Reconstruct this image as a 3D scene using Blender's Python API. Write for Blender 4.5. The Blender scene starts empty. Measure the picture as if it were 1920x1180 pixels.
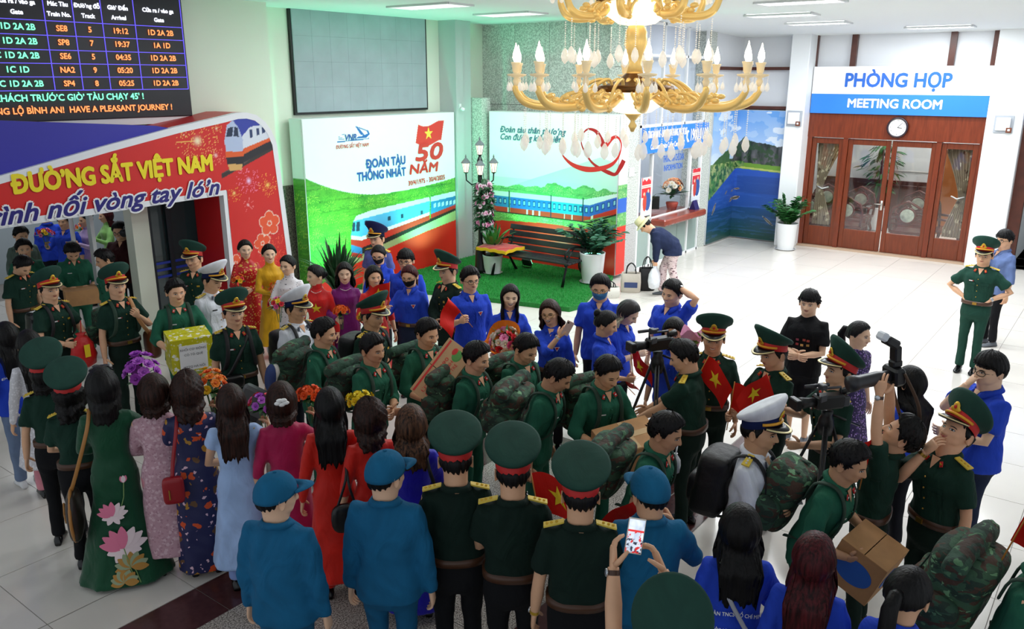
import bpy, math, random
import numpy as np
from mathutils import Vector, Matrix, Euler
random.seed(7)
SC = bpy.context.scene
COL = SC.collection
R = math.radians
# ---------------------------------------------------------------- colour / material helpers
def lin(c):
    if isinstance(c, str):
        c = tuple(int(c[i:i+2], 16)/255 for i in (0, 2, 4))
    return tuple((x/12.92 if x <= .04045 else ((x+.055)/1.055)**2.4) for x in c)
def rgba(c): return (*lin(c), 1)
MATS = {}
def nodes(name):
    m = bpy.data.materials.new(name); m.use_nodes = True
    nt = m.node_tree; return m, nt, nt.nodes['Principled BSDF']
def node(nt, t, **kw):
    n = nt.nodes.new(t)
    for k, v in kw.items():
        if k in n.inputs.keys(): n.inputs[k].default_value = v
        else: setattr(n, k, v)
    return n
def mat(name, c, rough=.6, metal=0., emit=0., bump=0., bscale=30., var=0., vscale=4., stretch=None, spec=None, alpha=None, trans=0., coat=0.):
    """principled material, optional noise colour variation (var) and noise bump"""
    if name in MATS: return MATS[name]
    m, nt, b = nodes(name)
    L = nt.links.new
    b.inputs['Base Color'].default_value = rgba(c); b.inputs['Roughness'].default_value = rough; b.inputs['Metallic'].default_value = metal
    if spec is not None: b.inputs['Specular IOR Level'].default_value = spec
    if coat: b.inputs['Coat Weight'].default_value = coat
    if trans: b.inputs['Transmission Weight'].default_value = trans; b.inputs['IOR'].default_value = 1.45
    if alpha is not None: b.inputs['Alpha'].default_value = alpha
    if emit:
        b.inputs['Emission Color'].default_value = rgba(c); b.inputs['Emission Strength'].default_value = emit
    if bump or var:
        tc = node(nt, 'ShaderNodeTexCoord'); mp = node(nt, 'ShaderNodeMapping'); L(tc.outputs['Object'], mp.inputs[0])
        if stretch: mp.inputs['Scale'].default_value = stretch
    if var:
        n = node(nt, 'ShaderNodeTexNoise', Scale=vscale, Detail=4.); L(mp.outputs[0], n.inputs['Vector'])
        mx = node(nt, 'ShaderNodeMixRGB'); r = node(nt, 'ShaderNodeValToRGB'); L(n.outputs['Fac'], r.inputs[0])
        l = lin(c)
        r.color_ramp.elements[0].position = .3; r.color_ramp.elements[1].position = .7
        r.color_ramp.elements[0].color = (*[max(0, x*(1-var)) for x in l], 1); r.color_ramp.elements[1].color = (*[min(1, x*(1+var)+.01*var) for x in l], 1)
        L(r.outputs[0], b.inputs['Base Color'])
    if bump:
        n2 = node(nt, 'ShaderNodeTexNoise', Scale=bscale, Detail=5.); L(mp.outputs[0], n2.inputs['Vector'])
        bp = node(nt, 'ShaderNodeBump', Strength=bump, Distance=.02); L(n2.outputs['Fac'], bp.inputs['Height']); L(bp.outputs[0], b.inputs['Normal'])
    MATS[name] = m; return m
def cloth(name, c, rough=.85, fold=.5, fscale=5., sheen=.0, var=.12):
    """woven cloth: broad folds from distorted noise plus fine weave"""
    if name in MATS: return MATS[name]
    m, nt, b = nodes(name); L = nt.links.new
    b.inputs['Roughness'].default_value = rough; b.inputs['Sheen Weight'].default_value = sheen; b.inputs['Specular IOR Level'].default_value = .25
    tc = node(nt, 'ShaderNodeTexCoord'); mp = node(nt, 'ShaderNodeMapping'); L(tc.outputs['Object'], mp.inputs[0]); mp.inputs['Scale'].default_value = (1, 1, .55)
    n = node(nt, 'ShaderNodeTexNoise', Scale=fscale, Detail=3., Distortion=1.6); L(mp.outputs[0], n.inputs['Vector'])
    n2 = node(nt, 'ShaderNodeTexNoise', Scale=160., Detail=2.); L(tc.outputs['Object'], n2.inputs['Vector'])
    b1 = node(nt, 'ShaderNodeBump', Strength=fold, Distance=.05); L(n.outputs['Fac'], b1.inputs['Height'])
    b2 = node(nt, 'ShaderNodeBump', Strength=.15, Distance=.003); L(n2.outputs['Fac'], b2.inputs['Height']); L(b1.outputs[0], b2.inputs['Normal']); L(b2.outputs[0], b.inputs['Normal'])
    r = node(nt, 'ShaderNodeValToRGB'); L(n.outputs['Fac'], r.inputs[0]); l = lin(c)
    r.color_ramp.elements[0].position = .3; r.color_ramp.elements[1].position = .7
    r.color_ramp.elements[0].color = (*[x*(1-var) for x in l], 1); r.color_ramp.elements[1].color = (*[min(1, x*(1+var)) for x in l], 1)
    L(r.outputs[0], b.inputs['Base Color'])
    MATS[name] = m; return m
def spots(name, base, cols, scale=9., thr=.33, rough=.8, stretch=(1, 1, 1), noise=0.):
    """base cloth with voronoi blossoms in several colours"""
    if name in MATS: return MATS[name]
    m, nt, b = nodes(name); L = nt.links.new; b.inputs['Roughness'].default_value = rough
    tc = node(nt, 'ShaderNodeTexCoord'); mp = node(nt, 'ShaderNodeMapping'); L(tc.outputs['Object'], mp.inputs[0]); mp.inputs['Scale'].default_value = stretch
    cur = None
    for i, (c, sc, th) in enumerate(cols):
        v = node(nt, 'ShaderNodeTexVoronoi', Scale=scale*sc); L(mp.outputs[0], v.inputs['Vector']); v.inputs['Randomness'].default_value = 1
        w = node(nt, 'ShaderNodeTexNoise', Scale=scale*sc*3.5, Detail=1.); L(mp.outputs[0], w.inputs['Vector'])
        a = node(nt, 'ShaderNodeMath', operation='MULTIPLY_ADD'); L(w.outputs['Fac'], a.inputs[0]); a.inputs[1].default_value = .5; L(v.outputs['Distance'], a.inputs[2])
        lt = node(nt, 'ShaderNodeMath', operation='LESS_THAN'); L(a.outputs[0], lt.inputs[0]); lt.inputs[1].default_value = th+.25
        mx = node(nt, 'ShaderNodeMixRGB'); L(lt.outputs[0], mx.inputs[0])
        if cur is None: mx.inputs[1].default_value = rgba(base)
        else: L(cur, mx.inputs[1])
        mx.inputs[2].default_value = rgba(c); cur = mx.outputs[0]
        of = node(nt, 'ShaderNodeMapping'); L(tc.outputs['Object'], of.inputs[0]); of.inputs['Scale'].default_value = stretch; of.inputs['Location'].default_value = (i*1.37+.3, i*.71, i*2.1); mp = of
    L(cur, b.inputs['Base Color']); MATS[name] = m; return m
def camo(name, cols=('36573f', '22382c', '4a3528', '6d9a70'), scale=9., rough=.85):
    if name in MATS: return MATS[name]
    m, nt, b = nodes(name); L = nt.links.new; b.inputs['Roughness'].default_value = rough
    tc = node(nt, 'ShaderNodeTexCoord'); cur = None
    for i, c in enumerate(cols[1:]):
        mp = node(nt, 'ShaderNodeMapping'); L(tc.outputs['Object'], mp.inputs[0]); mp.inputs['Location'].default_value = (i*3.1, i*1.7, i*5.3); mp.inputs['Scale'].default_value = (1, 1, 1.8)
        n = node(nt, 'ShaderNodeTexNoise', Scale=scale*(1, 1.1, 1.5)[i], Detail=2., Distortion=.6); L(mp.outputs[0], n.inputs['Vector'])
        g = node(nt, 'ShaderNodeMath', operation='GREATER_THAN'); L(n.outputs['Fac'], g.inputs[0]); g.inputs[1].default_value = (.52, .56, .64)[i]
        mx = node(nt, 'ShaderNodeMixRGB'); L(g.outputs[0], mx.inputs[0])
        if cur is None: mx.inputs[1].default_value = rgba(cols[0])
        else: L(cur, mx.inputs[1])
        mx.inputs[2].default_value = rgba(c); cur = mx.outputs[0]
    L(cur, b.inputs['Base Color'])
    n2 = node(nt, 'ShaderNodeTexNoise', Scale=14., Detail=3.); L(tc.outputs['Object'], n2.inputs['Vector'])
    b1 = node(nt, 'ShaderNodeBump', Strength=.6, Distance=.03); L(n2.outputs['Fac'], b1.inputs['Height']); L(b1.outputs[0], b.inputs['Normal'])
    MATS[name] = m; return m
def paintmat(name, rough=.45, emit=0.):
    """colour read from the mesh's own painted attribute (flat print)"""
    if name in MATS: return MATS[name]
    m, nt, b = nodes(name); a = node(nt, 'ShaderNodeAttribute', attribute_name='Col')
    nt.links.new(a.outputs['Color'], b.inputs['Base Color']); b.inputs['Roughness'].default_value = rough
    if emit: nt.links.new(a.outputs['Color'], b.inputs['Emission Color']); b.inputs['Emission Strength'].default_value = emit
    MATS[name] = m; return m
# ---------------------------------------------------------------- camera, world, lights
H = 3.8
PIT, YAW, ROLL, FPX = .278503620, .648494536, -.00175910411, 1553.01223
fw = Vector((math.cos(YAW)*math.cos(PIT), math.sin(YAW)*math.cos(PIT), -math.sin(PIT)))
rt = Vector((math.sin(YAW), -math.cos(YAW), 0)); dn = fw.cross(rt)
r2 = rt*math.cos(ROLL)+dn*math.sin(ROLL); d2 = -rt*math.sin(ROLL)+dn*math.cos(ROLL)
cd = bpy.data.cameras.new('camera'); cd.sensor_width = 36; cd.lens = FPX/1920*36; cd.clip_start = .05; cd.clip_end = 200
co = bpy.data.objects.new('camera', cd); COL.objects.link(co)
co.matrix_world = Matrix(((r2.x, -d2.x, -fw.x, 0), (r2.y, -d2.y, -fw.y, 0), (r2.z, -d2.z, -fw.z, H), (0, 0, 0, 1)))
SC.camera = co
W = bpy.data.worlds.new('hall'); W.use_nodes = True; SC.world = W
W.node_tree.nodes['Background'].inputs[0].default_value = (.86, .93, 1, 1)
W.node_tree.nodes['Background'].inputs[1].default_value = .56
SC.view_settings.view_transform = 'Standard'; SC.view_settings.look = 'None'; SC.view_settings.gamma = 1; SC.view_settings.exposure = 0.15
SC.view_settings.use_curve_mapping = False
try:
    SC.cycles.max_bounces = 6; SC.cycles.diffuse_bounces = 3; SC.cycles.glossy_bounces = 3; SC.cycles.transmission_bounces = 4; SC.cycles.transparent_max_bounces = 6
    SC.cycles.caustics_reflective = False; SC.cycles.caustics_refractive = False; SC.cycles.sample_clamp_indirect = 4; SC.cycles.use_denoising = True
except Exception: pass
def area(name, loc, size, power, color=(1, 1, 1), rot=(0, 0, 0)):
    l = bpy.data.lights.new(name, 'AREA'); l.shape = 'RECTANGLE'; l.size, l.size_y = size; l.energy = power; l.color = color
    o = bpy.data.objects.new(name, l); COL.objects.link(o); o.location = loc; o.rotation_euler = rot; return o
def spot(name, loc, target, power, color, angle=80, blend=.8, size=.08):
    l = bpy.data.lights.new(name, 'SPOT'); l.energy = power; l.color = color; l.spot_size = R(angle); l.spot_blend = blend; l.shadow_soft_size = size
    o = bpy.data.objects.new(name, l); COL.objects.link(o); o.location = loc
    o.rotation_euler = (Vector(target)-Vector(loc)).to_track_quat('-Z', 'Y').to_euler(); return o
# ceiling fittings: the hall's fluorescent panels (bright bays on the far right; out-of-view ones added at free positions), x, y, z, length along x, length along y, watts
CEIL = 4.9
def ceil_z(x): return CEIL if x < 14 else CEIL-.033*(x-14)
LAMPS = [(16.7, 5.4, .5, 1.1, 200), (15.0, 5.5, .5, 1.15, 200), (13.0, 4.5, .55, 1.2, 210), (16.7, 1.8, .5, 1.15, 200), (15.0, 1.6, .5, 1.15, 200), (18.3, 3.6, .5, 1.15, 160), (13.0, 1.6, .55, 1.2, 210),
         (10.3, 9.45, .6, 1.3, 70), (12.4, 9.45, .6, 1.2, 70), (10.3, 4.5, .6, 1.2, 170), (10.3, 1.6, .6, 1.2, 190), (12.0, 6.8, .6, 1.2, 120),
         (7.2, 2.4, .6, 1.2, 60), (7.0, 5.4, .6, 1.2, 70), (6.8, 8.2, .6, 1.2, 60), (3.6, 5.0, .6, 1.2, 14), (3.4, 8.0, .6, 1.2, 16), (3.8, 1.6, .6, 1.2, 12), (.2, 5, .6, 1.2, 8), (.2, 9, .6, 1.2, 10)]
for i, (x, y, sx, sy, p) in enumerate(LAMPS):
    area('tube_light', (x, y, ceil_z(x)-.035), (sx*.9, sy*.9), p*(.36 if x > 12 else .42), (.93, .97, 1))
area('meeting_room_light', (21.8, 4.4, 3.6), (2.2, 2.2), 480, (1, .97, .93))
area('office_light', (16.2, 9.6, 3.9), (2, 1.2), 60, (.9, .95, 1))
area('side_hall_light', (23, .6, 4.2), (3, 2), 120, (.95, .97, 1))
area('platform_light', (7, 14.6, 3.3), (3, 3), 60, (.9, .95, 1))
GREEN = (.12, 1, .55)
for x, y, tx, ty, p in ((12.95, 9.55, 14.0, 9.6, 260), (12.95, 8.1, 14.0, 8.3, 150), (11.9, 10.75, 12.2, 11.5, 260), (9.5, 10.6, 9.8, 11.5, 260)):
    spot('green_floodlight', (x, y, .28), (tx, ty, 2.2), p, GREEN, 110, .9)
# ---------------------------------------------------------------- mesh helpers
class MB:
    def __init__(s): s.v = []; s.f = []; s.m = []; s.n = 0
    def add(s, v, f, mi=0):
        v = np.asarray(v, float).reshape(-1, 3); s.v.append(v); o = s.n
        s.f += [tuple(i+o for i in q) for q in f]; s.m += [mi]*len(f); s.n += len(v); return s
    def grid(s, P, cu=False, cv=False, mi=0, flip=False):
        P = np.asarray(P, float); n, m = P.shape[:2]; f = []
        for i in range(n if cu else n-1):
            for j in range(m if cv else m-1):
                a, b, c, d = i*m+j, i*m+(j+1) % m, ((i+1) % n)*m+(j+1) % m, ((i+1) % n)*m+j
                f.append((a, d, c, b) if flip else (a, b, c, d))
        return s.add(P.reshape(-1, 3), f, mi)
    def loft(s, rings, mi=0, cap=True):
        P = np.asarray(rings, float); n, m = P.shape[:2]; f = []
        for i in range(n-1):
            for j in range(m):
                f.append((i*m+j, i*m+(j+1) % m, (i+1)*m+(j+1) % m, (i+1)*m+j))
        if cap: f.append(tuple(range(m-1, -1, -1))); f.append(tuple((n-1)*m+j for j in range(m)))
        return s.add(P.reshape(-1, 3), f, mi)
    def tube(s, pts, r, n=10, mi=0, cap=True, r2=None, up=None):
        pts = [np.array(p, float) for p in pts]; k = len(pts)
        r = [r]*k if np.isscalar(r) else r; r2 = r if r2 is None else ([r2]*k if np.isscalar(r2) else r2)
        T = [pts[min(i+1, k-1)]-pts[max(i-1, 0)] for i in range(k)]; T = [t/(np.linalg.norm(t)+1e-9) for t in T]
        u = np.array(up if up is not None else ((1, 0, 0) if abs(T[0][0]) < .8 else (0, 1, 0)), float)
        rings = []; a = np.linspace(0, 2*np.pi, n, endpoint=False)
        for i in range(k):
            u = u-T[i]*(u@T[i]); u /= np.linalg.norm(u)+1e-9; w = np.cross(T[i], u)
            rings.append(pts[i]+np.outer(np.cos(a)*r[i], u)+np.outer(np.sin(a)*r2[i], w))
        return s.loft(rings, mi, cap)
    def box(s, c, sz, mi=0, bev=0., rot=None):
        c = np.array(c, float); h = np.array(sz, float)/2
        if bev:
            b = min(bev, *(h*.95)); V = []
            for z, k in ((-h[2], 1), (-h[2]+b, 0), (h[2]-b, 0), (h[2], 1)):
                X, Y = h[0]-k*b*.7, h[1]-k*b*.7; q = b*.7 if not k else b*.5
                V.append([(X-q, -Y, z), (X, -Y+q, z), (X, Y-q, z), (X-q, Y, z), (-X+q, Y, z), (-X, Y-q, z), (-X, -Y+q, z), (-X+q, -Y, z)])
            V = np.array(V, float)
            if rot is not None: V = V@np.array(rot).T
            return s.loft(V+c, mi)
        V = np.array([(x, y, z) for x in (-1, 1) for y in (-1, 1) for z in (-1, 1)], float)*h
        if rot is not None: V = V@np.array(rot).T
        return s.add(V+c, [(0, 1, 3, 2), (4, 6, 7, 5), (0, 4, 5, 1), (2, 3, 7, 6), (0, 2, 6, 4), (1, 5, 7, 3)], mi)
    def b2(s, x0, x1, y0, y1, z0, z1, mi=0, bev=0.): return s.box(((x0+x1)/2, (y0+y1)/2, (z0+z1)/2), (abs(x1-x0), abs(y1-y0), abs(z1-z0)), mi, bev)
    def lathe(s, prof, c=(0, 0, 0), n=20, mi=0, cap=True, sx=1, sy=1):
        a = np.linspace(0, 2*np.pi, n, endpoint=False); c = np.array(c, float)
        return s.loft([np.stack([np.cos(a)*r*sx, np.sin(a)*r*sy, np.full(n, z)], 1)+c for r, z in prof], mi, cap)
    def ell(s, c, r, n=12, m=8, mi=0, rot=None, e=1.):
        P = []; 
        for i in range(m+1):
            ph = -np.pi/2+np.pi*i/m; a = np.linspace(0, 2*np.pi, n, endpoint=False)
            f = lambda t: np.sign(t)*np.abs(t)**e
            P.append(np.stack([f(np.cos(ph))*f(np.cos(a))*r[0], f(np.cos(ph))*f(np.sin(a))*r[1], np.full(n, f(np.sin(ph))*r[2])], 1))
        P = np.array(P)
        P[0] += np.random.RandomState(1).rand(*P[0].shape)*1e-6
        if rot is not None: P = P@np.array(rot).T
        return s.loft(P+np.array(c, float), mi)
    def prism(s, poly, z0, z1, mi=0, M=None):
        n = len(poly); V = [(x, y, z0) for x, y in poly]+[(x, y, z1) for x, y in poly]
        V = np.array(V, float)
        if M is not None: V = V@np.array(M)[:3, :3].T+np.array(M)[:3, 3]
        return s.add(V, [tuple(range(n-1, -1, -1)), tuple(range(n, 2*n))]+[(i, (i+1) % n, n+(i+1) % n, n+i) for i in range(n)], mi)
    def xf(s, M):
        M = np.array(M); s.v = [v@M[:3, :3].T+M[:3, 3] for v in s.v]; return s
    def mesh(s, name, mats, smooth=False):
        me = bpy.data.meshes.new(name); me.from_pydata(np.concatenate(s.v).tolist() if s.v else [], [], s.f)
        for m in (mats if isinstance(mats, (list, tuple)) else [mats]): me.materials.append(m)
        if any(s.m): me.polygons.foreach_set('material_index', s.m)
        if smooth: me.polygons.foreach_set('use_smooth', [True]*len(s.f))
        me.update(); return me
    def build(s, name, mats, parent=None, smooth=False, loc=None, rot=None, **props):
        o = bpy.data.objects.new(name, s.mesh(name, mats, smooth)); COL.objects.link(o)
        if parent is not None: o.parent = parent
        if loc is not None: o.location = loc
        if rot is not None: o.rotation_euler = rot
        for k, v in props.items(): o[k] = v
        return o
def tag(o, label, cat, group=None):
    o['label'] = label; o['category'] = cat
    if group: o['group'] = group
    return o
def root(name, loc, label, cat, rz=0., group=None):
    o = bpy.data.objects.new(name, None); COL.objects.link(o); o.location = loc; o.rotation_euler = (0, 0, rz); o.empty_display_size = .1
    return tag(o, label, cat, group)
def struct(o): o['kind'] = 'structure'; return o
def inst(name, me, parent=None, loc=(0, 0, 0), rot=(0, 0, 0), sc=1.):
    o = bpy.data.objects.new(name, me); COL.objects.link(o); o.parent = parent; o.location = loc; o.rotation_euler = rot; o.scale = (sc,)*3 if np.isscalar(sc) else sc; return o
HORN = {'Ơ': 'O’', 'Ờ': 'Ò’', 'Ớ': 'Ó’', 'Ở': 'Ỏ’', 'Ợ': 'Ọ’', 'ơ': 'o’', 'ờ': 'ò’', 'ớ': 'ó’', 'ở': 'ỏ’', 'ợ': 'ọ’', 'Ỡ': 'Õ’', 'ỡ': 'õ’', 'Đ': 'Ð'}   # letter o with horn, composed from two clean glyphs
def text(name, s, m, parent, size, org, ux, uy, bold=0., shear=0., align='CENTER', width=None, off=.004, space=1., sx=1., bend=None):
    """flat lettering; org = anchor, ux = reading direction, uy = up; bold = stroke thickening"""
    c = bpy.data.curves.new(name, 'FONT'); c.body = ''.join(HORN.get(q, q) for q in s); c.size = size; c.shear = shear; c.align_x = align; c.align_y = 'CENTER'; c.space_character = space; c.resolution_u = 3
    t = bpy.data.objects.new('tmp', c); COL.objects.link(t); bpy.context.view_layer.update()
    me0 = bpy.data.meshes.new_from_object(t); bpy.data.objects.remove(t); n0 = len(me0.vertices)
    ux = Vector(ux).normalized(); uy = Vector(uy).normalized(); n = ux.cross(uy)
    co_ = np.empty(n0*3); me0.vertices.foreach_get('co', co_); co_ = co_.reshape(-1, 3)
    if width and n0: k = width/max(1e-6, co_[:, 0].max()-co_[:, 0].min()); co_[:, 0] *= k
    co_[:, 0] *= sx
    if bend: co_ = bend(co_)
    fs = [tuple(p.vertices) for p in me0.polygons]; mb = MB()
    for i, (dx, dy) in enumerate([(0, 0)]+([(bold*math.cos(a), bold*math.sin(a)) for a in np.arange(8)*math.pi/4] if bold else [])):
        P = np.array(org)+np.outer(co_[:, 0]+dx, ux)+np.outer(co_[:, 1]+dy, uy)+np.array(n*(off+i*.0004)); mb.add(P, fs)
    bpy.data.meshes.remove(me0); return mb.build(name, m, parent)
# numpy noise for painted prints
def _h(ix, iy, s): 
    v = np.sin(ix*127.1+iy*311.7+s*74.7)*43758.5453; return v-np.floor(v)
def vn(x, y, s=0):
    ix, iy = np.floor(x), np.floor(y); fx, fy = x-ix, y-iy; fx = fx*fx*(3-2*fx); fy = fy*fy*(3-2*fy)
    return (_h(ix, iy, s)*(1-fx)+_h(ix+1, iy, s)*fx)*(1-fy)+(_h(ix, iy+1, s)*(1-fx)+_h(ix+1, iy+1, s)*fx)*fy
def fbm(x, y, s=0, o=4): return sum(vn(x*2**i, y*2**i, s+i)*.5**(i+1) for i in range(o))/(1-.5**o)
class Paint:
    def __init__(s, U, V): s.U, s.V = U, V; s.C = np.ones(U.shape+(3,))
    def put(s, mask, c, a=1.):
        c = np.array(lin(c)) if not isinstance(c, np.ndarray) else c; m = (np.clip(mask, 0, 1)*a)[..., None] if mask.dtype != bool else (mask*a)[..., None]
        s.C = s.C*(1-m)+c*m
    def mixn(s, mask, c1, c2, n): 
        n = np.clip(n, 0, 1)[..., None]; c = np.array(lin(c1))*(1-n)+np.array(lin(c2))*n; m = mask[..., None]*1.; s.C = s.C*(1-m)+c*m
    def poly(s, pts):
        x, y = s.U, s.V; ins = np.zeros(x.shape, bool); j = len(pts)-1
        for i in range(len(pts)):
            xi, yi = pts[i]; xj, yj = pts[j]
            if yi != yj: ins ^= ((yi > y) != (yj > y)) & (x < (xj-xi)*(y-yi)/(yj-yi)+xi)
            j = i
        return ins
    def line(s, p, q, w):
        px, py = p; dx, dy = q[0]-px, q[1]-py; t = np.clip(((s.U-px)*dx+(s.V-py)*dy)/(dx*dx+dy*dy+1e-12), 0, 1)
        return np.hypot(s.U-px-t*dx, s.V-py-t*dy) < w
    def circ(s, c, r, ry=None): return ((s.U-c[0])/r)**2+((s.V-c[1])/(ry or r))**2 < 1
def painted(name, org, ux, uy, w, h, res, fn, m, parent=None, clip=None, off=0.):
    nx, ny = max(2, int(w/res)), max(2, int(h/res)); u = np.linspace(0, w, nx+1); v = np.linspace(0, h, ny+1); U, V = np.meshgrid(u, v)
    P = Paint(U, V); fn(P); ux = np.array(ux, float); uy = np.array(uy, float); n = np.cross(ux, uy)
    X = np.array(org)+U[..., None]*ux+V[..., None]*uy+n*off
    idx = np.arange(U.size).reshape(U.shape); q = np.stack([idx[:-1, :-1], idx[:-1, 1:], idx[1:, 1:], idx[1:, :-1]], -1).reshape(-1, 4)
    if clip is not None:
        uc = (U[:-1, :-1]+U[1:, 1:])/2; vc = (V[:-1, :-1]+V[1:, 1:])/2; q = q[clip(uc, vc).ravel()]
    me = bpy.data.meshes.new(name); me.vertices.add(U.size); me.vertices.foreach_set('co', X.ravel()); me.loops.add(len(q)*4); me.loops.foreach_set('vertex_index', q.ravel())
    me.polygons.add(len(q)); me.polygons.foreach_set('loop_start', np.arange(len(q))*4); me.update(calc_edges=True)
    ca = me.color_attributes.new('Col', 'FLOAT_COLOR', 'POINT'); ca.data.foreach_set('color', np.concatenate([P.C, np.ones(U.shape+(1,))], -1).astype(np.float32).ravel())
    me.materials.append(m); o = bpy.data.objects.new(name, me); COL.objects.link(o); o.parent = parent; return o
# ================================================================ SETTING
white = mat('white_paint', 'eef1ee', .55, bump=.05, bscale=60); ceilm = mat('ceiling_paint', 'e9eeee', .7)
tile_m = mat('floor_tile', 'ded8d0', .13, var=.03, vscale=1.3, spec=.5); tile_b = mat('brown_stone', '4a2b2b', .18, var=.15, vscale=20); joint = mat('tile_joint', '8e8983', .8)
def granite(name, a, b_, sc=120., rough=.3):
    m, nt, b = nodes(name); L = nt.links.new; tc = node(nt, 'ShaderNodeTexCoord'); n = node(nt, 'ShaderNodeTexNoise', Scale=sc, Detail=3.); L(tc.outputs['Object'], n.inputs['Vector'])
    r = node(nt, 'ShaderNodeValToRGB'); L(n.outputs['Fac'], r.inputs[0]); r.color_ramp.elements[0].position = .42; r.color_ramp.elements[1].position = .58
    r.color_ramp.elements[0].color = rgba(a); r.color_ramp.elements[1].color = rgba(b_); L(r.outputs[0], b.inputs['Base Color']); b.inputs['Roughness'].default_value = rough; return m
gran = granite('speckled_granite', '6d6660', 'c9c2b8', 90, .2); stone = granite('wall_granite', 'a9b0a8', 'dde2da', 45, .4); stone_d = granite('dark_granite', '3c3a36', '6e6a60', 40, .35)
wood = mat('varnished_wood', '6e2c12', .28, var=.22, vscale=3, stretch=(1, 9, 1), bump=.05, bscale=20); wood_v = mat('varnished_wood_upright', '6b2e14', .28, var=.2, vscale=3, stretch=(9, 9, 1)); wood_d = mat('dark_wood', '4d2112', .35, var=.2, vscale=6)
# floor with single tiles, brown bands and granite fields
fl = struct(MB().b2(-1, 26, -4, 18, -.2, -.004).build('floor', joint))
T = .9; tm = MB().box((0, 0, -.01), (T-.006, T-.006, .02)).mesh('tile', tile_m); tg = MB().box((0, 0, -.01), (T-.006, T-.006, .02)).mesh('granite_tile', gran); tb = MB().box((0, 0, -.01), (T-.006, .44, .02)).mesh('brown_tile', tile_b)
tw = MB().box((0, 0, -.01), (T-.006, .44, .02)).mesh('narrow_tile', tile_m)
def vis(x, y, z=0, mg=120):
    v = Vector((x, y, z-H)); d = v.dot(fw)
    if d < .5: return False
    px, py = 960+FPX*v.dot(r2)/d, 590+FPX*v.dot(d2)/d
    return -mg < px < 1920+mg and -mg < py < 1180+mg
big = MB()
for i in range(0, 27):
    for j in range(-4, 17):
        x = 2.065+T*(i-1)+T/2-T*.0; yb = .37+.9*j   # tile lines run at y = .37 + .9 k and x = 2.065 + .9 k
        y = yb+T/2
        if not (vis(x, y) or vis(x+.5, y+.5) or vis(x-.5, y-.5)) or x > 24: continue
        row = j
        if row == 4 and x < 6.6:
            inst('granite_tile', tg, fl, (x, y, 0))
        elif row == 5 and x < 8.1:
            inst('brown_tile', tb, fl, (x, yb+.22, 0)); inst('tile', tw, fl, (x, yb+.67, 0))
        elif row == 3 and x < 6.6: inst('granite_tile', tg, fl, (x, y, 0))
        elif row == 2 and x < 8.1: inst('brown_tile', tb, fl, (x, yb+.67, 0)); inst('tile', tw, fl, (x, yb+.22, 0))
        elif row in (3, 4) and x < 7.5: inst('brown_tile', tb, fl, (x-.22, y, 0), (0, 0, R(90))); inst('tile', tw, fl, (x+.23, y, 0), (0, 0, R(90)))
        else: inst('tile', tm, fl, (x, y, 0))
# ceiling: level over the near hall, falling slightly to the far wall
cm = MB(); cm.add([(-1, -4, CEIL), (14, -4, CEIL), (14, 13, CEIL), (-1, 13, CEIL), (-1, -4, CEIL+.2), (14, -4, CEIL+.2), (14, 13, CEIL+.2), (-1, 13, CEIL+.2), (24, -4, ceil_z(24)), (24, 13, ceil_z(24)), (24, -4, CEIL+.2), (24, 13, CEIL+.2)],
    [(0, 3, 2, 1), (4, 5, 6, 7), (1, 2, 9, 8), (5, 10, 11, 6), (0, 1, 5, 4), (2, 3, 7, 6), (3, 0, 4, 7), (8, 9, 11, 10), (1, 8, 10, 5), (9, 2, 6, 11)])
struct(cm.build('ceiling', ceilm))
# left wall (departure board wall), LED wall, its corner
lw = MB(); lw.b2(-1, 3.2, 11.1, 11.3, 0, 4.9); lw.b2(3.2, 8.25, 11.1, 11.3, 3.05, 4.9); lw.b2(8.25, 8.43, 11.1, 11.9, 0, 4.9); lw.b2(8.43, 14.6, 11.8, 12.0, 2.0, 4.9); lw.b2(5.9, 6.15, 11.1, 11.3, 0, 3.05)
struct(lw.build('wall_left', mat('mint_white_paint', 'e6eedd', .5)))
struct(MB().b2(8.43, 14.6, 11.78, 12.0, 0, 2.0).build('wall_left_lower', stone_d))
struct(MB().b2(7.35, 8.25, 11.1, 11.4, 0, 3.05).build('wall_left_pier', stone_d))
tr = MB(); tr.b2(13.1, 13.32, 11.35, 11.8, 0, 4.9); tr.b2(13.36, 13.62, 11.4, 11.8, 0, 4.9); struct(tr.build('trim_1', mat('grey_aluminium', 'c5cbcc', .35, metal=.3)))
hw = MB(); ys = [7.95+i*.905 for i in range(5)]
bw = struct(MB().b2(14.52, 14.8, 8.3, 11.8, 0, 4.9).build('wall_back', mat('mortar_grey', '7d817c', .8)))
for i in range(4):
    for z0, z1 in ((0, 1.62), (1.62, 3.25), (3.25, 4.9)):
        MB().b2(14.5, 14.55, 8.3+i*.875+.004, 8.3+(i+1)*.875-.004, z0+.004, z1-.004).build('stone_panel', stone, bw)
MB().b2(14.2, 14.5, 11.05, 11.7, 0, 2.62).build('gap_shade_panel', mat('black_void', '0b0c0c', .7), bw)  # black panel stands in for the shade inside the gap
MB().b2(13.66, 13.95, 11.15, 11.8, 0, 3.4).build('corner_panel', stone, bw)
col = struct(MB().b2(14.17, 14.66, 8.02, 8.4, 0, 4.9).build('wall_back_column', joint))
for z in range(5): 
    MB().b2(14.15, 14.68, 8.0, 8.42, z+.003, min(4.9, z+1)-.003).build('stone_panel', granite('column_granite%d' % z, '9a9a98', 'cfcfce', 60, .35) if z == 0 else MATS.get('cg') or stone, col)
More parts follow.
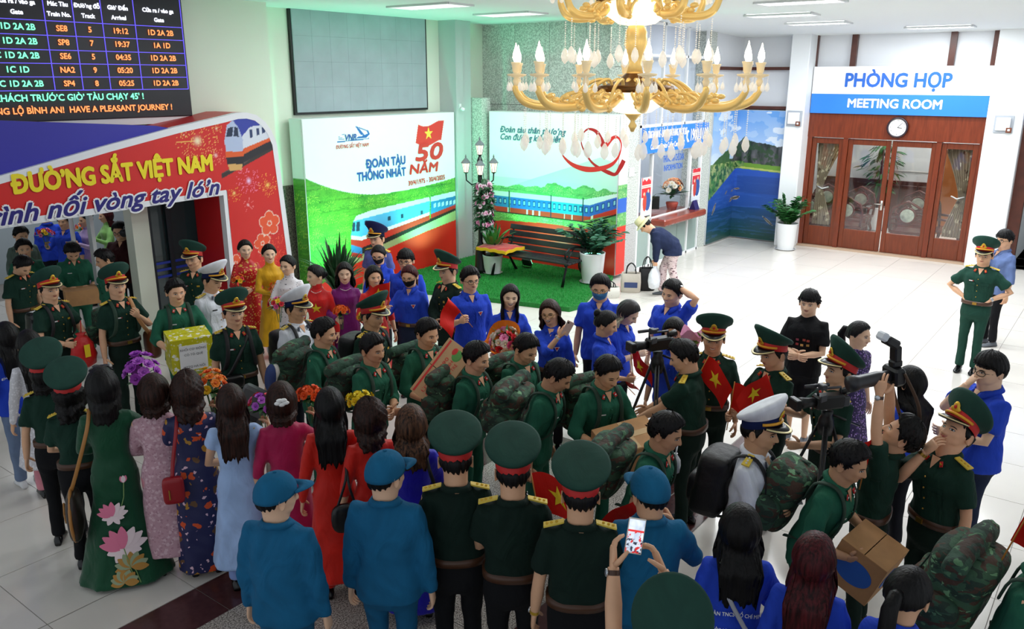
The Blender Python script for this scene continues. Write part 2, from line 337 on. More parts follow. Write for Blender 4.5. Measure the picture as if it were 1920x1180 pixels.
# office front (along x at y = 8)
oc = struct(MB().b2(17.66, 18.02, 8.0, 8.5, 0, 4.9).build('wall_office_column', stone))
ofr = MB()
for x in (14.7, 15.25, 17.02, 17.56): ofr.b2(x-.025, x+.03, 7.98, 8.05, 0, 2.36)
for x in (14.7, 15.55, 16.6, 17.56): ofr.b2(x-.02, x+.02, 7.98, 8.04, 2.84, 4.88)
for z in (0, 2.33, 2.86, 4.2, 4.8): ofr.b2(14.68, 17.64, 7.98, 8.05, z, z+.05)
ofr.b2(15.25, 17.3, 7.98, 8.04, .98, 1.02)
win = struct(ofr.build('window_1', mat('white_frame', 'f2f4f4', .4)))
def glassmat(name, c, tr=.85, rough=.03):
    m = bpy.data.materials.new(name); m.use_nodes = True; nt = m.node_tree; nt.nodes.clear(); L = nt.links.new
    o = node(nt, 'ShaderNodeOutputMaterial'); t = node(nt, 'ShaderNodeBsdfTransparent'); t.inputs[0].default_value = (.97, .98, .98, 1) if tr > .8 else (.8, .85, .85, 1)
    g = node(nt, 'ShaderNodeBsdfPrincipled') if tr < .8 else node(nt, 'ShaderNodeBsdfGlossy'); 
    if tr < .8: g.inputs['Base Color'].default_value = rgba(c)
    g.inputs['Roughness'].default_value = rough
    mx = node(nt, 'ShaderNodeMixShader'); mx.inputs[0].default_value = 1-tr if tr < .8 else .07; L(t.outputs[0], mx.inputs[1]); L(g.outputs[0], mx.inputs[2]); L(mx.outputs[0], o.inputs[0]); return m
glass = glassmat('clear_glass', 'eef4f4', .88); frost = glassmat('frosted_glass', 'a9bdb6', .25, .2)
for x0, x1 in ((14.72, 15.22), (15.28, 17.0), (17.05, 17.54)): MB().b2(x0, x1, 8.01, 8.018, 1.02, 2.33).build('pane', glass, win)
for x0, x1 in ((14.72, 15.22), (15.28, 16.55), (16.57, 17.0), (17.05, 17.54)): MB().b2(x0, x1, 8.01, 8.02, .05, .98).build('frosted_pane', frost, win)
MB().b2(14.66, 17.66, 8.3, 8.34, 2.87, 4.9).build('blind', mat('white_blind', 'dfe6f2', .6), win)
for x0, x1 in ((14.72, 15.53), (15.57, 16.58), (16.62, 17.54)): MB().b2(x0, x1, 8.01, 8.018, 2.92, 4.2).build('pane', glass, win)
orm = MB(); orm.b2(14.7, 18, 10.4, 10.5, 0, 2.9); orm.b2(17.7, 17.8, 8.1, 10.4, 0, 2.9); orm.b2(14.66, 14.72, 8.4, 10.4, 0, 2.9)
struct(orm.build('wall_office', mat('office_paint', 'd5dde6', .6)))
# far wall x = 19.6 with pillars, mural corner, upper panels
fwm = MB(); fwm.b2(19.65, 19.85, 6.3, 8.2, 0, 4.9); fwm.b2(18.0, 19.9, 8.05, 8.3, 0, 4.9); fwm.b2(19.65, 19.85, 2.1, 6.4, 3.0, 4.9); fwm.b2(19.65, 19.85, -2.5, 2.1, 3.0, 4.9)
wf = struct(fwm.build('wall_far', mat('pale_panel', 'e3e6ea', .5)))
pl = MB(); pl.b2(19.1, 19.75, 6.3, 6.72, 0, 4.9, 0, .02); pl.b2(19.3, 19.75, 2.08, 2.72, 0, 4.9, 0, .02); struct(pl.build('wall_far_pillars', mat('pillar_paint', 'eceff0', .35)))
wt = MB()
for y0, y1 in ((6.28, 6.42), (5.44, 5.56), (3.5, 3.62), (2.7, 2.84)): wt.b2(19.55, 19.66, y0, y1, 3.95, 4.75)
for z in (3.1, 3.98): wt.b2(19.5, 19.66, 6.7, 8.06, z, z+.07); wt.b2(18.02, 19.6, 7.95, 8.06, z, z+.07)
struct(wt.build('trim_2', wood_d))
struct(MB().b2(19.45, 19.7, 2.7, 6.32, 0, .045).build('trim_3', mat('threshold_stone', 'b99f87', .3)))
# meeting room door set
def rect_frame(mb, y0, y1, z0, z1, t, x0, x1): mb.b2(x0, x1, y0, y0+t, z0, z1); mb.b2(x0, x1, y1-t, y1, z0, z1); mb.b2(x0, x1, y0+t, y1-t, z0, z0+t); mb.b2(x0, x1, y0+t, y1-t, z1-t, z1)
df = MB(); df.b2(19.5, 19.68, 2.72, 6.3, 2.52, 3.05)
for y0, y1 in ((2.72, 2.8), (3.5, 3.6), (5.4, 5.5), (6.2, 6.3)): df.b2(19.52, 19.68, y0, y1, 0.04, 2.52)
struct(df.build('door_1', wood))
for n, (y0, y1, g0, g1) in enumerate(((2.8, 3.5, 2.91, 3.4), (3.6, 4.48, 3.69, 4.38), (4.5, 5.4, 4.6, 5.3), (5.5, 6.2, 5.6, 6.1))):
    d = MB(); d.b2(19.56, 19.62, y0+.005, g0, .05, 2.5, 0, .008); d.b2(19.56, 19.62, g1, y1-.005, .05, 2.5, 0, .008); d.b2(19.56, 19.62, g0, g1, .05, .49, 0, .008); d.b2(19.56, 19.62, g0, g1, 2.38, 2.5, 0, .008)
    do = struct(d.build('door_%d' % (n+2), wood_v)); MB().b2(19.588, 19.594, g0, g1, .49, 2.38).build('pane', glass, do)
    if n == 1: pass
    if n == 2: h = MB(); h.b2(19.53, 19.56, 4.52, 4.57, .98, 1.2, 0, .01); h.tube([(19.55, 4.55, 1.12), (19.48, 4.55, 1.12), (19.48, 4.68, 1.12)], .012, 8); h.build('door_handle', mat('brushed_steel', 'c9c6c0', .3, .9), do, True)
# sign
sg = root('door_sign', (19.44, 4.5, 3.05), 'wide white and blue sign over the wooden doors with MEETING ROOM in white', 'sign')
blue_s = mat('sign_blue', '2f7fe6', .35); wh_s = mat('sign_white', 'f3f3f5', .35); dblue = mat('letter_blue', '1d62c4', .4)
o = MB().b2(0, .05, -1.78, 1.78, .42, 1.0).build('upper_board', wh_s, sg); o = MB().b2(0, .05, -1.78, 1.78, 0, .42).build('lower_board', blue_s, sg)
text('lettering', 'PHÒNG HỌP', dblue, sg, .4, (-.002, 0.03, .7), (0, -1, 0), (0, 0, 1), bold=.012, width=2.1)
text('lettering', 'MEETING ROOM', wh_s, sg, .26, (-.002, 0.03, .22), (0, -1, 0), (0, 0, 1), bold=.008, width=1.88)
sg2 = root('hall_sign', (19.3, 1.98, 3.0), 'blue and white sign partly seen beyond the second pillar', 'sign')
MB().b2(0, .05, -3.0, 0, 0, 1.05).build('sign_board', blue_s, sg2); MB().b2(-.004, 0, -3.0, -.02, .42, .72).build('white_band', wh_s, sg2); text('lettering', 'Passenger', dblue, sg2, .16, (-.008, -.2, .6), (0, -1, 0), (0, 0, 1), align='LEFT', bold=.004)
# clock
ck = root('wall_clock', (19.46, 4.39, 2.79), 'round white wall clock with dark rim above the wooden doors', 'clock')
ang = Matrix.Rotation(-math.pi/2, 4, 'Y')
MB().lathe([(.17, 0), (.215, .0), (.22, .03), (.205, .055), (.18, .05), (.18, .02)], n=32).xf(ang).build('rim', mat('clock_rim', '2a1d26', .25), ck, True)
MB().lathe([(.185, 0), (.185, .025)], n=32).xf(ang).build('dial', mat('dial_white', 'f4f4f4', .4), ck)
blk = mat('plastic_black', '111214', .4)
for i in range(12):
    a = R(90-30*(i+1)); text('numeral', str(i+1), blk, ck, .048, (-.026, -math.cos(a)*.142, math.sin(a)*.142), (0, -1, 0), (0, 0, 1), off=.001)
for a, l, w in ((R(90-278+180), .09, .007), (R(48), .14, .005)):
    MB().tube([(-.03, 0, 0), (-.03, -math.cos(a)*l, math.sin(a)*l)], w, 5).build('clock_hand', blk, ck)
for k, (x, y, z) in enumerate(((19.07, 6.5, 2.93), (19.27, 2.4, 2.93))):
    sc_ = root('wall_lamp', (x, y, z), ('square frosted wall lamp on the pillar beside the river picture', 'square frosted wall lamp on the pillar beside the far officer')[k], 'lamp', group='square wall lamps')
    MB().b2(0, .03, -.17, .17, -.17, .17, 0, .005).build('back_plate', mat('grey_plate', 'a7adb5', .4), sc_); MB().b2(-.05, 0, -.12, .13, -.12, .13, 0, .01).build('shade', mat('opal', 'f2f4f6', .3), sc_); MB().b2(-.07, -.045, -.16, -.06, -.16, -.06, 0, .005).build('corner_block', mat('sconce_brown', '6d3a22', .4), sc_); MB().b2(-.075, -.07, -.13, -.09, -.125, -.085).build('switch_square', mat('opal', 'f2f4f6', .3), sc_)
# meeting room interior
mr = MB(); mr.b2(23.3, 23.4, 2.0, 7.2, 0, 3.6); mr.b2(19.9, 23.4, 7.1, 7.2, 0, 3.6); mr.b2(19.9, 23.4, 2.0, 2.1, 0, 3.6); mr.b2(19.9, 23.4, 2, 7.2, 3.6, 3.7)
struct(mr.build('wall_meeting_room', mat('room_paint', 'dfe3e4', .6)))
pn = struct(MB().b2(23.22, 23.3, 2.1, 7.1, 0, 1.25).build('baseboard_meeting_room', wood_d))
for i in range(12): MB().b2(23.18, 23.22, 2.14+i*.41, 2.14+i*.41+.37, .12, 1.15, 0, .01).build('wood_panel', wood_d, pn)
pm = MB(); rect_frame(pm, 2.9, 4.1, 1.5, 2.9, .02, 23.26, 23.3); rect_frame(pm, 4.3, 5.5, 1.5, 2.9, .02, 23.26, 23.3); struct(pm.build('trim_4', mat('moulding', 'f0f0ee', .5)))
struct(MB().b2(23.08, 23.16, 3.3, 4.0, 0, 2.1).build('door_6', mat('honey_wood', 'a3602e', .35)))
rosew = mat('rosewood', '5b2019', .25, var=.25, vscale=9); marb = mat('marble_inlay', 'b9c2b0', .3, var=.5, vscale=7)
def throne():
    t = root('carved_armchair', (0, 0, 0), '', 'chair')
    s = MB(); s.b2(-.36, .36, -.32, .3, .4, .46, 0, .01); s.b2(-.36, .36, -.32, -.26, .3, .4); s.build('seat', rosew, t)
    for x in (-.3, .3):
        for y in (-.27, .26): MB().tube([(x, y, 0), (x*1.1, y*1.08, .1), (x*.94, y*.96, .25), (x, y, .42)], [.035, .028, .04, .035], 7).build('leg', rosew, t, True)
    b = MB(); pts = [(-.34, .28, .46), (-.36, .3, .8), (-.3, .32, .98), (-.12, .33, 1.08), (0, .33, 1.14), (.12, .33, 1.08), (.3, .32, .98), (.36, .3, .8), (.34, .28, .46)]; b.tube(pts, .03, 7); b.tube([(-.35, .29, .62), (.35, .29, .62)], .022, 6)
    a = np.linspace(0, 2*np.pi, 17); b.tube([(.17*np.cos(t_), .31, .82+.17*np.sin(t_)) for t_ in a], .026, 6)
    for sx in (-1, 1):
        for z in (.7, .82, .95): b.tube([(sx*.17, .31, z), (sx*.25, .31, z+.05), (sx*.34, .3, z)], .016, 5)
        b.tube([(sx*.35, .28, .72), (sx*.38, 0, .7), (sx*.36, -.26, .68), (sx*.34, -.28, .46)], .03, 6)
    b.tube([(0, .32, .98), (.07, .32, 1.04), (0, .33, 1.1), (-.07, .32, 1.04), (0, .32, .98)], .014, 5); b.build('backrest', rosew, t, True)
    MB().lathe([(.15, -.012), (.15, .012)], n=24).xf(Matrix.Translation((0, .31, .82))@Matrix.Rotation(R(90), 4, 'X')).build('marble_disc', marb, t); return t
def copy_tree(o, par=None):
    c = o.copy(); COL.objects.link(c); c.parent = par
    for ch in o.children: copy_tree(ch, c)
    return c
t0_ = throne()
for i, (x, y, rz, lab) in enumerate(((20.5, 5.45, 180, 'carved rosewood armchair with marble disc, seen from behind through left glass door'), (20.5, 4.12, 180, 'carved rosewood armchair with marble disc, seen from behind through right glass door'), (20.5, 6.3, 180, 'carved rosewood armchair half behind the left curtain'), (22.0, 5.7, 0, 'carved rosewood armchair across the room beneath the indoor plant'), (22.0, 4.35, 0, 'carved rosewood armchair across the room behind right glass door'), (21.2, 3.4, 90, 'carved rosewood armchair beside the right hand curtain'), (22.0, 6.55, 0, 'carved rosewood armchair across the room at far left'))):
    o = t0_ if i == 0 else copy_tree(t0_)
    o.location = (x, y, 0); o.rotation_euler = (0, 0, R(rz-90) if rz in (180, 0) else 0); tag(o, lab, 'chair', 'carved chairs in the meeting room')
cur_m = spots('curtain_cloth', '8f7f68', [('d6ccae', .7, .26), ('54412f', .5, .16)], 9, rough=.8)
for k, (ya, yb, tie) in enumerate(((6.12, 5.58, 6.02), (2.9, 3.42, 3.0))):
    P = []
    for zi in range(31):
        z = 2.42-zi*.064; t = (2.42-z); tt = abs(z-1.35); w = min(1, .28+ (tt/1.0)**1.3*.8) if z > 1.35 else min(.75, .28+(tt*.7))
        row = []
        for j in range(61):
            s_ = j/60; yc = ya+(yb-ya)*s_*w+(tie-ya)*(1-w)*.6; row.append((19.78+.035*math.sin(s_*44)*(.5+w*.5), yc, z))
        P.append(row)
    c = root('curtain', (0, 0, 0), ('patterned beige curtain tied back behind the leftmost door pane', 'patterned beige curtain tied back behind the rightmost door pane')[k], 'curtain', group='tied curtains of the meeting room')
    MB().grid(P).build('drape', cur_m, c, True); yt = tie+(.1 if k else -.1); MB().tube([(19.78, yt-.12, 1.38), (19.71, yt, 1.34), (19.78, yt+.12, 1.38)], .03, 8, r2=.015).build('tie_back', mat('white_tie', 'e8e8e8', .6), c, True)
# plants
leafm = mat('leaf_green', '2f6a34', .35, var=.35, vscale=12); leafd = mat('leaf_dark', '1f4d2a', .35, var=.35, vscale=12); leafl = mat('leaf_light', '3f8f3d', .35, var=.3, vscale=10)
potw = mat('white_glaze', 'e9ebec', .2); soil = mat('soil', '3a2b20', .9)
def leaf_mesh(L, Wd, m, name='leaf', bend=.25):
    P = []
    for i in range(6):
        t = i/5; w = Wd*math.sin(math.pi*min(1, t*.92+.06))**.8; z = bend*L*t*t
        P.append([(-w, L*t, z*-1+.15*w), (0, L*t, -z), (w, L*t, -z+.15*w)])
    return MB().grid(P).mesh(name, m, True)
def pot(parent, r, h, saucer=True):
    MB().lathe([(r*.72, .01), (r*.86, h*.3), (r, h*.95), (r*1.02, h), (r*.92, h), (r*.9, h*.9)], n=24, cap=False).build('pot', potw, parent, True)
    MB().lathe([(0.001, h*.88), (r*.92, h*.88)], n=20).build('potting_soil', soil, parent)
    if saucer: MB().lathe([(r*.8, 0), (r*.95, .03), (r*.98, .03), (r*.75, .012)], n=24).build('saucer', potw, parent, True)
def zz_plant(parent, r, h0, hh, n, lm, sp=.5, seed=1, ll=.1):
    rn = random.Random(seed); st = MB(); lv = []
    for k in range(n):
        a = rn.random()*6.28; tl = rn.uniform(.1, 1)*sp; b = rn.uniform(.75, 1)*hh*(1-.35*tl/sp); pts = []
        for i in range(7):
            t = i/6; pts.append(np.array([math.cos(a)*(r*.3+tl*t*t), math.sin(a)*(r*.3+tl*t*t), h0+b*t*(1-.12*t*tl)]))
        st.tube(pts, [.009*(1-.6*i/6) for i in range(7)], 5)
        for i in range(1, 13):
            t = .15+.85*i/12; q = t*6; i0 = min(5, int(q)); p = pts[i0]+(pts[i0+1]-pts[i0])*(q-i0)
            d = pts[i0+1]-pts[i0]; d /= np.linalg.norm(d)
            for s_ in (-1, 1):
                sd = np.array([-math.sin(a), math.cos(a), 0])*s_; dd = sd*.8+d*.6; lv.append((p, dd/np.linalg.norm(dd)))
    st.build('stems', mat('stem_green', '4e7a3c', .5), parent, True, kind='stuff')
    return lv
def place_leaves(parent, lv, me, rn, lim=300, up=(0, 0, 1)):
    rest = MB(); base = [np.array(v.co) for v in me.vertices]; fs = [tuple(p.vertices) for p in me.polygons]
    for i, (p, d) in enumerate(lv):
        q = Vector(d).to_track_quat('Y', 'Z').to_matrix(); q = q@Matrix.Rotation(rn.uniform(-.6, .6), 3, 'Y'); s_ = rn.uniform(.75, 1.15)
        if i < lim:
            o = inst('leaf', me, parent); o.matrix_local = Matrix.Translation(Vector(p))@q.to_4x4()@Matrix.Scale(s_, 4)
        else: rest.add(np.array(base)@np.array(q).T*s_+np.array(p), fs)
    if rest.n: rest.build('foliage', me.materials[0], parent, True, kind='stuff')
def potted(name, loc, label, r, h, hh, n, lm, sp, seed, ll=.11, lw=.028):
    t = root(name, loc, label, 'plant'); pot(t, r, h); lv = zz_plant(t, r, h*.88, hh, n, lm, sp, seed)
    place_leaves(t, lv, leaf_mesh(ll, lw, lm), random.Random(seed), 300); return t
potted('potted_plant', (18.78, 6.33, 0), 'leafy green plant in tall white pot beside the river picture', .24, .62, .75, 22, leafm, .5, 3, .16, .04)
potted('potted_plant', (13.05, 8.0, .08), 'bushy green plant in large white pot at the right end of the bench', .24, .58, .75, 26, mat('leaf_blue_green', '2c5e45', .4, var=.35, vscale=12), .6, 5, .15, .037)
def blade_plant(name, loc, label, r, h, n, L, seed, lm, lw=.035, p=True, g0=.0):
    t = root(name, loc, label, 'plant'); 
    if p: pot(t, r, h)
    rn = random.Random(seed)
    for k in range(n):
        a = k*2.4+rn.random()*.4; tl = .15+.85*rn.random(); LL = L*rn.uniform(.7, 1.1); P = []
        for i in range(7):
            s_ = i/6; rr = tl*LL*.62*s_**1.3; zz = h*.9+g0+LL*(s_-.5*tl*s_*s_); w = lw*math.sin(math.pi*min(1, s_*.9+.08))**.7
            sd = np.array([-math.sin(a), math.cos(a), 0]); c_ = np.array([math.cos(a)*(rr+r*.15), math.sin(a)*(rr+r*.15), zz]); P.append([c_-sd*w+(0, 0, .3*w), c_, c_+sd*w+(0, 0, .3*w)])
        MB().grid(P).build('leaf', lm, t, True)
    return t
blade_plant('potted_fern', (12.5, 9.95, .08), 'broad leaved plant in white pot at the left end of the bench', .2, .38, 26, .85, 4, leafl, .04)
blade_plant('leafy_plant', (8.5, 9.9, 0), 'low dark green bushy plant in front of the left advertising panel', .25, .45, 120, 1.05, 9, leafd, .03)
tp = root('indoor_tree', (22.8, 5.4, 0), 'tall leafy indoor tree seen through the meeting room glass', 'plant'); pot(tp, .26, .6)
MB().tube([(0, 0, .5), (.03, .02, 1.3), (0, 0, 2.1)], [.04, .03, .015], 8).build('stem', wood_d, tp, True)
lv = []; rn = random.Random(4)
for k in range(170):
    a = rn.random()*6.28; z = 1.0+rn.random()*1.25; rr = rn.random()*.45*math.sin(math.pi*min(1, (z-.7)/1.7)); lv.append((np.array([math.cos(a)*rr, math.sin(a)*rr, z]), np.array([math.cos(a), math.sin(a), .1-rn.random()])))
place_leaves(tp, lv, leaf_mesh(.26, .035, leafm), rn)
# side hall beyond the right pillar
sh = MB(); sh.b2(19.55, 19.7, 1.86, 2.08, 0, 2.98); sh.b2(19.55, 19.7, -2.5, 1.86, 2.4, 2.55); sh.b2(19.55, 19.7, -2.5, 1.86, 2.88, 2.98); struct(sh.build('door_7', wood_d))
s2 = MB(); s2.b2(28, 28.1, -3, 2.1, 0, 3.6); s2.b2(19.9, 28, 1.95, 2.05, 0, 3.6); s2.b2(19.7, 28, -3, 2.1, 3.6, 3.7); struct(s2.build('wall_side_hall', mat('room_paint', 'dfe3e4', .6)))
struct(MB().b2(19.7, 28, -3, 2.0, -.1, 0).build('floor_side_hall', mat('side_floor', 'd8d2c6', .2))); struct(MB().b2(27.9, 28, -3, 1.5, 0, 2.3).build('door_8', mat('black_void', '0b0c0c', .7)))
ac = root('air_conditioner', (19.62, 1.62, 2.58), 'white slatted air unit above the side doorway at the far right', 'air unit'); MB().b2(0, .2, -.5, .15, 0, .28, 0, .02).build('casing', wh_s, ac)
for i in range(4): MB().b2(-.01, 0, -.45, .1, .05+i*.05, .07+i*.05).build('slat', mat('grey_plate', 'a7adb5'), ac)
# river mural wrapping the corner, flat print
def mural_fn(off):
    def fn(P):
        u, v = P.U+off, P.V; n = fbm(u*4, v*6, 3); n2 = fbm(u*18, v*18, 5)
        P.mixn(v > 0, '6aa5e8', 'dcebf7', np.clip((2.9-v)*.9, 0, 1)*.8+.2*(n > .55))
        P.put(((fbm(u*1.6, v*4, 9) > .56) & (v > 2.2)), 'f0f5fa', .75)
        hh = 1.9+.55*np.clip(1-abs(u-1.62)/.35, 0, 1)**.7*(u < 1.62)+.45*np.clip(1-(u-1.62)/3.2, 0, 1)*(u >= 1.62)+.1*fbm(u*7, u*0, 4)-.05
        hh = np.where(u < 1.05, 1.75+.5*np.clip((u-.0)/1.3, 0, 1)+.1*n, hh); cl = (v < hh) & (v > 1.6)
        P.mixn(cl, '1c2c22', '6e6a72', (fbm(u*9, v*3, 2)-.35)*2.2); P.put(cl & (fbm(u*11, v*11, 8) > .55), '2c4a2b', .9); P.put(cl & (u < 1.15), '3d6a3a', .8)
        P.mixn((v < 1.83-.05*u+.0) & (v > 0), '2d57b8', '19477c', np.clip(1.2-v*.75, 0, 1)); P.mixn((v < .75), '19477c', '1c4a44', np.clip((.75-v)*1.5, 0, 1))
        P.put((v < 1.7) & (fbm(u*2, v*26, 1) > .6), '4a76cc', .18); P.put((v < 1.5) & (v > 1.1) & (u > 1.5), '223e72', .4)
        P.put((v > 1.68-.05*(u-1.4)) & (v < 1.83-.05*(u-1.4)) & (u > 1.25), '6f9a3a'); P.put((abs(v-(1.71-.05*(u-1.4))) < .02) & (u > 1.25), 'b9c46a')
        bank = (v < 1.85) & (v > 1.02+.75*np.clip(u/1.7, 0, 1)) & (u < 1.65); P.mixn(bank, '3f7a3c', 'b5bb7e', (fbm(u*8, v*8, 6)-.3)*2); P.put(bank & (fbm(u*14, v*14, 7) > .56), '2d5c33')
        for bx, by, bl, bh, an in ((.35, .8, .32, .045, .95), (1.32, .92, .2, .04, .5), (1.5, .96, .22, .045, .3), (1.35, 1.13, .15, .02, .2), (1.52, 1.18, .16, .02, .1), (2.35, .47, .33, .03, -.65), (1.0, 1.12, .16, .02, .6)):
            du, dv = u-bx, v-by; a = du*math.cos(an)+dv*math.sin(an); b = -du*math.sin(an)+dv*math.cos(an); P.put((abs(a) < bl*.55) & (abs(b) < bh*(1-(a/bl/.55)**2)), 'a39a84'); P.put((abs(a) < bl*.42) & (abs(b) < bh*.45), '4b463f')
    return fn
mu = root('river_mural', (0, 0, 0), 'large landscape print of a blue river with boats and dark cliffs', 'picture')
mb_ = MB(); mb_.b2(18.03, 19.5, 7.97, 8.04, 0.02, 3.08); mb_.b2(19.47, 19.6, 6.72, 7.98, 0.02, 3.08); mb_.build('backing', mat('print_edge', 'c9ced2', .5), mu)
prm = paintmat('print_satin', .35)
painted('left_print', (18.03, 7.965, .03), (1, 0, 0), (0, 0, 1), 1.43, 3.04, .0115, mural_fn(0), prm, mu); painted('right_print', (19.462, 7.968, .03), (0, -1, 0), (0, 0, 1), 1.25, 3.04, .0115, mural_fn(1.43), prm, mu)
# helper shapes for prints
def burst(P, c, r, n, col='ffd36b', core='fff2c8'):
    du, dv = P.U-c[0], P.V-c[1]; d = np.hypot(du, dv); a = np.arctan2(dv, du)
    P.put((np.abs(np.sin(a*n/2)) < .16+.1*(r*.3/(d+.02))) & (d < r) & (d > r*.12) & (vn(a*n/3.14*2, d*0, 3)*r*1.6 > d-.1*r), col, .85)
    P.put((d < r*1.08) & (d > r*.55) & (vn(P.U*70, P.V*70, 7) > .86), col, .8); P.put(np.exp(-(d/(r*.16))**2), core)
def flower_art(P, c, r, rot=.3):
    for k in range(5):
        a = rot+k*2*math.pi/5; q = (c[0]+math.cos(a)*r*.55, c[1]+math.sin(a)*r*.55); P.put(P.circ(q, r*.42), 'f6dcc8')
    for k in range(5):
        a = rot+k*2*math.pi/5; q = (c[0]+math.cos(a)*r*.55, c[1]+math.sin(a)*r*.55); P.put(P.circ(q, r*.36), 'f0592f')
    P.put(P.circ(c, r*.2), 'f6dcc8'); P.put(P.circ(c, r*.14), 'f0592f')
# advertising panel 1 (left)
def jungle(P, mask, s=5., a='1f7a2b', b='8ccf4a'):
    u, v = P.U, P.V; P.mixn(mask, a, b, .55*fbm(u*3, v*3, 4)+.25*fbm(u*s*5, v*s*5, 3)-.1)
    for k, (sc, jx) in enumerate(((3.2, .0), (4.4, .37), (5.6, .71))):   # palm crowns: fronds radiating and drooping from jittered centres
        X, Y = u*sc+jx*5, v*sc*1.5+jx*3; ix, iy = np.floor(X), np.floor(Y); dx = X-ix-.3-.4*_h(ix, iy, k); dy = Y-iy-.35-.3*_h(ix, iy, k+5); dy = dy+.55*np.abs(dx)**1.3
        r_ = np.hypot(dx, dy*1.3); an = np.arctan2(dy, dx); fr = (np.abs(np.sin(an*6.5+k)) < .34-.2*r_) & (r_ < .55) & (_h(ix, iy, k+9) > .2)
        P.put(mask & fr, ('b9dd5a', '7fc24a', '4fa03c')[k] if a == '1f7a2b' else ('d0efa0', '8fd080', '5fb06a')[k], .75); P.put(mask & (r_ > .55) & (r_ < .66) & (dy < 0), '0f4a22', .35)
def vnr(P):
    u, v = P.U, P.V; P.put(v > -1, 'f4f8f6'); cur = 1.66+.12*np.clip((u-1.9)/1.98, 0, 1)**2+.5*np.clip((1.9-u)/2.0, 0, 1)**2
    jungle(P, v < cur, 5.); pass
    P.put(P.poly([(0, .3), (.6, .55), (3.9, 1.1), (3.9, .85), (2, .6)]), 'a9b47e'); P.put((v < .12+.31*u/.94*.95) & (u < .94) & False, 'd63325')
    red = np.interp(u, [0, .94, 1.98, 2.95, 3.92], [.16, .43, .62, .78, .9]); P.put(v < red, 'dd2f22')
    # locomotive and coach
    P.put(P.poly([(.9, .62), (1.2, .6), (3.9, 1.1), (3.9, 1.16), (1.2, .72)]), '2a2626')
    P.put(P.poly([(.94, .8), (1.2, .72), (3.07, 1.0), (3.07, 1.1), (1.2, .86), (.94, .92)]), 'd5382e'); P.put(P.poly([(.95, .92), (1.2, .86), (3.07, 1.1), (3.07, 1.16), (1.2, .93), (.95, .99)]), 'f2f5f7')
    P.put(P.poly([(.95, .99), (1.2, .93), (3.07, 1.16), (3.09, 1.38), (1.3, 1.28), (1.03, 1.26)]), '5aa7df'); P.put(P.poly([(1.03, 1.24), (1.3, 1.26), (3.09, 1.38), (3.07, 1.46), (1.5, 1.39), (1.1, 1.33)]), 'dfe6e4')
    P.put(P.poly([(.98, 1.06), (1.05, 1.05), (1.07, 1.22), (1.01, 1.22)]), '2b3f5c'); P.put(P.poly([(1.08, 1.05), (1.17, 1.04), (1.18, 1.22), (1.1, 1.22)]), '2b3f5c'); P.put(P.poly([(.94, .66), (1.2, .58), (1.2, .72), (.94, .82)]), '3f83c9'); P.put(P.poly([(.94, .60), (1.2, .52), (1.2, .6), (.94, .68)]), 'c9342c')
    for x in (1.3, 1.9, 2.25, 2.8): P.put(P.poly([(x, 1.13), (x+.07, 1.14), (x+.07, 1.22), (x, 1.21)]), '24405f')
    P.put(P.poly([(3.1, 1.02), (3.9, 1.15), (3.9, 1.22), (3.1, 1.11)]), 'cc2f2a'); P.put(P.poly([(3.1, 1.11), (3.9, 1.22), (3.9, 1.4), (3.12, 1.36)]), '2f78b8'); P.put(P.poly([(3.12, 1.36), (3.9, 1.4), (3.9, 1.5), (3.12, 1.46)]), 'd7e6ea')
    for x in np.arange(3.2, 3.85, .12): P.put(P.poly([(x, 1.23), (x+.07, 1.24), (x+.07, 1.32), (x, 1.31)]), 'bcd8e6')
    # emblem and flag
    P.put(P.poly([(1.18, 2.94), (1.5, 2.84), (1.53, 2.78), (1.44, 2.72), (1.2, 2.72), (1.2, 2.74), (1.38, 2.76), (1.3, 2.78)]), '2468b4'); P.put(P.poly([(1.26, 2.9), (1.46, 2.83), (1.48, 2.79), (1.40, 2.77)]), 'f4f8f6')
    P.put(P.poly([(.74, 2.67), (1.5, 2.69), (1.5, 2.71), (.74, 2.69)]), '2468b4')
    for k in range(4): P.put(P.line((.78+.0*k, 2.72+.025*k), (.92, 2.725+.025*k), .004), '2468b4')
    fv = v+.05*np.sin((u-2.8)*7); P.put((u > 2.76+(v-2.7)*.25) & (u < 3.5+(v-2.7)*.25) & (fv > 2.52) & (fv < 2.9), 'e0322b')
    st = [(3.1+.13*(1 if k % 2 == 0 else .4)*math.sin(k*math.pi/5), 2.71+.13*(1 if k % 2 == 0 else .4)*math.cos(k*math.pi/5)) for k in range(10)]; P.put(P.poly(st), 'f5d84a')
vp_ = root('advertising_panel', (0, 0, 0), 'tall advertising panel with 50 NĂM and a blue train in green palms', 'panel')
MB().b2(9.19, 13.08, 11.4, 11.72, .02, 3.13).build('light_box', mat('box_white', 'e8ecec', .4), vp_)
painted('print', (9.2, 11.392, .03), (1, 0, 0), (0, 0, 1), 3.87, 3.09, .0115, vnr, prm, vp_)
def side(P): P.put(P.V > -1, 'dfe6ea'); jungle(P, P.V < 2.1, 5.)
painted('side_print', (9.185, 11.71, .03), (0, -1, 0), (0, 0, 1), .3, 3.09, .02, side, prm, vp_)
tb_ = mat('print_blue', '2c5fae', .4); trd = mat('print_red', 'd62f28', .4); twh = mat('print_white', 'f6f6f4', .4)
X = 9.19; Yp = 11.388
def tv(s, m, size, x, z, w=None, shear=0., bold=0., al='CENTER', rot=0.): return text('lettering', s, m, vp_, size, (X+x, Yp, z), (math.cos(rot), 0, math.sin(rot)), (-math.sin(rot), 0, math.cos(rot)), bold=bold, shear=shear, width=w, align=al)
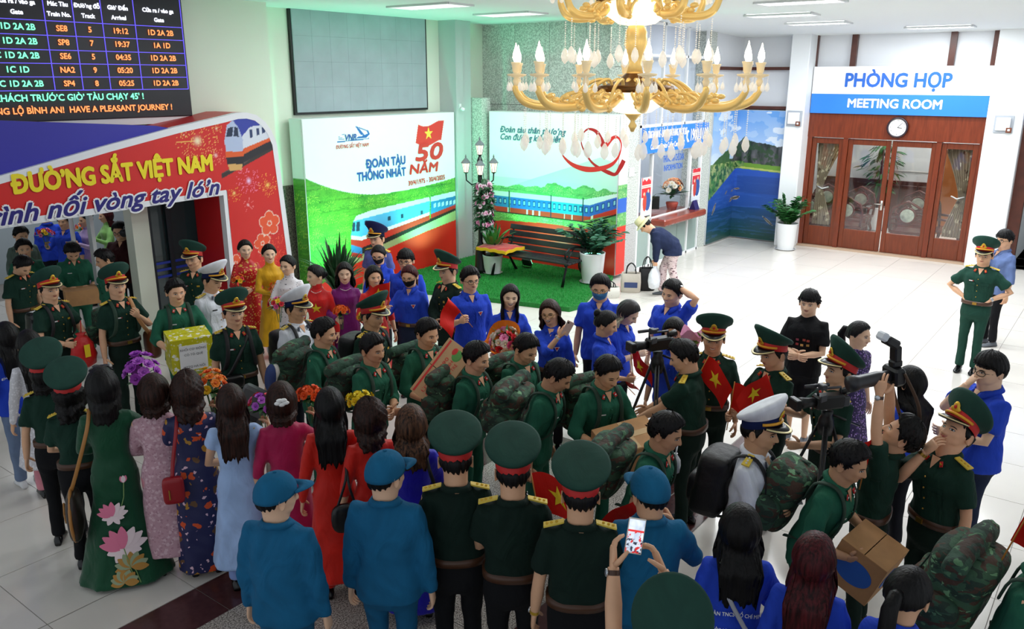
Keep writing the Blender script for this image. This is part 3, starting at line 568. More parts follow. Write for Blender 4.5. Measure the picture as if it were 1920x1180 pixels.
tv('VNR', tb_, .15, 1.06, 2.77, .26, .25, .004); tv('ĐƯỜNG SẮT VIỆT NAM', trd, .09, 1.1, 2.62, .78, .2, .001)
tv('ĐOÀN TÀU', tb_, .22, 1.92, 2.27, 1.02, 0, .008); tv('THỐNG NHẤT', tb_, .22, 1.8, 2.05, 1.25, 0, .008)
tv('50', trd, .44, 3.08, 2.37, .78, .15, .018); tv('NĂM', trd, .25, 2.93, 2.07, .82, .15, .012); tv('30/4/1975 - 30/4/2025', trd, .13, 3.02, 1.83, 1.06, 0, .003, rot=.03)
# advertising panel 2 (heart), facing the hall
def heart(P):
    u, v = P.U, P.V; P.mixn(v > -1, 'e6f6f4', 'fbfdfd', np.clip((v-1.5)*1.0, 0, 1))
    P.put((v < 1.5+.75*np.clip((u-.4)/2.3, 0, 1)-.25*np.clip(u-2.7, 0, 1)) & (v > 1.5), 'a9dccb', .6); P.put((v < 1.72) & (v > 1.4), 'bfe8dc', .5)
    jungle(P, v < 1.5+.25*fbm(u*3, u*0, 2)*np.clip((u-.2), .3, 1.2), 4., '2f9a55', '9fdc8a')
    P.put((v < 1.05) & (v > .85), 'c9e6b0', .7); jungle(P, v < 1.02+.12*fbm(u*6, u*0, 5), 5., '3fa040', 'b7e07a')
    t_ = lambda a, b: P.poly([(a, 1.0+max(0, a-2.5)*.35), (b, 1.0+max(0, b-2.5)*.35), (b, 1.42+max(0, b-2.5)*.3), (a, 1.42+max(0, a-2.5)*.3)])
    for a, b, c in ((.1, .52, '2f86c4'), (.54, 1.58, '2a6fd0'), (1.6, 2.34, '2fa3c8'), (2.36, 3.0, '3568c8'), (3.0, 3.2, '3568c8')):
        m = t_(a, b); sl = np.maximum(0, u-2.5)*.35; w = v-sl; P.put(m & (w > 1.32), 'd9ece8'); P.put(m & (w <= 1.32), c); P.put(m & (w < 1.1), 'cf3a2b'); P.put(m & (w < 1.1) & (u > a+.1) & (np.sin(u*40) > .6) & (vn(u*9, u*0, 3) > .6), 'f3e6d8'); P.put(m & (w > 1.16) & (w < 1.28) & (np.sin(u*50) > -.1), '18478e'); P.put(m & (w > 1.18) & (w < 1.26) & (np.sin(u*50) > .6), '8fd0d8')
        P.put(P.line((b, 1.0+max(0, b-2.5)*.35), (b, 1.44+max(0, b-2.5)*.3), .012), '14304a')
    P.put((v < 1.0+np.maximum(0, u-2.5)*.35) & (v > .965+np.maximum(0, u-2.5)*.35) & (u > .1), '2b2b28')
    P.put(v < np.interp(u, [0, .3, 1.4, 2.5, 3.3], [.74, .8, .86, .84, .95])-.0, 'dd3021')
hp = root('advertising_panel', (0, 0, 0), 'pale advertising panel with red ribbon heart and train behind bench', 'panel')
MB().b2(13.77, 14.12, 7.92, 11.03, .08, 3.14).build('light_box', mat('box_white', 'e8ecec', .4), hp)
painted('print', (13.762, 11.03, .09), (0, -1, 0), (0, 0, 1), 3.1, 3.04, .0125, heart, prm, hp)
def ribbon(pts, wd, c, off):
    pts = [np.array(p, float) for p in pts]; n = len(pts); Q, Wd = [], []
    for i in range(n-1):
        a, b, c_, d = pts[max(i-1, 0)], pts[i], pts[i+1], pts[min(i+2, n-1)]
        for t in np.linspace(0, 1, 6, endpoint=False): Q.append(.5*(2*b+(c_-a)*t+(2*a-5*b+4*c_-d)*t*t+(-a+3*b-3*c_+d)*t**3)); Wd.append(wd[i]*(1-t)+wd[i+1]*t)
    Q.append(pts[-1]); Wd.append(wd[-1]); G = []
    for i, q in enumerate(Q):
        t = Q[min(i+1, len(Q)-1)]-Q[max(i-1, 0)]; t = t/np.linalg.norm(t); nn = np.array([-t[1], t[0]])*Wd[i]
        G.append([(13.762-off, 11.03-(q[0]+s_*nn[0]), .09+q[1]-.09+s_*nn[1]) for s_ in (-1, 1)])
    MB().grid(G).build('ribbon_print', mat('ribbon_'+c, c, .45), hp)
ribbon([(2.79, 2.53), (2.7, 2.68), (2.6, 2.82), (2.42, 2.86), (2.3, 2.76), (2.27, 2.6), (2.36, 2.42), (2.52, 2.24), (2.7, 2.14), (2.9, 2.07), (3.05, 2.05), (3.16, 2.2), (3.22, 2.32)], [.06, .055, .035, .018, .012, .012, .018, .022, .028, .04, .03, .045, .045], 'b81a20', .002)
ribbon([(1.79, 2.44), (1.88, 2.3), (2.1, 2.16), (2.4, 2.1), (2.7, 2.13), (2.95, 2.22), (3.09, 2.36), (3.15, 2.52), (3.14, 2.66), (3.05, 2.74), (2.94, 2.7), (2.79, 2.53)], [.003, .018, .04, .052, .045, .035, .02, .012, .015, .022, .035, .05], 'dc2a2a', .004)
def hside(P): P.put(P.V > -1, 'eef6f2'); jungle(P, P.V < 1.75, 4., '2f9a55', '9fdc8a'); P.put(P.V < .95, 'dd3021'); P.put((P.V > 1.2) & (P.V < 1.5), '3568c8')
painted('side_print', (13.77, 7.912, .09), (1, 0, 0), (0, 0, 1), .34, 3.04, .02, hside, prm, hp)
for s, z, w in (('Đoàn tàu thân thương', 2.78, 1.62), ('Con đường kiến thiết', 2.63, 1.5)): text('lettering', s, mat('print_teal', '3b7f92', .4), hp, .17, (13.76, 11.03-.28, z), (0, -1, 0), (0, 0, 1), align='LEFT', shear=.3, bold=.004, width=w)
# LED display, departure board
ld = root('display_screen', (0, 0, 0), 'large blank grey display screen high on the wall beside the board', 'screen'); ldm = mat('dark_led', 'a0adb4', .5, var=.06, vscale=3)
MB().b2(9.36, 12.68, 11.74, 11.8, 3.18, 4.9).build('frame', blk, ld)
for i in range(8):
    for k in range(4): MB().b2(9.39+i*.405+.001, 9.39+(i+1)*.405-.001, 11.72, 11.745, 3.22+k*.42+.001, 3.22+(k+1)*.42-.001).build('led_panel', ldm, ld)
db = root('departure_board', (0, 0, 0), 'black electronic departure board with orange and green train times', 'screen')
MB().b2(1.0, 6.93, 10.98, 11.095, 3.27, 4.895, 0, .01).build('casing', mat('board_black', '26262c', .4), db); MB().b2(1.0, 7.0, 11.0, 11.1, 3.18, 3.27).build('lower_ledge', wh_s, db)
om = mat('led_orange', 'ff9a58', .5, emit=1.); gm = mat('led_green', '8affcf', .5, emit=.9); wm = mat('led_white', 'f2f4ff', .5, emit=1.2); pm_ = mat('led_violet', '6a5cff', .5, emit=.9)
g = MB(); xs = [4.0, 5.07, 5.42, 5.78, 6.22, 6.9]; zs = [4.86, 4.46, 4.29, 4.12, 3.96, 3.8, 3.64]
for x in xs[1:]: g.b2(x-.004, x+.004, 10.972, 10.98, 3.64, 4.86)
for z in zs: g.b2(2.0, 6.9, 10.972, 10.98, z-.004, z+.004)
g.build('grid_lines', pm_, db)
def tb2(s, m, x, z, size=.1, w=None, al='CENTER'): text('lettering', s, m, db, size, (x, 10.97, z), (1, 0, 0), (0, 0, 1), bold=.003, width=w, align=al)
for x, a, b in ((4.75, 'Cửa ra / vào ga', 'Gate'), (5.24, 'Mác Tàu', 'Train No.'), (5.6, 'Đường đỗ', 'Track'), (6.0, 'Giờ Đến', 'Arrival'), (6.56, 'Cửa ra / vào ga', 'Gate')):
    tb2(a, wm, x, 4.66, .072); tb2(b, wm, x, 4.54, .072)
for i, (g0, n, tk, t, gt) in enumerate((('1C 1D 2A 2B', 'SE8', '5', '19:12', '1D 2A 2B'), ('1C 1D 2A 2B', 'SP8', '7', '19:37', '1A 1D'), ('1C 1D 2A 2B', 'SE6', '5', '04:35', '1D 2A 2B'), ('1C 1D', 'NA2', '9', '05:20', '1D 2A 2B'), ('1C 1D 2A 2B', 'SP4', '8', '05:25', '1D 2A 2B'))):
    z = 4.375-i*.164; tb2(g0, gm, 4.66, z, .1); tb2(n, om, 5.25, z, .095); tb2(tk, om, 5.6, z, .095); tb2(t, om, 6.0, z, .095); tb2(gt, om, 6.56, z, .095)
tb2("MỞ CỬA ĐÓN KHÁCH TRƯỚC GIỜ TÀU CHẠY 45' !", gm, 6.22, 3.55, .11, None, 'RIGHT'); tb2('KÍNH CHÚC QUÝ KHÁCH THƯỢNG LỘ BÌNH AN!  HAVE A PLEASANT JOURNEY !', om, 6.62, 3.4, .105, None, 'RIGHT')
# festive gate
ag = root('festive_gate', (0, 0, 0), 'large red festive gate with white border and yellow ĐƯỜNG SẮT VIỆT NAM lettering', 'gate')
outer = [(1.2, 0), (1.2, 1.9), (2.0, 2.3), (4.01, 2.72), (5.31, 2.99), (6.26, 3.17), (6.98, 3.28), (7.2, 3.32), (7.36, 3.32), (7.52, 3.28), (7.66, 3.18), (7.76, 3.05), (7.84, 2.85), (7.96, 1.15), (8.03, 0)]
inner = [(6.86, 0), (6.86, 2.2), (3.92, 2.13), (2.0, 2.08), (2.0, 0)]
def archpoly(d):  # outline shrunk by d
    o = [(x-(d if x > 7.0 else -d*.2), z-(d if z > .01 else 0)) for x, z in outer]; return o
Mx = Matrix(((1, 0, 0, 0), (0, 0, 1, 0), (0, 1, 0, 0), (0, 0, 0, 1)))
MB().prism(outer+[(6.86, 0), (6.86, 2.2), (3.92, 2.13), (2.0, 2.08), (2.0, 0)], 10.32, 10.42, M=Mx).build('front_board', mat('gate_white', 'eef0f4', .4), ag)
MB().prism([(5.3, 2.9)]+outer[5:]+[(6.86, 0), (6.86, 2.2), (5.3, 2.16)], 10.42, 11.06, M=Mx).build('gate_body', mat('gate_red', 'c81a20', .4), ag)
MB().prism([(1.2, 1.95), (2.0, 2.25), (4.01, 2.68), (6.26, 3.14), (6.0, 3.19), (4.11, 3.33), (1.2, 3.5)], 10.38, 10.5, M=Mx).build('blue_board', mat('gate_blue', '3431a8', .4), ag)
def archp(P):
    u, v = P.U+2, P.V; P.mixn(v > -1, 'd3201f', 'dd2b25', fbm(u, v, 2))
    burst(P, (4.54, 2.97), .3, 48); burst(P, (4.8, 2.76), .14, 30, 'ff9c7c', 'ffd0d0'); burst(P, (5.3, 2.36), .2, 26, 'ff8fb0', 'ffd9ff'); burst(P, (5.04, 2.21), .12, 22, 'ffc44d', 'ffe58a'); burst(P, (5.62, 2.27), .17, 26, 'ffb84d', 'ffd96b'); burst(P, (4.85, 3.12), .09, 18); burst(P, (5.25, 2.02), .1, 16, 'ffa0a0', 'ffd0d0'); burst(P, (5.7, 1.2), .3, 40, 'ff7a4d', 'e0452a'); burst(P, (4.35, 3.06), .05, 12)
    flower_art(P, (5.6, 1.7), .2); flower_art(P, (5.45, 1.42), .16, .6); flower_art(P, (4.96, 1.2), .14, .1)
    q = lambda pts: P.poly([(x-2, z) for x, z in pts])
    P.put(q([(6.86, 2.43), (7.79, 2.78), (7.79, 2.83), (6.86, 2.5)]), '3a3230'); P.put(q([(6.86, 2.5), (7.25, 2.66), (7.6, 2.8), (7.2, 2.58)]), '5c504a')
    P.put(q([(7.22, 2.62), (7.79, 2.82), (7.79, 2.92), (7.22, 2.74)]), '2a2a30'); P.put(q([(7.25, 2.74), (7.79, 2.93), (7.79, 2.97), (7.25, 2.82)]), 'e8622a'); P.put(q([(7.25, 2.82), (7.79, 2.97), (7.8, 3.05), (7.5, 3.2), (7.28, 3.22), (7.22, 3.0)]), 'dfe6f2'); P.put(q([(7.22, 3.1), (7.6, 3.14), (7.5, 3.2), (7.3, 3.26), (7.08, 3.22)]), '3543a8'); P.put(q([(7.2, 2.95), (7.4, 3.12), (7.3, 3.2), (7.2, 3.1)]), '3543a8')
    P.put(q([(6.97, 2.75), (7.24, 2.72), (7.26, 2.95), (7.2, 3.12), (7.12, 3.22), (7.02, 3.16), (6.96, 2.95)]), 'b9c8e6'); P.put(q([(6.99, 3.0), (7.09, 3.0), (7.12, 3.13), (7.03, 3.12)]), '20304c'); P.put(q([(7.11, 3.0), (7.2, 2.99), (7.19, 3.12), (7.14, 3.13)]), '20304c')
    P.put(q([(6.95, 2.72), (7.25, 2.7), (7.25, 2.78), (6.96, 2.8)]), 'e8622a'); P.put(q([(6.97, 2.62), (7.24, 2.6), (7.25, 2.71), (6.96, 2.72)]), '26262c'); P.put(q([(7.0, 2.53), (7.2, 2.52), (7.22, 2.61), (6.98, 2.62)]), 'e0b06a')
    for x in (7.38, 7.5, 7.6, 7.68): P.put(q([(x, 2.96+(x-7.38)*.25), (x+.05, 2.975+(x-7.38)*.25), (x+.05, 3.08+(x-7.38)*.1), (x, 3.08+(x-7.38)*.1)]), '2b3f6c')
def archclip(u, v):
    x = u+2; top = np.interp(x, [p[0] for p in outer[1:13]], [p[1]-.075 for p in outer[1:13]]); right = np.interp(v, [0, 1.15, 2.85, 3.4], [7.97, 7.9, 7.77, 7.5]); hole = (x < 6.93) & (v < np.interp(x, [2, 3.92, 6.93], [2.13, 2.19, 2.26]))
    return (v < top) & (x < right) & ~hole
painted('print', (2, 10.313, 0), (1, 0, 0), (0, 0, 1), 6.05, 3.36, .0118, archp, prm, ag, archclip)
def border(pts, w, side):
    G = []
    for i, (x, z) in enumerate(pts):
        a, b = pts[max(i-1, 0)], pts[min(i+1, len(pts)-1)]; t = np.array([b[0]-a[0], b[1]-a[1]]); t = t/np.linalg.norm(t); nn = np.array([t[1], -t[0]])*side; G.append([(x, 10.309, z), (x+nn[0]*w, 10.309, z+nn[1]*w)])
    MB().grid(G).build('white_border', MATS['gate_white'], ag)
border(outer[1:], .085, 1); border([(6.86, 0), (6.86, 2.2), (3.92, 2.13), (2.0, 2.08)], .085, 1)
yl = mat('gate_yellow', 'f7e11f', .45); nv = mat('gate_navy', '241c78', .45)
text('lettering', 'ĐƯỜNG SẮT VIỆT NAM', yl, ag, .3, (5.43, 10.306, 2.63), (1, 0, .02), (0, 0, 1), bold=.014, width=2.6)
for m, bd, of in ((wh_s, .03, .0), (nv, .008, .004)): text('lettering', 'Hành trình nối vòng tay lớn', m, ag, .3, (6.78, 10.303-of, 2.32), (1, 0, .02), (0, 0, 1), bold=bd, shear=.35, align='RIGHT', width=3.95)
# glazed doorway behind the gate
dk = struct(MB().b2(6.15, 7.35, 11.2, 11.24, 0, 3.05).build('door_9', glassmat('dark_glass', '26383a', .3, .05)))
f = MB(); rect_frame2 = [f.b2(x, x+.07, 11.16, 11.28, 0, 3.05) for x in (6.15, 6.45, 7.28)]; f.build('door_frame', mat('dark_frame', '16262c', .4), dk)
for z in (.98, 1.08, 1.18): MB().b2(6.2, 7.3, 11.17, 11.19, z, z+.035).build('blue_stripe', mat('stripe_blue', '1f3fae', .4), dk)
struct(MB().b2(5.35, 5.4, 11.15, 11.25, 0, 3.05).build('trim_5', mat('grey_aluminium', 'c5cbcc')))
pw = MB(); pw.b2(0, 11, 17.0, 17.2, 0, 3.6); pw.b2(10.9, 11, 12, 17, 0, 3.6); pw.b2(0, 11, 12.0, 17, 3.6, 3.7); pw.b2(0, 8.25, 11.3, 12.0, 3.6, 3.7); struct(pw.build('wall_platform', mat('platform_grey', 'aab4ba', .7)))
# ceiling lights
cl0 = None
for i, (x, y, sx, sy, p) in enumerate(LAMPS):
    if not vis(x, y, ceil_z(x), 30): continue
    z = ceil_z(x); t = root('ceiling_light', (x, y, z), {(10.3, 9.45): 'long louvred ceiling light above the left advertising panel', (12.4, 9.45): 'louvred ceiling light above the heart panel'}.get((x, y), 'white ceiling light panel at %s' % ['far row nearest the doors', 'second row left of sign', 'third row beside the chandelier', 'far row on the right edge', 'second row on the right edge', 'row over the doors', 'near row right', 'a', 'b', 'mid row left', 'mid row right', 'middle of the hall'][i % 12]), 'light')
    f = MB(); 
    for s_ in (-1, 1): f.b2(s_*sx/2-.02, s_*sx/2+.02, -sy/2, sy/2, -.03, 0); f.b2(-sx/2, sx/2, s_*sy/2-.02, s_*sy/2+.02, -.03, 0)
    f.build('frame', mat('lamp_frame', 'd9dcdc', .4), t); MB().b2(-sx/2, sx/2, -sy/2, sy/2, -.012, -.004).build('diffuser', mat('lamp_glow', 'ffffff', .4, emit=2.2), t)
    for k in range(1, 10): MB().b2(-sx/2, sx/2, -sy/2+k*sy/10-.004, -sy/2+k*sy/10+.004, -.03, -.012).build('louvre', mat('lamp_frame', 'd9dcdc', .4), t)
# ================================================================ PEOPLE BUILDER
skinm = {}
def skin(c='d9a683'):
    if c not in skinm:
        c2 = tuple(min(255, int(c[i:i+2], 16)+18)/255 for i in (0, 2, 4)); m = mat('skin_'+c, c2, .5, var=.05, vscale=14, spec=.35); b = m.node_tree.nodes['Principled BSDF']; b.inputs['Subsurface Weight'].default_value = 0; skinm[c] = m
    return skinm[c]
eye_d = mat('eye_dark', '1a1210', .2); eye_w = mat('eye_white', 'ece6e0', .3); lipm = mat('lips', 'b4605a', .45); lipr = mat('lips_red', 'b8323c', .4); browm = mat('brow', '1d1512', .7)
def hairmat(name, c, c2=None, rough=.46):
    if name in MATS: return MATS[name]
    m, nt, b = nodes(name); L = nt.links.new; tc = node(nt, 'ShaderNodeTexCoord'); mp = node(nt, 'ShaderNodeMapping'); L(tc.outputs['Object'], mp.inputs[0]); mp.inputs['Scale'].default_value = (70, 70, 3)
    n = node(nt, 'ShaderNodeTexNoise', Scale=1., Detail=3.); L(mp.outputs[0], n.inputs['Vector'])
    r = node(nt, 'ShaderNodeValToRGB'); L(n.outputs['Fac'], r.inputs[0]); r.color_ramp.elements[0].position = .35; r.color_ramp.elements[1].position = .68
    l = lin(c); r.color_ramp.elements[0].color = (*[x*.6 for x in l], 1); r.color_ramp.elements[1].color = (*(lin(c2) if c2 else [x*1.6+.001 for x in l]), 1)
    L(r.outputs[0], b.inputs['Base Color']); b.inputs['Roughness'].default_value = rough; b.inputs['Specular IOR Level'].default_value = .22
    bp = node(nt, 'ShaderNodeBump', Strength=.9, Distance=.006); L(n.outputs['Fac'], bp.inputs['Height']); L(bp.outputs[0], b.inputs['Normal'])
    MATS[name] = m; return m
h_black = hairmat('hair_black', '0c0a0b'); h_brown = hairmat('hair_brown', '1e110e', '3b2018'); h_high = hairmat('hair_highlight', '1a1110', '6a4630'); h_red = hairmat('hair_red', '2a0d10', '5a1a20')
def blonde():
    m, nt, b = nodes('hair_dipdye'); L = nt.links.new; tc = node(nt, 'ShaderNodeTexCoord'); sp = node(nt, 'ShaderNodeSeparateXYZ'); L(tc.outputs['Object'], sp.inputs[0])
    mp = node(nt, 'ShaderNodeMapping'); L(tc.outputs['Object'], mp.inputs[0]); mp.inputs['Scale'].default_value = (60, 60, 3); n = node(nt, 'ShaderNodeTexNoise', Scale=1., Detail=3.); L(mp.outputs[0], n.inputs['Vector'])
    a = node(nt, 'ShaderNodeMath', operation='MULTIPLY_ADD'); L(n.outputs['Fac'], a.inputs[0]); a.inputs[1].default_value = .16; L(sp.outputs['Z'], a.inputs[2])
    r = node(nt, 'ShaderNodeValToRGB'); L(a.outputs[0], r.inputs[0]); e = r.color_ramp.elements; mr_ = node(nt, 'ShaderNodeMapRange'); L(a.outputs[0], mr_.inputs[0]); mr_.inputs[1].default_value = 1.5; mr_.inputs[2].default_value = 1.72; L(mr_.outputs[0], r.inputs[0])
    e[0].color = rgba('cfc9a8'); e[0].position = .25; e[1].color = rgba('120e0e'); e[1].position = .6; L(r.outputs[0], b.inputs['Base Color']); b.inputs['Roughness'].default_value = .45; return m
h_blonde = blonde()
D = np.pi/180
def g2(t, p, t0, p0, st, sp): return np.exp(-((t-t0)/st)**2-((p-p0)/sp)**2)
HC = np.array([0, .0, 1.585])
def headR(th, ph, fem=0, fat=0., smile=0., feat=1.):
    """radius of the head surface in direction (th from the front, ph up), degrees"""
    th = np.asarray(th, float); ph = np.asarray(ph, float); at = np.abs(th); front = np.clip(1-at/100, 0, 1)
    dx, dy, dz = np.cos(ph*D)*np.sin(th*D), np.cos(ph*D)*np.cos(th*D), np.sin(ph*D)
    low = np.clip(-ph/50, 0, 1)
    a = .076*(1-.20*low*(1.0 if fem else .82))*(1+fat*.5); b = np.where(dy > 0, .092-.004*low, .098*(1-.18*low)); c = np.where(dz > 0, .113, .128)
    r = 1/np.sqrt((dx/a)**2+(dy/b)**2+(dz/c)**2)
    r = r*(1-.035*g2(at, ph, 62, 22, 22, 20))
    if feat:
        n = np.clip((6-ph)/20, 0, 1)*(ph > -19.5)+np.clip((ph+24)/4.5, 0, 1)*(ph <= -19.5)
        r = r+feat*(.021*n*np.exp(-(th/(6.5+2*np.clip(-ph/18, 0, 1)))**2)+.007*g2(at, ph, 9, -17, 4.5, 3.5)
            -.0095*g2(at, ph, 20, 1, 11, 7.5)+.0045*g2(at, ph, 20, 0, 8, 4)+.003*g2(at, ph, 16, 11, 14, 4)+.005*g2(at, ph, 36, -13, 14, 11)*(1+smile)
            +.0065*g2(at, ph, 0, -29, 13, 4.6)-.003*g2(at, ph, 0, -29, 15, 1.3)-.004*g2(at, ph, 0, -36.5, 13, 3.2)+.006*g2(at, ph, 0, -46, 15, 7)-.003*g2(at, ph, 0, -22.5, 4, 3)-.002*smile*g2(at, ph, 24, -24, 4, 9))
        r = r+.006*(1-fem)*g2(at, ph, 52, -40, 20, 12)
    return r
def hp_(th, ph, off=0., **k):
    r = headR(th, ph, **k)+off; return HC+np.stack([r*np.cos(ph*D)*np.sin(th*D), r*np.cos(ph*D)*np.cos(th*D), r*np.sin(ph*D)], -1)
TH = np.concatenate([np.arange(-60, 61, 4), np.array([70, 80, 90, 100, 114, 130, 148, 166, 184, 202, 220, 238, 252, 262, 272, 281, 290])]).astype(float); TH = np.where(TH > 180, TH-360, TH)
def smooth01(x): x = np.clip(x, 0, 1); return x*x*(3-2*x)
_headc = {}
def head_arrays(fem, fat, smile, mouth, eyes, mask):
    key = (fem, fat, smile, mouth, eyes, mask)
    if key in _headc: return _headc[key]
    mb = MB(); k = dict(fem=fem, fat=fat, smile=smile); rows = []; w = []
    for ph in np.concatenate([[89.5], np.arange(80, 44, -9), np.arange(40, -50, -3.1)]):
        lim = np.where(np.abs(TH) < 75, -90, -90)
        pe = np.where(ph < -20, -20+(ph+20)*np.where(np.abs(TH) > 60, np.clip(1-(np.abs(TH)-60)/90, .35, 1), 1), ph)
        rows.append(hp_(TH, pe, **k)); w.append(1.)
    last = rows[-1]; nr = .0535 if fem else .0625; nr *= 1+fat*.5
    ny = -.012
    c_ = np.stack([nr*np.sin(TH*D), ny+nr*1.05*np.cos(TH*D)], -1)
    for z, f, ww in ((1.49, .35, .9), (1.475, .8, .75), (1.455, 1, .5), (1.43, .98, .25), (1.405, .95, 0.)):
        xy = last[:, :2]*(1-f)+c_*f if f < 1 else c_*(f); zz = np.minimum(last[:, 2]-.004*f, 1.6) if f < .5 else np.full(len(TH), z); zz = zz*(1-f)+z*f if f < 1 else zz
        rows.append(np.concatenate([xy, zz[:, None]], 1)); w.append(ww)
    sw = .9 if fem else 1.
    for z, hx, hy in ((1.385, .095, .052), (1.34, .13, .07), (1.2, .125, .082), (1.0, .12, .08), (.9, .12, .08)):
        rows.append(np.stack([hx*sw*np.sin(TH*D), hy*sw*np.cos(TH*D), np.full(len(TH), z)], -1)); w.append(0.)
    P = np.array(rows); W = np.repeat(np.array(w), len(TH)); 
    mb.loft(P, 0)
    # ears
    for s in (-1, 1):
        E = []; 
        for t in np.linspace(0, 2*np.pi, 13)[:-1]: E.append([(s*.073, -.004+.012*np.cos(t), 1.583+.024*np.sin(t)), (s*.086, -.010+.017*np.cos(t), 1.584+.032*np.sin(t)), (s*.089, -.013+.015*np.cos(t), 1.585+.028*np.sin(t)), (s*.081, -.010+.008*np.cos(t), 1.585+.018*np.sin(t))])
        mb.loft(np.array(E).transpose(1, 0, 2), 0)
    if not (mask and False):
        def patch(t0, p0, tw, up, dn_, off, mi, arc=0., n=9, m=4):
            T_ = np.linspace(-1, 1, n); q = np.sqrt(np.clip(1-T_**2, 0, 1))**.9; G = []
            for i in range(m):
                f = i/(m-1); G.append(hp_(t0+T_*tw, p0+arc*T_**2+(up*(1-f)-dn_*f)*q, off, **k))
            mb.grid(G, mi=mi, flip=True)
        for s in (-1, 1):
            eo = {'open': (3.6, 2.4), 'small': (2.3, 1.6), 'closed': (.9, .5), 'smile': (1.6, .9), 'down': (.8, 1.2)}[eyes]
            patch(s*19, 1., 11, eo[0]+1.5, eo[1]+.8, .0014, 1, arc=(-1.2 if eyes == 'smile' else 0))
            if eyes in ('open', 'small'): patch(s*19, 1., 9, eo[0]-.2, eo[1]-.1, .0022, 2); patch(s*19, 1., 4.0, eo[0]+.3, eo[1], .0032, 1, n=7)
            patch(s*20, 11.8, 13.5, 2.2, 1.5, .0022, 4, arc=-2.5)
        if mouth == 'smile': patch(0, -28, 17, 3.2, 5.6, .001, 3, arc=4.5); patch(0, -28, 14.5, 1.4, 3.9, .0028, 2, arc=4.)
        elif mouth == 'laugh': patch(0, -26.5, 19, 4.2, 12., .001, 3, arc=4.); patch(0, -26.5, 16, 2.2, 9., .0026, 1, arc=3.5); patch(0, -26.5, 16, 2.0, 3.4, .0040, 2, arc=3.5)
        elif mouth == 'grin': patch(0, -28.5, 17, 1.9, 3.6, .001, 3, arc=5.)
        else: patch(0, -28, 13, 1.6, 3.8, .001, 3, arc=0.8); patch(0, -28.6, 12, .3, .4, .002, 1, arc=.8)
    V = np.concatenate(mb.v); w_ = np.ones(len(V)); w_[:len(W)] = W
    _headc[key] = (V, mb.f, mb.m, w_); return _headc[key]
def hand_arrays(curl, side, spread=1.):
    """right hand (side=1): wrist at the origin, fingers along +Y, palm facing -Z, thumb to -X (towards the body)"""
    mb = MB(); pr = []
    for y, w, t in ((-.02, .024, .019), (.01, .03, .017), (.045, .040, .015), (.08, .042, .013), (.092, .036, .009)):
        a = np.linspace(0, 2*np.pi, 12, endpoint=False); pr.append(np.stack([w*np.sign(np.cos(a))*np.abs(np.cos(a))**.7, np.full(12, y), t*np.sin(a)], -1))
    mb.loft(pr, 0)
    for i, (x, L_, r) in enumerate(((-.030, .070, .0088), (-.010, .078, .009), (.011, .073, .0086), (.030, .058, .0078))):
        p = np.array([x, .082, 0]); ang = 0; pts = [p-np.array([0, .02, 0]), p]; fx = (x*1.6)*spread
        for q, (f, l) in enumerate(((.55, .42), (1.0, .32), (.75, .26))):
            ang += curl*f*(1+.08*i); p = p+np.array([math.sin(fx*2)*math.cos(ang), math.cos(ang), -math.sin(ang)])*L_*l; pts.append(p)
        mb.tube(pts, [r, r*1.05, r, r*.9, r*.65], 7)
    p = np.array([-.03, .012, -.004]); pts = [p]; d = np.array([-.72, .62, -.3-.4*curl]); d /= np.linalg.norm(d)
    for l, dd in ((.036, d), (.03, d+np.array([.5*curl, .25, -.35*curl])), (.024, d+np.array([.9*curl, .3, -.6*curl]))): dd = dd/np.linalg.norm(dd); p = p+dd*l; pts.append(p)
    mb.tube(pts, [.014, .012, .0105, .007], 7)
    V = np.concatenate(mb.v); V[:, 0] *= side
    return V, mb.f
HANDS = {(c, s): hand_arrays(c, s) for c in (.15, .5, 1.15) for s in (-1, 1)}
def rotm(axis, deg): return np.array(Matrix.Rotation(R(deg), 3, axis))
def sup(hx, hy, z, n=22, e=2.4, yo=0., xo=0.):
    a = np.linspace(0, 2*np.pi, n, endpoint=False); c, s = np.cos(a), np.sin(a); f = lambda t: np.sign(t)*np.abs(t)**(2/e)
    return np.stack([xo+hx*f(c), yo+hy*f(s), np.full(n, z)], -1)
MALE = [(.80, .178, .122), (.88, .178, .122), (.95, .170, .118), (1.05, .156, .108), (1.15, .162, .112), (1.25, .178, .12), (1.32, .182, .118), (1.365, .172, .10), (1.405, .130, .080), (1.44, .083, .068), (1.47, .062, .058)]
FEM = [(.80, .172, .118), (.88, .172, .118), (.95, .160, .108), (1.04, .130, .090), (1.12, .132, .092), (1.22, .150, .112), (1.29, .158, .114), (1.345, .148, .090), (1.395, .108, .071), (1.43, .070, .061), (1.465, .055, .054)]
REM = []
def smoothmesh(o, vox, disp=.004, seed=0, freq=1.):
    REM.append((o, vox, disp, seed, freq)); md = o.modifiers.new('r', 'REMESH'); md.mode = 'VOXEL'; md.voxel_size = vox; md.use_smooth_shade = True
    m2 = o.modifiers.new('s', 'SMOOTH'); m2.factor = .5; m2.iterations = 3
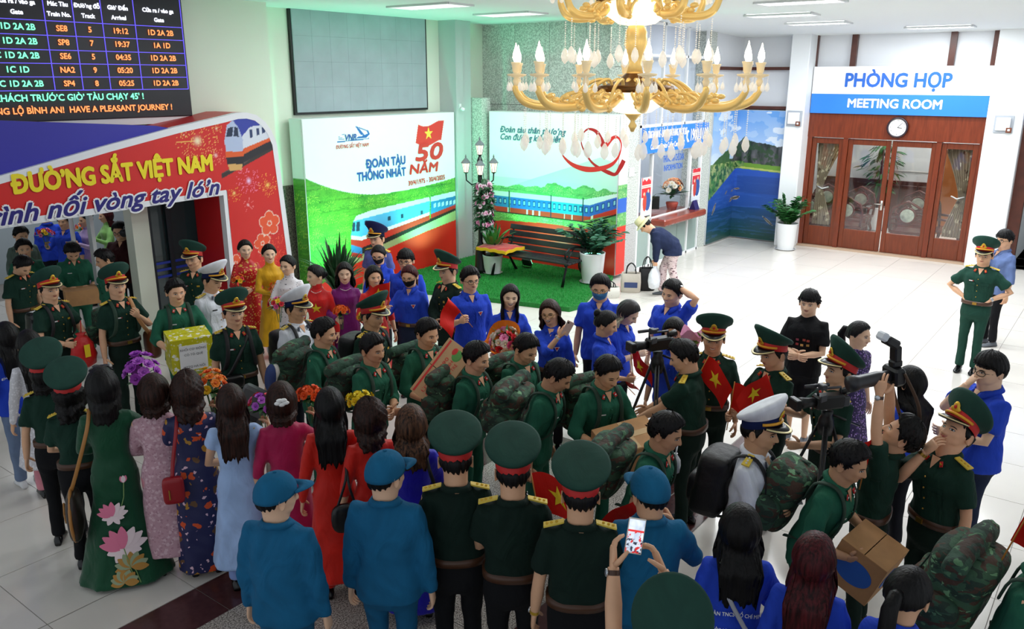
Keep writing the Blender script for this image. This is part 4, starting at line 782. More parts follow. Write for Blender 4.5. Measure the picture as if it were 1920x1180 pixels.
def finish_cloth():
    bpy.context.view_layer.update(); dg = bpy.context.evaluated_depsgraph_get()
    for o, vox, disp, seed, fq in REM:
        ev = o.evaluated_get(dg); me = bpy.data.meshes.new_from_object(ev, depsgraph=dg); ms = list(o.data.materials); nm = o.data.name
        n = len(me.vertices); co_ = np.empty(n*3); me.vertices.foreach_get('co', co_); P = co_.reshape(-1, 3); nn = np.empty(n*3); me.vertices.foreach_get('normal', nn); N = nn.reshape(-1, 3)
        s = seed*1.7; x, y, z = P[:, 0]*fq, P[:, 1]*fq, P[:, 2]*fq
        f = np.sin(38*x+14*z+s+3*np.sin(9*z+s))*.5+np.sin(22*z-31*x+17*y+2*s+2.5*np.sin(13*x+5*y))*.6+np.sin(61*z+24*x-19*y+s)*.25
        P = P+N*(f*disp)[:, None]; me.vertices.foreach_set('co', P.ravel()); me.materials.clear()
        for m in ms: me.materials.append(m)
        me.polygons.foreach_set('use_smooth', [True]*len(me.polygons)); me.update(); o.modifiers.clear(); o.data = me
    REM.clear()
gold = mat('gold_braid', 'e0b43c', .35, .6); gold2 = mat('gold_cloth', 'e8c94a', .6); redm = mat('insignia_red', 'c8201f', .6); brass = mat('brass', 'caa04a', .3, .9); vis_b = mat('visor_black', '0a0a0c', .35); whitec = cloth('white_cloth', 'eceef4'); tagw = mat('tag_white', 'e2e2e2', .5)
leather = mat('leather_black', '0c0c0d', .3); leather_br = mat('leather_brown', '4a2c1a', .4); shoe_b = mat('shoe_black', '0b0b0e', .2)
LIMB = dict(ua=.285, fa=.245)
def solve(sh, target, pole, ua, fa):
    sh, target, pole = map(lambda q: np.array(q, float), (sh, target, pole)); d = target-sh; L_ = np.linalg.norm(d); mx = (ua+fa)*.995
    if L_ > mx: target = sh+d/L_*mx; d = target-sh; L_ = mx
    L_ = max(L_, abs(ua-fa)+.02); u = d/np.linalg.norm(d); a = (ua*ua-fa*fa+L_*L_)/(2*L_); h = math.sqrt(max(0, ua*ua-a*a)); p = pole-u*(pole@u); p /= np.linalg.norm(p)+1e-9
    return sh+u*a+p*h, target
ARM = {  # hand target (out, forward, up), elbow hint (out, forward, up), curl, palm hint (out, fwd, up)
    'down': ((.25, .03, .80), (.4, -1, 0), .5, (-1, 0, 0)), 'hip': ((.155, .05, 1.03), (1, -.35, 0), .5, (-.6, .2, -.4)), 'front': ((.02, .26, 1.08), (.8, -.3, -1), .5, (-1, -.2, 0)), 'hold': ((.13, .30, 1.05), (.7, -.6, -.6), 1.15, (-1, 0, 0)), 'box': ((.19, .30, 1.02), (.8, -.8, -.4), .5, (-1, 0, .3)),
    'chin': ((.02, .15, 1.47), (.5, .3, -1), .5, (-.3, -1, 0)), 'raise': ((.10, .30, 1.98), (.6, .3, -.5), .5, (-1, 0, 0)), 'phone': ((.06, .34, 1.52), (.6, .1, -1), .5, (-1, 0, 0)), 'flag': ((.20, .32, 1.22), (.6, -.2, -1), 1.15, (-1, 0, 0)), 'belly': ((.0, .2, 1.02), (1, -.2, -.5), .5, (0, -1, 0)), 'strap': ((.12, .16, 1.26), (.7, -.1, -1), 1.15, (0, -1, 0)),
    'head': ((.10, .0, 1.66), (1, .2, .1), .5, (-1, 0, 0)), 'cam': ((.16, .34, 1.45), (.7, -.2, -1), .5, (-1, 0, .2)), 'clasp': ((.0, .24, 1.15), (.8, -.2, -1), .5, (-1, 0, 0)), 'back': ((.05, -.16, .98), (1, -.5, 0), .5, (0, 1, 0)), 'bagarm': ((.22, .14, 1.05), (.5, -1, -.2), .5, (-1, 0, 0)), 'reach': ((.12, .48, .95), (.4, -.3, -1), .5, (-1, 0, 0)), 'floor': ((.08, .30, .62), (.5, -.5, 0), 1.15, (-1, 0, 0))}
PEOPLE = {}; HS = 1.19
def person(key, x, y, face, h=1.70, fem=0, label='', outfit='soldier', arms=('down', 'down'), hy=0., hp=0., hr=0., lean=0., side=0., hair='short', hm=None, sk='d3a07c', smile=0., mouth='', eyes='small', fat=0., hat=None, stance=.09, walk=0., glasses=None, mask=None, top=None, bottom=None, vox=.0158, seed=None, **kw):
    """face: degrees from 'towards the camera', + turns to the photograph's right. Returns world matrix and hand places"""
    seed = seed if seed is not None else (sum(map(ord, key)) % 97)
    cap_h = {'peak': .045, 'navy': .045, 'rail': .045, 'ball': .03, 'straw': .05}.get(hat, .012)
    S = (h-cap_h*HS)/1.722 if lean < 25 else h/1.722
    camdir = math.degrees(math.atan2(-y, -x)); rz = R(camdir+face-90)
    M = np.array(Matrix.Translation((x, y, 0))@Matrix.Rotation(rz, 4, 'Z')@Matrix.Scale(S, 4)); Mw = M
    bust = FEM if fem else MALE; sw = (.143 if fem else .168)*(1+fat*.35); shz = 1.338 if fem else 1.352
    A = rotm('X', -lean)@rotm('Y', side); PV = np.array([0, 0, .95])
    def ub(P, w=1.):  # upper body lean about the hips
        P = np.asarray(P, float); Q = (P-PV)@A.T+PV; return P*(1-w)+Q*w if np.isscalar(w) else P*(1-w[..., None])+Q*w[..., None]
    NB = np.array([0, -.01, 1.47]); HR = rotm('Z', hy)@rotm('X', -hp)@rotm('Y', hr)
    def hd(P, w=1.):  # head turn about the neck, then lean
        P = np.asarray(P, float); Q = ((P-NB)*HS)@HR.T+NB-np.array([0, 0, .02])
        if np.isscalar(w): P = P*(1-w)+Q*w
        else: P = P*(1-w[..., None])+Q*w[..., None]
        return ub(P)
    if not mouth: mouth = 'smile' if smile else 'rest'
    V, F, MI, Wt = head_arrays(fem, fat, float(smile), mouth, eyes, bool(mask))
    body = MB(); 
    lowz = np.clip((V[:, 2]-.9)/.15, 0, 1); Q = hd(V, Wt); Q = V*(1-lowz[:, None])+Q*lowz[:, None]; body.add(Q, F); body.m = list(MI)
    # arms
    elb, wri, hfr = {}, {}, {}
    ak = list(arms)
    for i, s in enumerate((-1, 1)):   # index 0 = the person's left (-X), 1 = right (+X)
        sp = ak[i] if not isinstance(ak[i], str) else ARM[ak[i]]
        if isinstance(ak[i], dict): base = ARM[ak[i].get('a', 'hold')]; sp = (ak[i].get('t', base[0]), ak[i].get('p', base[1]), ak[i].get('c', base[2]), ak[i].get('n', base[3]))
        t, pole, curl, pn = sp; sh = ub(np.array([s*(sw+.004), -.008, shz])); tg = np.array([s*t[0], t[1], t[2]]); 
        if ak[i] in ('hip', 'strap', 'chin', 'clasp', 'belly', 'phone', 'head', 'cam', 'hold', 'front', 'back') or kw.get('armlean'): tg = ub(tg) if lean < 30 else tg
        e, w_ = solve(sh, tg, np.array([s*pole[0], pole[1], pole[2]]), .285, .25); elb[s], wri[s] = e, w_
        f = (w_-e)/np.linalg.norm(w_-e); nrm = np.array([s*pn[0], pn[1], pn[2]], float); nrm = nrm-f*(nrm@f); nrm /= np.linalg.norm(nrm)+1e-9
        zax = -nrm; xax = np.cross(f, zax); Rm = np.stack([xax, f, zax], 1); hs = .93 if fem else 1.0
        k = 1.0 if fem else 1.12; k *= 1+fat*.3
        inn = ub(np.array([s*.09, -.005, shz-.01])); n0 = body.n
        body.tube([inn, sh, sh*.5+e*.5, e, e*.6+w_*.4, w_*.97+e*.03, w_], [.04*k, .041*k, .037*k, .032*k, .034*k, .023*k, .022*k], 10, 0)
        cu = min((.15, .5, 1.15), key=lambda q: abs(q-curl)); hv, hf = HANDS[(cu, s)]
        # xax must point to the little-finger side for the right hand
        sgn = 1 if s == 1 else 1
        body.add(hv*hs@Rm.T+w_, hf, 0); hfr[s] = (w_+f*.085*hs+nrm*.022, f, nrm)
    # legs
    ank, kne = {}, {}
    for s in (-1, 1):
        hipj = np.array([s*.085, 0, .88]); an = np.array([s*stance, walk*s*.22, .085]); kn = (hipj+an)/2+np.array([0, .03+.05*abs(walk), .02]); ank[s], kne[s] = an, kn
        body.tube([hipj+(0, 0, .06), hipj-(0, 0, .05), kn, kn-(0, .01, .12), an, an-(0, 0, .03)], [.06, .07, .045, .045, .03, .03], 8, 0)
    body.v = [v for v in body.v]
    sk_m = skin(sk); hair_m = hm or h_black
    po = body.build('person', [sk_m, eye_d, eye_w, kw.get('lip') or (lipr if fem and kw.get('redlip') else lipm), browm], None, True)
    po.matrix_world = Matrix(M); tag(po, label, 'person', kw.get('group'))
    def part(mb, name, m, par=None, sm=True, remesh=0., disp=.004, **pr):
        o = mb.build(name, m, par or po, sm, **pr)
        if remesh: smoothmesh(o, remesh, disp, seed)
        return o
    # ---------------- hair
    if hair and hair != 'none':
        rn = np.random.RandomState(seed); th = np.linspace(-180, 180, 64, endpoint=False); at = np.abs(th); hb = MB()
        long_ = hair in ('long', 'wavy', 'curly', 'bob', 'longfront', 'tail', 'bun', 'updo')
        if not long_:
            line = np.interp(at, [0, 35, 52, 62, 76, 84, 100, 112, 130, 180], [40, 38, 26, 22, -4, -8, 12, -10, -26, -30])
            if hair == 'fringe': line = np.interp(at, [0, 40, 55, 66, 76, 84, 100, 112, 130, 180], [20, 20, 22, 16, -6, -10, 10, -12, -28, -34])
        else:
            line = np.interp(at, [0, 8, 30, 50, 64, 76, 90, 110, 180], [41, 44, 36, 24, 4, -16, -34, -36, -38])
            if hair in ('bun', 'updo', 'tail'): line = np.interp(at, [0, 30, 50, 64, 76, 84, 100, 112, 130, 180], [44, 40, 27, 20, -2, -6, 2, -8, -24, -30])
        if hat in ('peak', 'navy', 'rail', 'ball', 'straw'): line = np.minimum(line, 60)
        n1 = 15; rows = []; lump = rn.rand(64)
        for i in range(n1+1):
            f = i/n1; ph = 89.9-(89.9-line)*f; tk = ((.018 if hair in ('bun', 'updo', 'tail') else .012) if long_ else np.interp(ph, [-30, 0, 25, 60], [.006, .010, .020, .027]))*np.ones(64)
            if hair in ('curly',): tk = .03+0*tk
            if hair in ('wavy', 'bob'): tk = .024+0*tk
            if hair in ('long', 'longfront'): tk = .018+0*tk
            if not long_: tk = tk+.010*np.exp(-(th/50)**2)*np.clip(ph/60, 0, 1)
            if hat: tk = np.where(ph > 15, .004, tk*.7)
            if i >= n1-1 and not (hair in ('long', 'wavy', 'curly', 'bob', 'longfront')): tk = tk*(.55 if i == n1-1 else .0)-.002*(i == n1)
            if i == n1 and long_: tk = np.where(at < 58, -.002, tk)
            wob = (.0035 if long_ else .005)*np.sin(th*.35+5*f+seed)*f+(.003 if not long_ else .002)*(lump-.5)*2*f
            if hair == 'curly': wob = .012*np.sin(th*.12+f*17+seed)*np.sin(f*14+th*.09)
            rows.append(hp_(th, ph, tk+wob, feat=0., fem=fem, fat=fat))
        ws = [1.]*(n1+1)
        if hair in ('long', 'wavy', 'curly', 'bob', 'longfront'):
            Lh = kw.get('hlen', {'bob': .09, 'curly': .15, 'wavy': .22, 'long': .34, 'longfront': .34}[hair]); end = rows[-1]; m = 9
            back = at > 100; 
            for i in range(1, m+1):
                f = i/m; L_ = Lh*(1+.12*(lump-.5)+.06*np.sin(th*.08)); z = end[:, 2]-L_*f
                act = (at > 62)*1.
                if hair == 'longfront': yt = np.where(at > 104, -.118, .112); xt = np.where(at > 104, end[:, 0]*1.15, np.sign(th)*(.07+.03*(at-62)/42))
                else: yt = np.where(at > 88, -.155, .0); xt = end[:, 0]*1.38
                if hair in ('bob', 'curly'): yt = end[:, 1]*1.25-.02; xt = end[:, 0]*1.18
                k = smooth01(f*2.6); wv = .010*np.sin(f*12+th*.1) if hair in ('wavy', 'curly') else .003*np.sin(f*5+th*.2)
                tape = 1-.12*f**2*(hair != 'bob')
                X_ = (end[:, 0]*(1-k)+xt*k)*tape+wv; Y_ = end[:, 1]*(1-k)+yt*k+wv*.6
                rows.append(np.stack([np.where(act > 0, X_, end[:, 0]*.98), np.where(act > 0, Y_, end[:, 1]-.004), np.where(act > 0, z, end[:, 2]+.004)], -1)); ws.append(max(0, 1-f*1.5))
            inner = [r*np.array([.93, .93, 1])+np.array([0, 0, .01]) for r in rows[n1:][::-1]]; rows += inner; ws += ws[n1:][::-1][:len(inner)]
        Pq = np.array(rows); wq = np.repeat(np.array(ws)[:len(rows)], 64).reshape(len(rows), 64); hb.loft(hd(Pq, wq), 0, cap=False)
        if hair in ('bun', 'updo'):
            c = np.array([0, -.095, 1.66]) if hair == 'bun' else np.array([0, -.11, 1.59]); e_ = MB().ell(c, (.042, .04, .04), 12, 8); [hb.add(hd(v), e_.f) for v in e_.v]
            e_ = MB().tube([(0, -.07, 1.64), (.01, -.1, 1.6)], [.03, .03], 8); [hb.add(hd(v), e_.f) for v in e_.v]
        if hair == 'tail':
            e_ = MB().tube([(0, -.1, 1.62), (0, -.135, 1.62), (0, -.165, 1.56), (0, -.15, 1.45), (.01, -.145, 1.32), (0, -.14, 1.22)], [.02, .028, .035, .035, .028, .008], 10); [hb.add(hd(v), e_.f) for v in e_.v]
        if not long_ and not hat or hair == 'fringe':
            tv, tf = [], []; rr = np.random.RandomState(seed+5); N_ = 230
            tt = rr.uniform(-180, 180, N_); pp = rr.uniform(8, 88, N_); l_ = np.interp(np.abs(tt), th[th >= 0], line[th >= 0]); ok = pp > l_+3; tt, pp = tt[ok], pp[ok]
            for a_, b_ in zip(tt, pp):
                k0 = hp_(a_, b_, .017, feat=0., fem=fem); ln = (.006 if b_ < 30 else .012)*rr.uniform(.5, 1.3); dirv = .45*(k0-HC)/np.linalg.norm(k0-HC)+np.array([rr.uniform(-.5, .5), .7*rr.uniform(.2, 1.4), rr.uniform(-.7, .1)]); dirv /= np.linalg.norm(dirv)
                sdv = np.cross(dirv, [0, 0, 1.]); sdv /= np.linalg.norm(sdv)+1e-6; s2v = np.cross(dirv, sdv); o_ = len(tv); w_ = .008
                tv += [k0+sdv*w_, k0-sdv*w_*.5+s2v*w_, k0-sdv*w_*.5-s2v*w_, k0+dirv*(ln+.012)]; tf += [(o_, o_+1, o_+3), (o_+1, o_+2, o_+3), (o_+2, o_, o_+3)]
            if tv: hb.add(hd(np.array(tv)), tf)
        part(hb, 'hair', hair_m)
    # ---------------- upper clothing
    oc = dict(soldier=('23614a', '23614a', 'rolled'), officer=('15352a', '12261f', 'short'), tall=('14261e', '14261e', 'long'), navy=('e8ecf6', '10131f', 'long'), blue=('2648c6', '14161f', 'rolled'), polo=('2648c6', '14161f', 'short'), militia=('14608a', '135a82', 'long'), rail=('5560a0', '2a3060', 'short'), tee=('0d0d10', '101114', 'short'), aodai=('a01030', 'e8a0b0', 'long'), dress=('a8c4ee', 'c6d4f4', 'cap'), jacket=('222c4a', '60404a', 'long'), casual=('6478a8', '0c0c12', 'rolled')).get(outfit)
    tc, bc, slv = oc; slv = kw.get('sleeve', slv); tm_ = top if top is not None else cloth('cloth_'+tc, tc); bm_ = bottom if bottom is not None else cloth('cloth_'+bc, bc, fold=.4)
    skirt = outfit in ('aodai', 'dress'); tuck = outfit in ('officer', 'navy', 'rail', 'tee2') or kw.get('tuck'); ease = {'tee': .02, 'militia': .018, 'blue': .012, 'polo': .012, 'jacket': .03, 'casual': .02, 'aodai': -.004, 'dress': 0}.get(outfit, .008)
    z0 = .97 if tuck else (.74 if outfit in ('tall',) else (.90 if skirt else .80)); tb_ = MB(); rings = []
    bz = [b for b in bust if b[0] >= z0-.01]; 
    if bz[0][0] > z0+.01: bz = [(z0, np.interp(z0, [b[0] for b in bust], [b[1] for b in bust]), np.interp(z0, [b[0] for b in bust], [b[2] for b in bust]))]+bz
    yof = lambda z: (.012 if 1.15 < z < 1.34 else 0.)*(1.6 if fem else 1)-.01*(z > 1.4)
    def tors(z, e=0.): 
        hx = np.interp(z, [b[0] for b in bust], [b[1] for b in bust]); hy_ = np.interp(z, [b[0] for b in bust], [b[2] for b in bust]); t = np.clip((1.40-z)/.1, .1, 1)
        return (hx*(1+fat*.3)+(ease+e)*t, hy_*(1+fat*.8*(z < 1.35))+(ease+e)*t)
    for z, hx, hy_ in bz: X_, Y_ = tors(z); rings.append(sup(X_, Y_, z, yo=yof(z)))
    rg = np.array(rings); wl = smooth01((rg[..., 2]-.86)/.12) if lean > 30 else np.clip((rg[..., 2]-.9)/.1, 0, 1); tb_.loft(ub(rg, wl))
    el = {'short': .72, 'cap': .35, 'rolled': 1.35, 'long': 1.97, 'none': .1}[slv]
    for s in (-1, 1):
        sh = ub(np.array([s*(sw-.005), -.006, shz])); inn = ub(np.array([s*.07, -.005, shz-.005])); e, w_ = elb[s], wri[s]; k = (1.0 if fem else 1.12)*(1+fat*.35)+ease*8
        if outfit in ('aodai', 'dress'): k = 1.0
        path = [inn, sh]; rr = [.052*k, .060*k]
        def P_(t): return sh+(e-sh)*t if t <= 1 else e+(w_-e)*(t-1)
        ts = [t for t in (.3, .6, .85, 1.0, 1.15, 1.4, 1.7, 1.95) if t < el-.04]+[el]
        for t in ts: path.append(P_(t)); rr.append((np.interp(t, [0, .3, 1, 1.15, 2], [.060, .056, .047, .046, .034]) + (.010 if slv == 'short' and t > .5 else 0)+(.006 if slv == 'rolled' and t > el-.12 else 0))*k)
        if slv == 'cap': rr = [r*1.25 for r in rr]
        tb_.tube(path, rr, 12)
    nm = {'aodai': 'tunic', 'dress': 'dress', 'jacket': 'jacket', 'militia': 'jacket', 'tall': 'tunic'}.get(outfit, 'shirt')
    if skirt:
        hem = kw.get('hem', .22 if outfit == 'aodai' else .28); sk_ = MB(); rs = []; fl_ = kw.get('flare', .07)
        for i in range(15):
            f = i/14; z = .98-(.98-hem)*f; hx = np.interp(f, [0, .12, .3, 1], [tors(.98)[0]+.0, .168, .172, .185+fl_]); hy_ = np.interp(f, [0, .12, .3, 1], [tors(.98)[1]+.004, .122, .13, .14+fl_*.8]); r = sup(hx, hy_, z, n=36)
            a = np.linspace(0, 2*np.pi, 36, endpoint=False); r[:, :2] *= (1+.035*f*np.sin(a*7+seed))[:, None]; rs.append(r)
        sk_.loft(ub(np.array(rs), np.clip((np.array(rs)[..., 2]-.9)/.1, 0, 1)))
        # joined with the bodice so that the tunic is one cloth
        tb_.add(np.concatenate(sk_.v), sk_.f)
    so = part(tb_, nm, tm_, remesh=vox, disp=.0055 if not skirt else .003)
    AL = lambda v: ub(np.array(v))
    def chest(x_, z, off=.008, sgn=1):
        hx, hy_ = tors(z); t = min(.98, abs(x_)/hx); yy = hy_*(1-t**2.4)**(1/2.4); return ub(np.array([x_, yof(z)+sgn*(yy+off), z]))
    def plaque(x_, z, w, hh, name, m, t=.006, off=.004, sgn=1):
        b = MB(); c = [chest(x_-w/2, z-hh/2, off, sgn), chest(x_+w/2, z-hh/2, off, sgn), chest(x_+w/2, z+hh/2, off, sgn), chest(x_-w/2, z+hh/2, off, sgn)]
        n = np.cross(c[1]-c[0], c[3]-c[0]); n = n/np.linalg.norm(n)*(-1 if sgn > 0 else 1); n = -n if (n@(A@np.array([0, sgn, 0]))) < 0 else n
        b.add(c+[q+n*t for q in c], [(0, 1, 2, 3), (7, 6, 5, 4), (0, 4, 5, 1), (1, 5, 6, 2), (2, 6, 7, 3), (3, 7, 4, 0)]); return b.build(name, m, so)
    # collar
    nr = .064 if fem else .072; nr *= 1+fat*.4
    if outfit in ('soldier', 'officer', 'tall', 'navy', 'blue', 'polo', 'rail', 'militia', 'casual'):
        G = []; 
        for t in np.linspace(-158, 158, 25):
            k = abs(t)/158; a = R(t+180); sx_, cy = math.sin(a), math.cos(a); op = max(0, (k-.6)/.4)
            up = np.array([nr*sx_*(1.0), -.012+nr*1.1*cy, 1.475-.03*k-.03*op]); lo = np.array([(nr+.022+.016*op)*sx_, -.012+(nr*1.12+.018+.02*op)*cy, 1.443-.028*k-.045*op])
            th_ = np.array([.004*sx_, .004*cy, .002]); G.append([up, up+th_*2, lo+th_*2, lo])
        c = MB().loft(ub(np.array(G))); part(c, 'collar', tm_, so)
        v = MB(); pts = [chest(-.034, 1.432, .009), chest(.034, 1.432, .009), chest(.014, 1.385, .007), chest(0, kw.get('vneck', 1.355), .0065), chest(-.014, 1.385, .007)]; v.add(pts, [(0, 4, 3, 2, 1)]); part(v, 'open_neck', sk_m, so)
    elif outfit == 'aodai':
        c = MB(); c.loft([ub(sup(nr*1.02, nr*1.06, z, yo=-.012+.0*z)) for z in (1.425, 1.49)], cap=False); part(c, 'collar', tm_, so)
    if outfit in ('soldier', 'officer', 'tall', 'blue', 'navy', 'rail', 'militia', 'casual') and -100 < ((face+180) % 360)-180 < 100 or outfit == 'tall':
        for sx_ in ((-1, 1) if outfit not in ('militia',) else ()):
            plaque(sx_*.075, 1.235, .10, .035, 'pocket_flap', tm_, .004, .0035); plaque(sx_*.075, 1.165, .092, .10, 'pocket', tm_, .002, .003)
        b = MB()
        for z in (1.30, 1.22, 1.14, 1.06): b.ell(chest(0, z, .007), (.0075,)*3, 6, 4)
        part(b, 'buttons', brass if outfit in ('officer', 'tall', 'navy') else tm_, so, kind='stuff')
    if outfit in ('soldier', 'officer', 'tall'):
        for sx_ in (-1, 1):
            c0 = chest(sx_*.060, 1.405, .024); q = MB(); q.box((0, 0, 0), (.024, .006, .038), rot=A@rotm('Y', sx_*-28)@rotm('X', 25)); q.xf(Matrix.Translation(c0.tolist())); part(q, 'collar_tab', redm, so, False)
            s_ = MB().ell((0, 0, 0), (.008, .003, .008), 8, 4); s_.xf(Matrix.Translation((c0+A@np.array([0, .006, .002])).tolist())); part(s_, 'collar_star', tagw if outfit == 'soldier' else gold, so, False)
        if outfit == 'soldier': plaque(.078, 1.262, .055, .010, 'name_strip', tagw, .002)
    if outfit == 'navy':
        for sx_ in (-1, 1): q = MB().box((0, 0, 0), (.026, .006, .04), rot=A@rotm('Y', sx_*-28)@rotm('X', 25)); q.xf(Matrix.Translation(chest(sx_*.060, 1.405, .024).tolist())); part(q, 'collar_tab', mat('tab_navy', '0e1430', .6), so, False)
        plaque(.078, 1.272, .055, .013, 'name_tag', blk, .003)
    if outfit == 'officer': plaque(.078, 1.272, .06, .014, 'name_tag', mat('tag_red', '8a1a1a'), .003); plaque(.083, 1.272, .04, .012, 'name_plate', tagw, .005); plaque(-.078, 1.27, .035, .02, 'badge', gold, .004) if seed % 2 else None
    if outfit == 'tall': plaque(-.078, 1.26, .026, .026, 'medal', brass, .006); plaque(-.078, 1.2, .026, .026, 'medal', brass, .006)
    if outfit in ('officer', 'tall', 'navy', 'rail') or kw.get('epaulet'):
        for sx_ in (-1, 1):
            a0 = np.array([sx_*.085, -.008, 1.445 if not fem else 1.43]); a1 = np.array([sx_*(sw+.030), -.006, shz+.056*(1.12 if not fem else 1)]); e0, e1 = ub(a0), ub(a1); 
            if kw.get('armup'): pass
            d = (e1-e0); up = A@np.array([0, 0, 1.]); q = MB(); wv = A@np.array([0, .026, 0]); n = np.cross(d, wv); n = n/np.linalg.norm(n); n = n if n@up > 0 else -n
            c4 = [e0-wv*.8, e1-wv, e1+wv, e0+wv*.8]; q.add([p+n*.002 for p in c4]+[p+n*.011 for p in c4], [(3, 2, 1, 0), (4, 5, 6, 7), (0, 1, 5, 4), (1, 2, 6, 5), (2, 3, 7, 6), (3, 0, 4, 7)]); part(q, 'epaulette', gold2, so, False)
            s_ = MB(); [s_.ell(e0+d*t+n*.013, (.008,)*3, 6, 4) for t in (.35, .6, .82)]; part(s_, 'rank_stars', gold if outfit != 'navy' else tagw, so, False, kind='stuff')
    if outfit in ('blue', 'polo') and not kw.get('plain'):
        b = MB(); c = chest(-.08, 1.225, .010); tri = [chest(-.108, 1.255, .008), chest(-.052, 1.255, .008), chest(-.08, 1.205, .009)]; b.add(tri, [(0, 2, 1)]); part(b, 'youth_emblem', twh, so, False)
        tri = [chest(-.100, 1.250, .010), chest(-.060, 1.250, .010), chest(-.08, 1.214, .011)]; b = MB().add(tri, [(0, 2, 1)]); part(b, 'emblem_centre', redm, so, False)
    if outfit == 'tee':
        for q_, (x_, z_, c_) in enumerate(((-.06, 1.22, 'a8483a'), (-.02, 1.225, 'a8483a'), (.05, 1.22, '8a3a4a'), (-.06, 1.17, 'b08a4a'), (0, 1.165, 'c9a05a'), (.05, 1.17, 'a03a3a'))): plaque(x_, z_, .03, .025, 'shirt_print', mat('tee_'+c_, c_), .001, .006)
    # belt + buckle
    if tuck:
        hx, hy_ = tors(.985); b = MB(); b.loft([ub(sup(hx+.010, hy_+.010, z, n=28), .6) for z in (.950, .998)]); part(b, 'belt', leather_br if outfit != 'navy' else leather, None, True); q = MB().box(ub(np.array([0, hy_+.018, .975]), .6), (.05, .012, .034)); part(q, 'buckle', brass, None, False)
    # ---------------- trousers
    lb = MB(); lr = kw.get('leg', 1.0)
    shorts = kw.get('shorts')
    if outfit != 'dress' or True:
        top_z = .99 if not skirt else .9; hz = .07 if not shorts else .44
        lb.loft([ub(sup(tors(z)[0]*.985-ease*.7, tors(z)[1]*.97-ease*.7, z), np.full(22, max(0, (z-.9)*7) if lean < 30 else smooth01((z-.86)/.12))) for z in ([top_z, .93, .86, .80] if not tuck else [.985, .93, .86, .80])]+[sup(.12, .09, .74)])
        for s in (-1, 1):
            hj = np.array([s*.088, 0, .86]); an, kn = ank[s], kne[s]; end = an+(0, 0, -.015+.0) if not shorts else kn+(0, 0, -.03)
            pts = [hj+(0, 0, .04), hj-(0, 0, .08), hj*.45+kn*.55, kn, kn*.5+an*.5, end] if not shorts else [hj+(0, 0, .04), hj-(0, 0, .08), hj*.5+kn*.5, end]
            rr = [.088*lr, .088*lr, .074*lr, .064*lr, .058*lr, .060*lr] if not shorts else [.09, .095, .09, .095]
            lb.tube(pts, rr, 12)
        part(lb, 'shorts' if shorts else 'trousers', bm_, None, remesh=max(vox, .022), disp=.003)
    # shoes
    for s in (-1, 1):
        an = ank[s]; q = MB(); prof = [(-.075, .026, .0), (-.05, .036, .085), (-.01, .037, .095), (.05, .042, .06), (.11, .044, .045), (.155, .032, .032), (.17, .012, .02)]
        rg = []
        for yy, w_, t in prof:
            a = np.linspace(0, 2*np.pi, 12, endpoint=False); t = max(t, .03); rg.append(np.stack([an[0]+w_*np.cos(a), np.full(12, an[1]+yy), np.clip(t/2+np.sin(a)*t/2, 0.002, 1)], -1))
        q.loft(rg); part(q, kw.get('shoe', 'shoe'), kw.get('shoem') or shoe_b)
    # ---------------- headgear, glasses, mask
    def hobj(mb, name, m, par=None, sm=True):
        mb.v = [hd(v) for v in mb.v]; return part(mb, name, m, par, sm)
    if hat in ('peak', 'navy', 'rail'):
        cols = {'peak': ('cap_green', '1e4238', redm), 'navy': ('cap_white', 'e6e8ee', cloth('navy_band', '14204e', fold=.1)), 'rail': ('cap_blue', '1c2350', cloth('cap_blue_band', '141a3a', fold=.1))}[hat]
        cm_ = cloth(cols[0], cols[1], fold=.08, rough=.75); a = np.linspace(0, 2*np.pi, 36, endpoint=False); cx_, cy_ = np.sin(a), np.cos(a)
        base = lambda k, dz: np.stack([.083*k*cx_, .004+.101*k*cy_, 1.655-.012*(1-cy_)*1.2+.014*cy_+dz], -1)
        tl = R(kw.get('captilt', 33)); ctr = np.array([0, -.004, 1.742]); 
        disc = lambda k, d: np.stack([.138*k*cx_, ctr[1]+.150*k*cy_*math.cos(tl)-d*math.sin(tl), ctr[2]+.150*k*cy_*math.sin(tl)+d*math.cos(tl)], -1)
        rg = [base(1.0, .03), base(1.03, .045)*.6+disc(.93, -.03)*.4, disc(.97, -.022), disc(1.0, -.008), disc(.985, .002), disc(.9, .007), disc(.5, .010), disc(.0005, .011)]
        crown = hobj(MB().loft(rg, cap=False), 'peaked_cap', cm_)
        hobj(MB().loft([base(1.02, -.012), base(1.035, -.010), base(1.045, .034), base(1.02, .036), base(.98, .0)], cap=False), 'cap_band', cols[2], crown)
        vr = []
        for t in np.linspace(-62, 62, 15):
            s_, c_ = math.sin(R(t)), math.cos(R(t)); k = (c_-math.cos(R(64)))/(1-math.cos(R(64))); i_ = np.array([.085*s_, .004+.103*c_, 1.648+.010*c_]); o_ = np.array([.098*s_, .012+.103*c_+.055*k, 1.642-.022*k+.004*c_]); vr.append([i_, i_*.5+o_*.5+(0, 0, .006), o_, o_-(0, 0, .005), i_-(0, 0, .006)])
        hobj(MB().loft(vr), 'visor', vis_b, crown)
        tr_ = MB().tube([v[2]*.93+v[0]*.07+(0, .0, .003) for v in vr], .009, 6, r2=.004); hobj(tr_, 'visor_trim', mat('pale_gold', 'e8d8a0', .35, .3), crown)
        hobj(MB().tube([np.array([.089*math.sin(R(t)), .006+.108*math.cos(R(t)), 1.660+.014*math.cos(R(t))]) for t in np.linspace(-72, 72, 15)], .0085, 6), 'gold_cord', mat('cord_gold', 'eea82a', .5), crown)
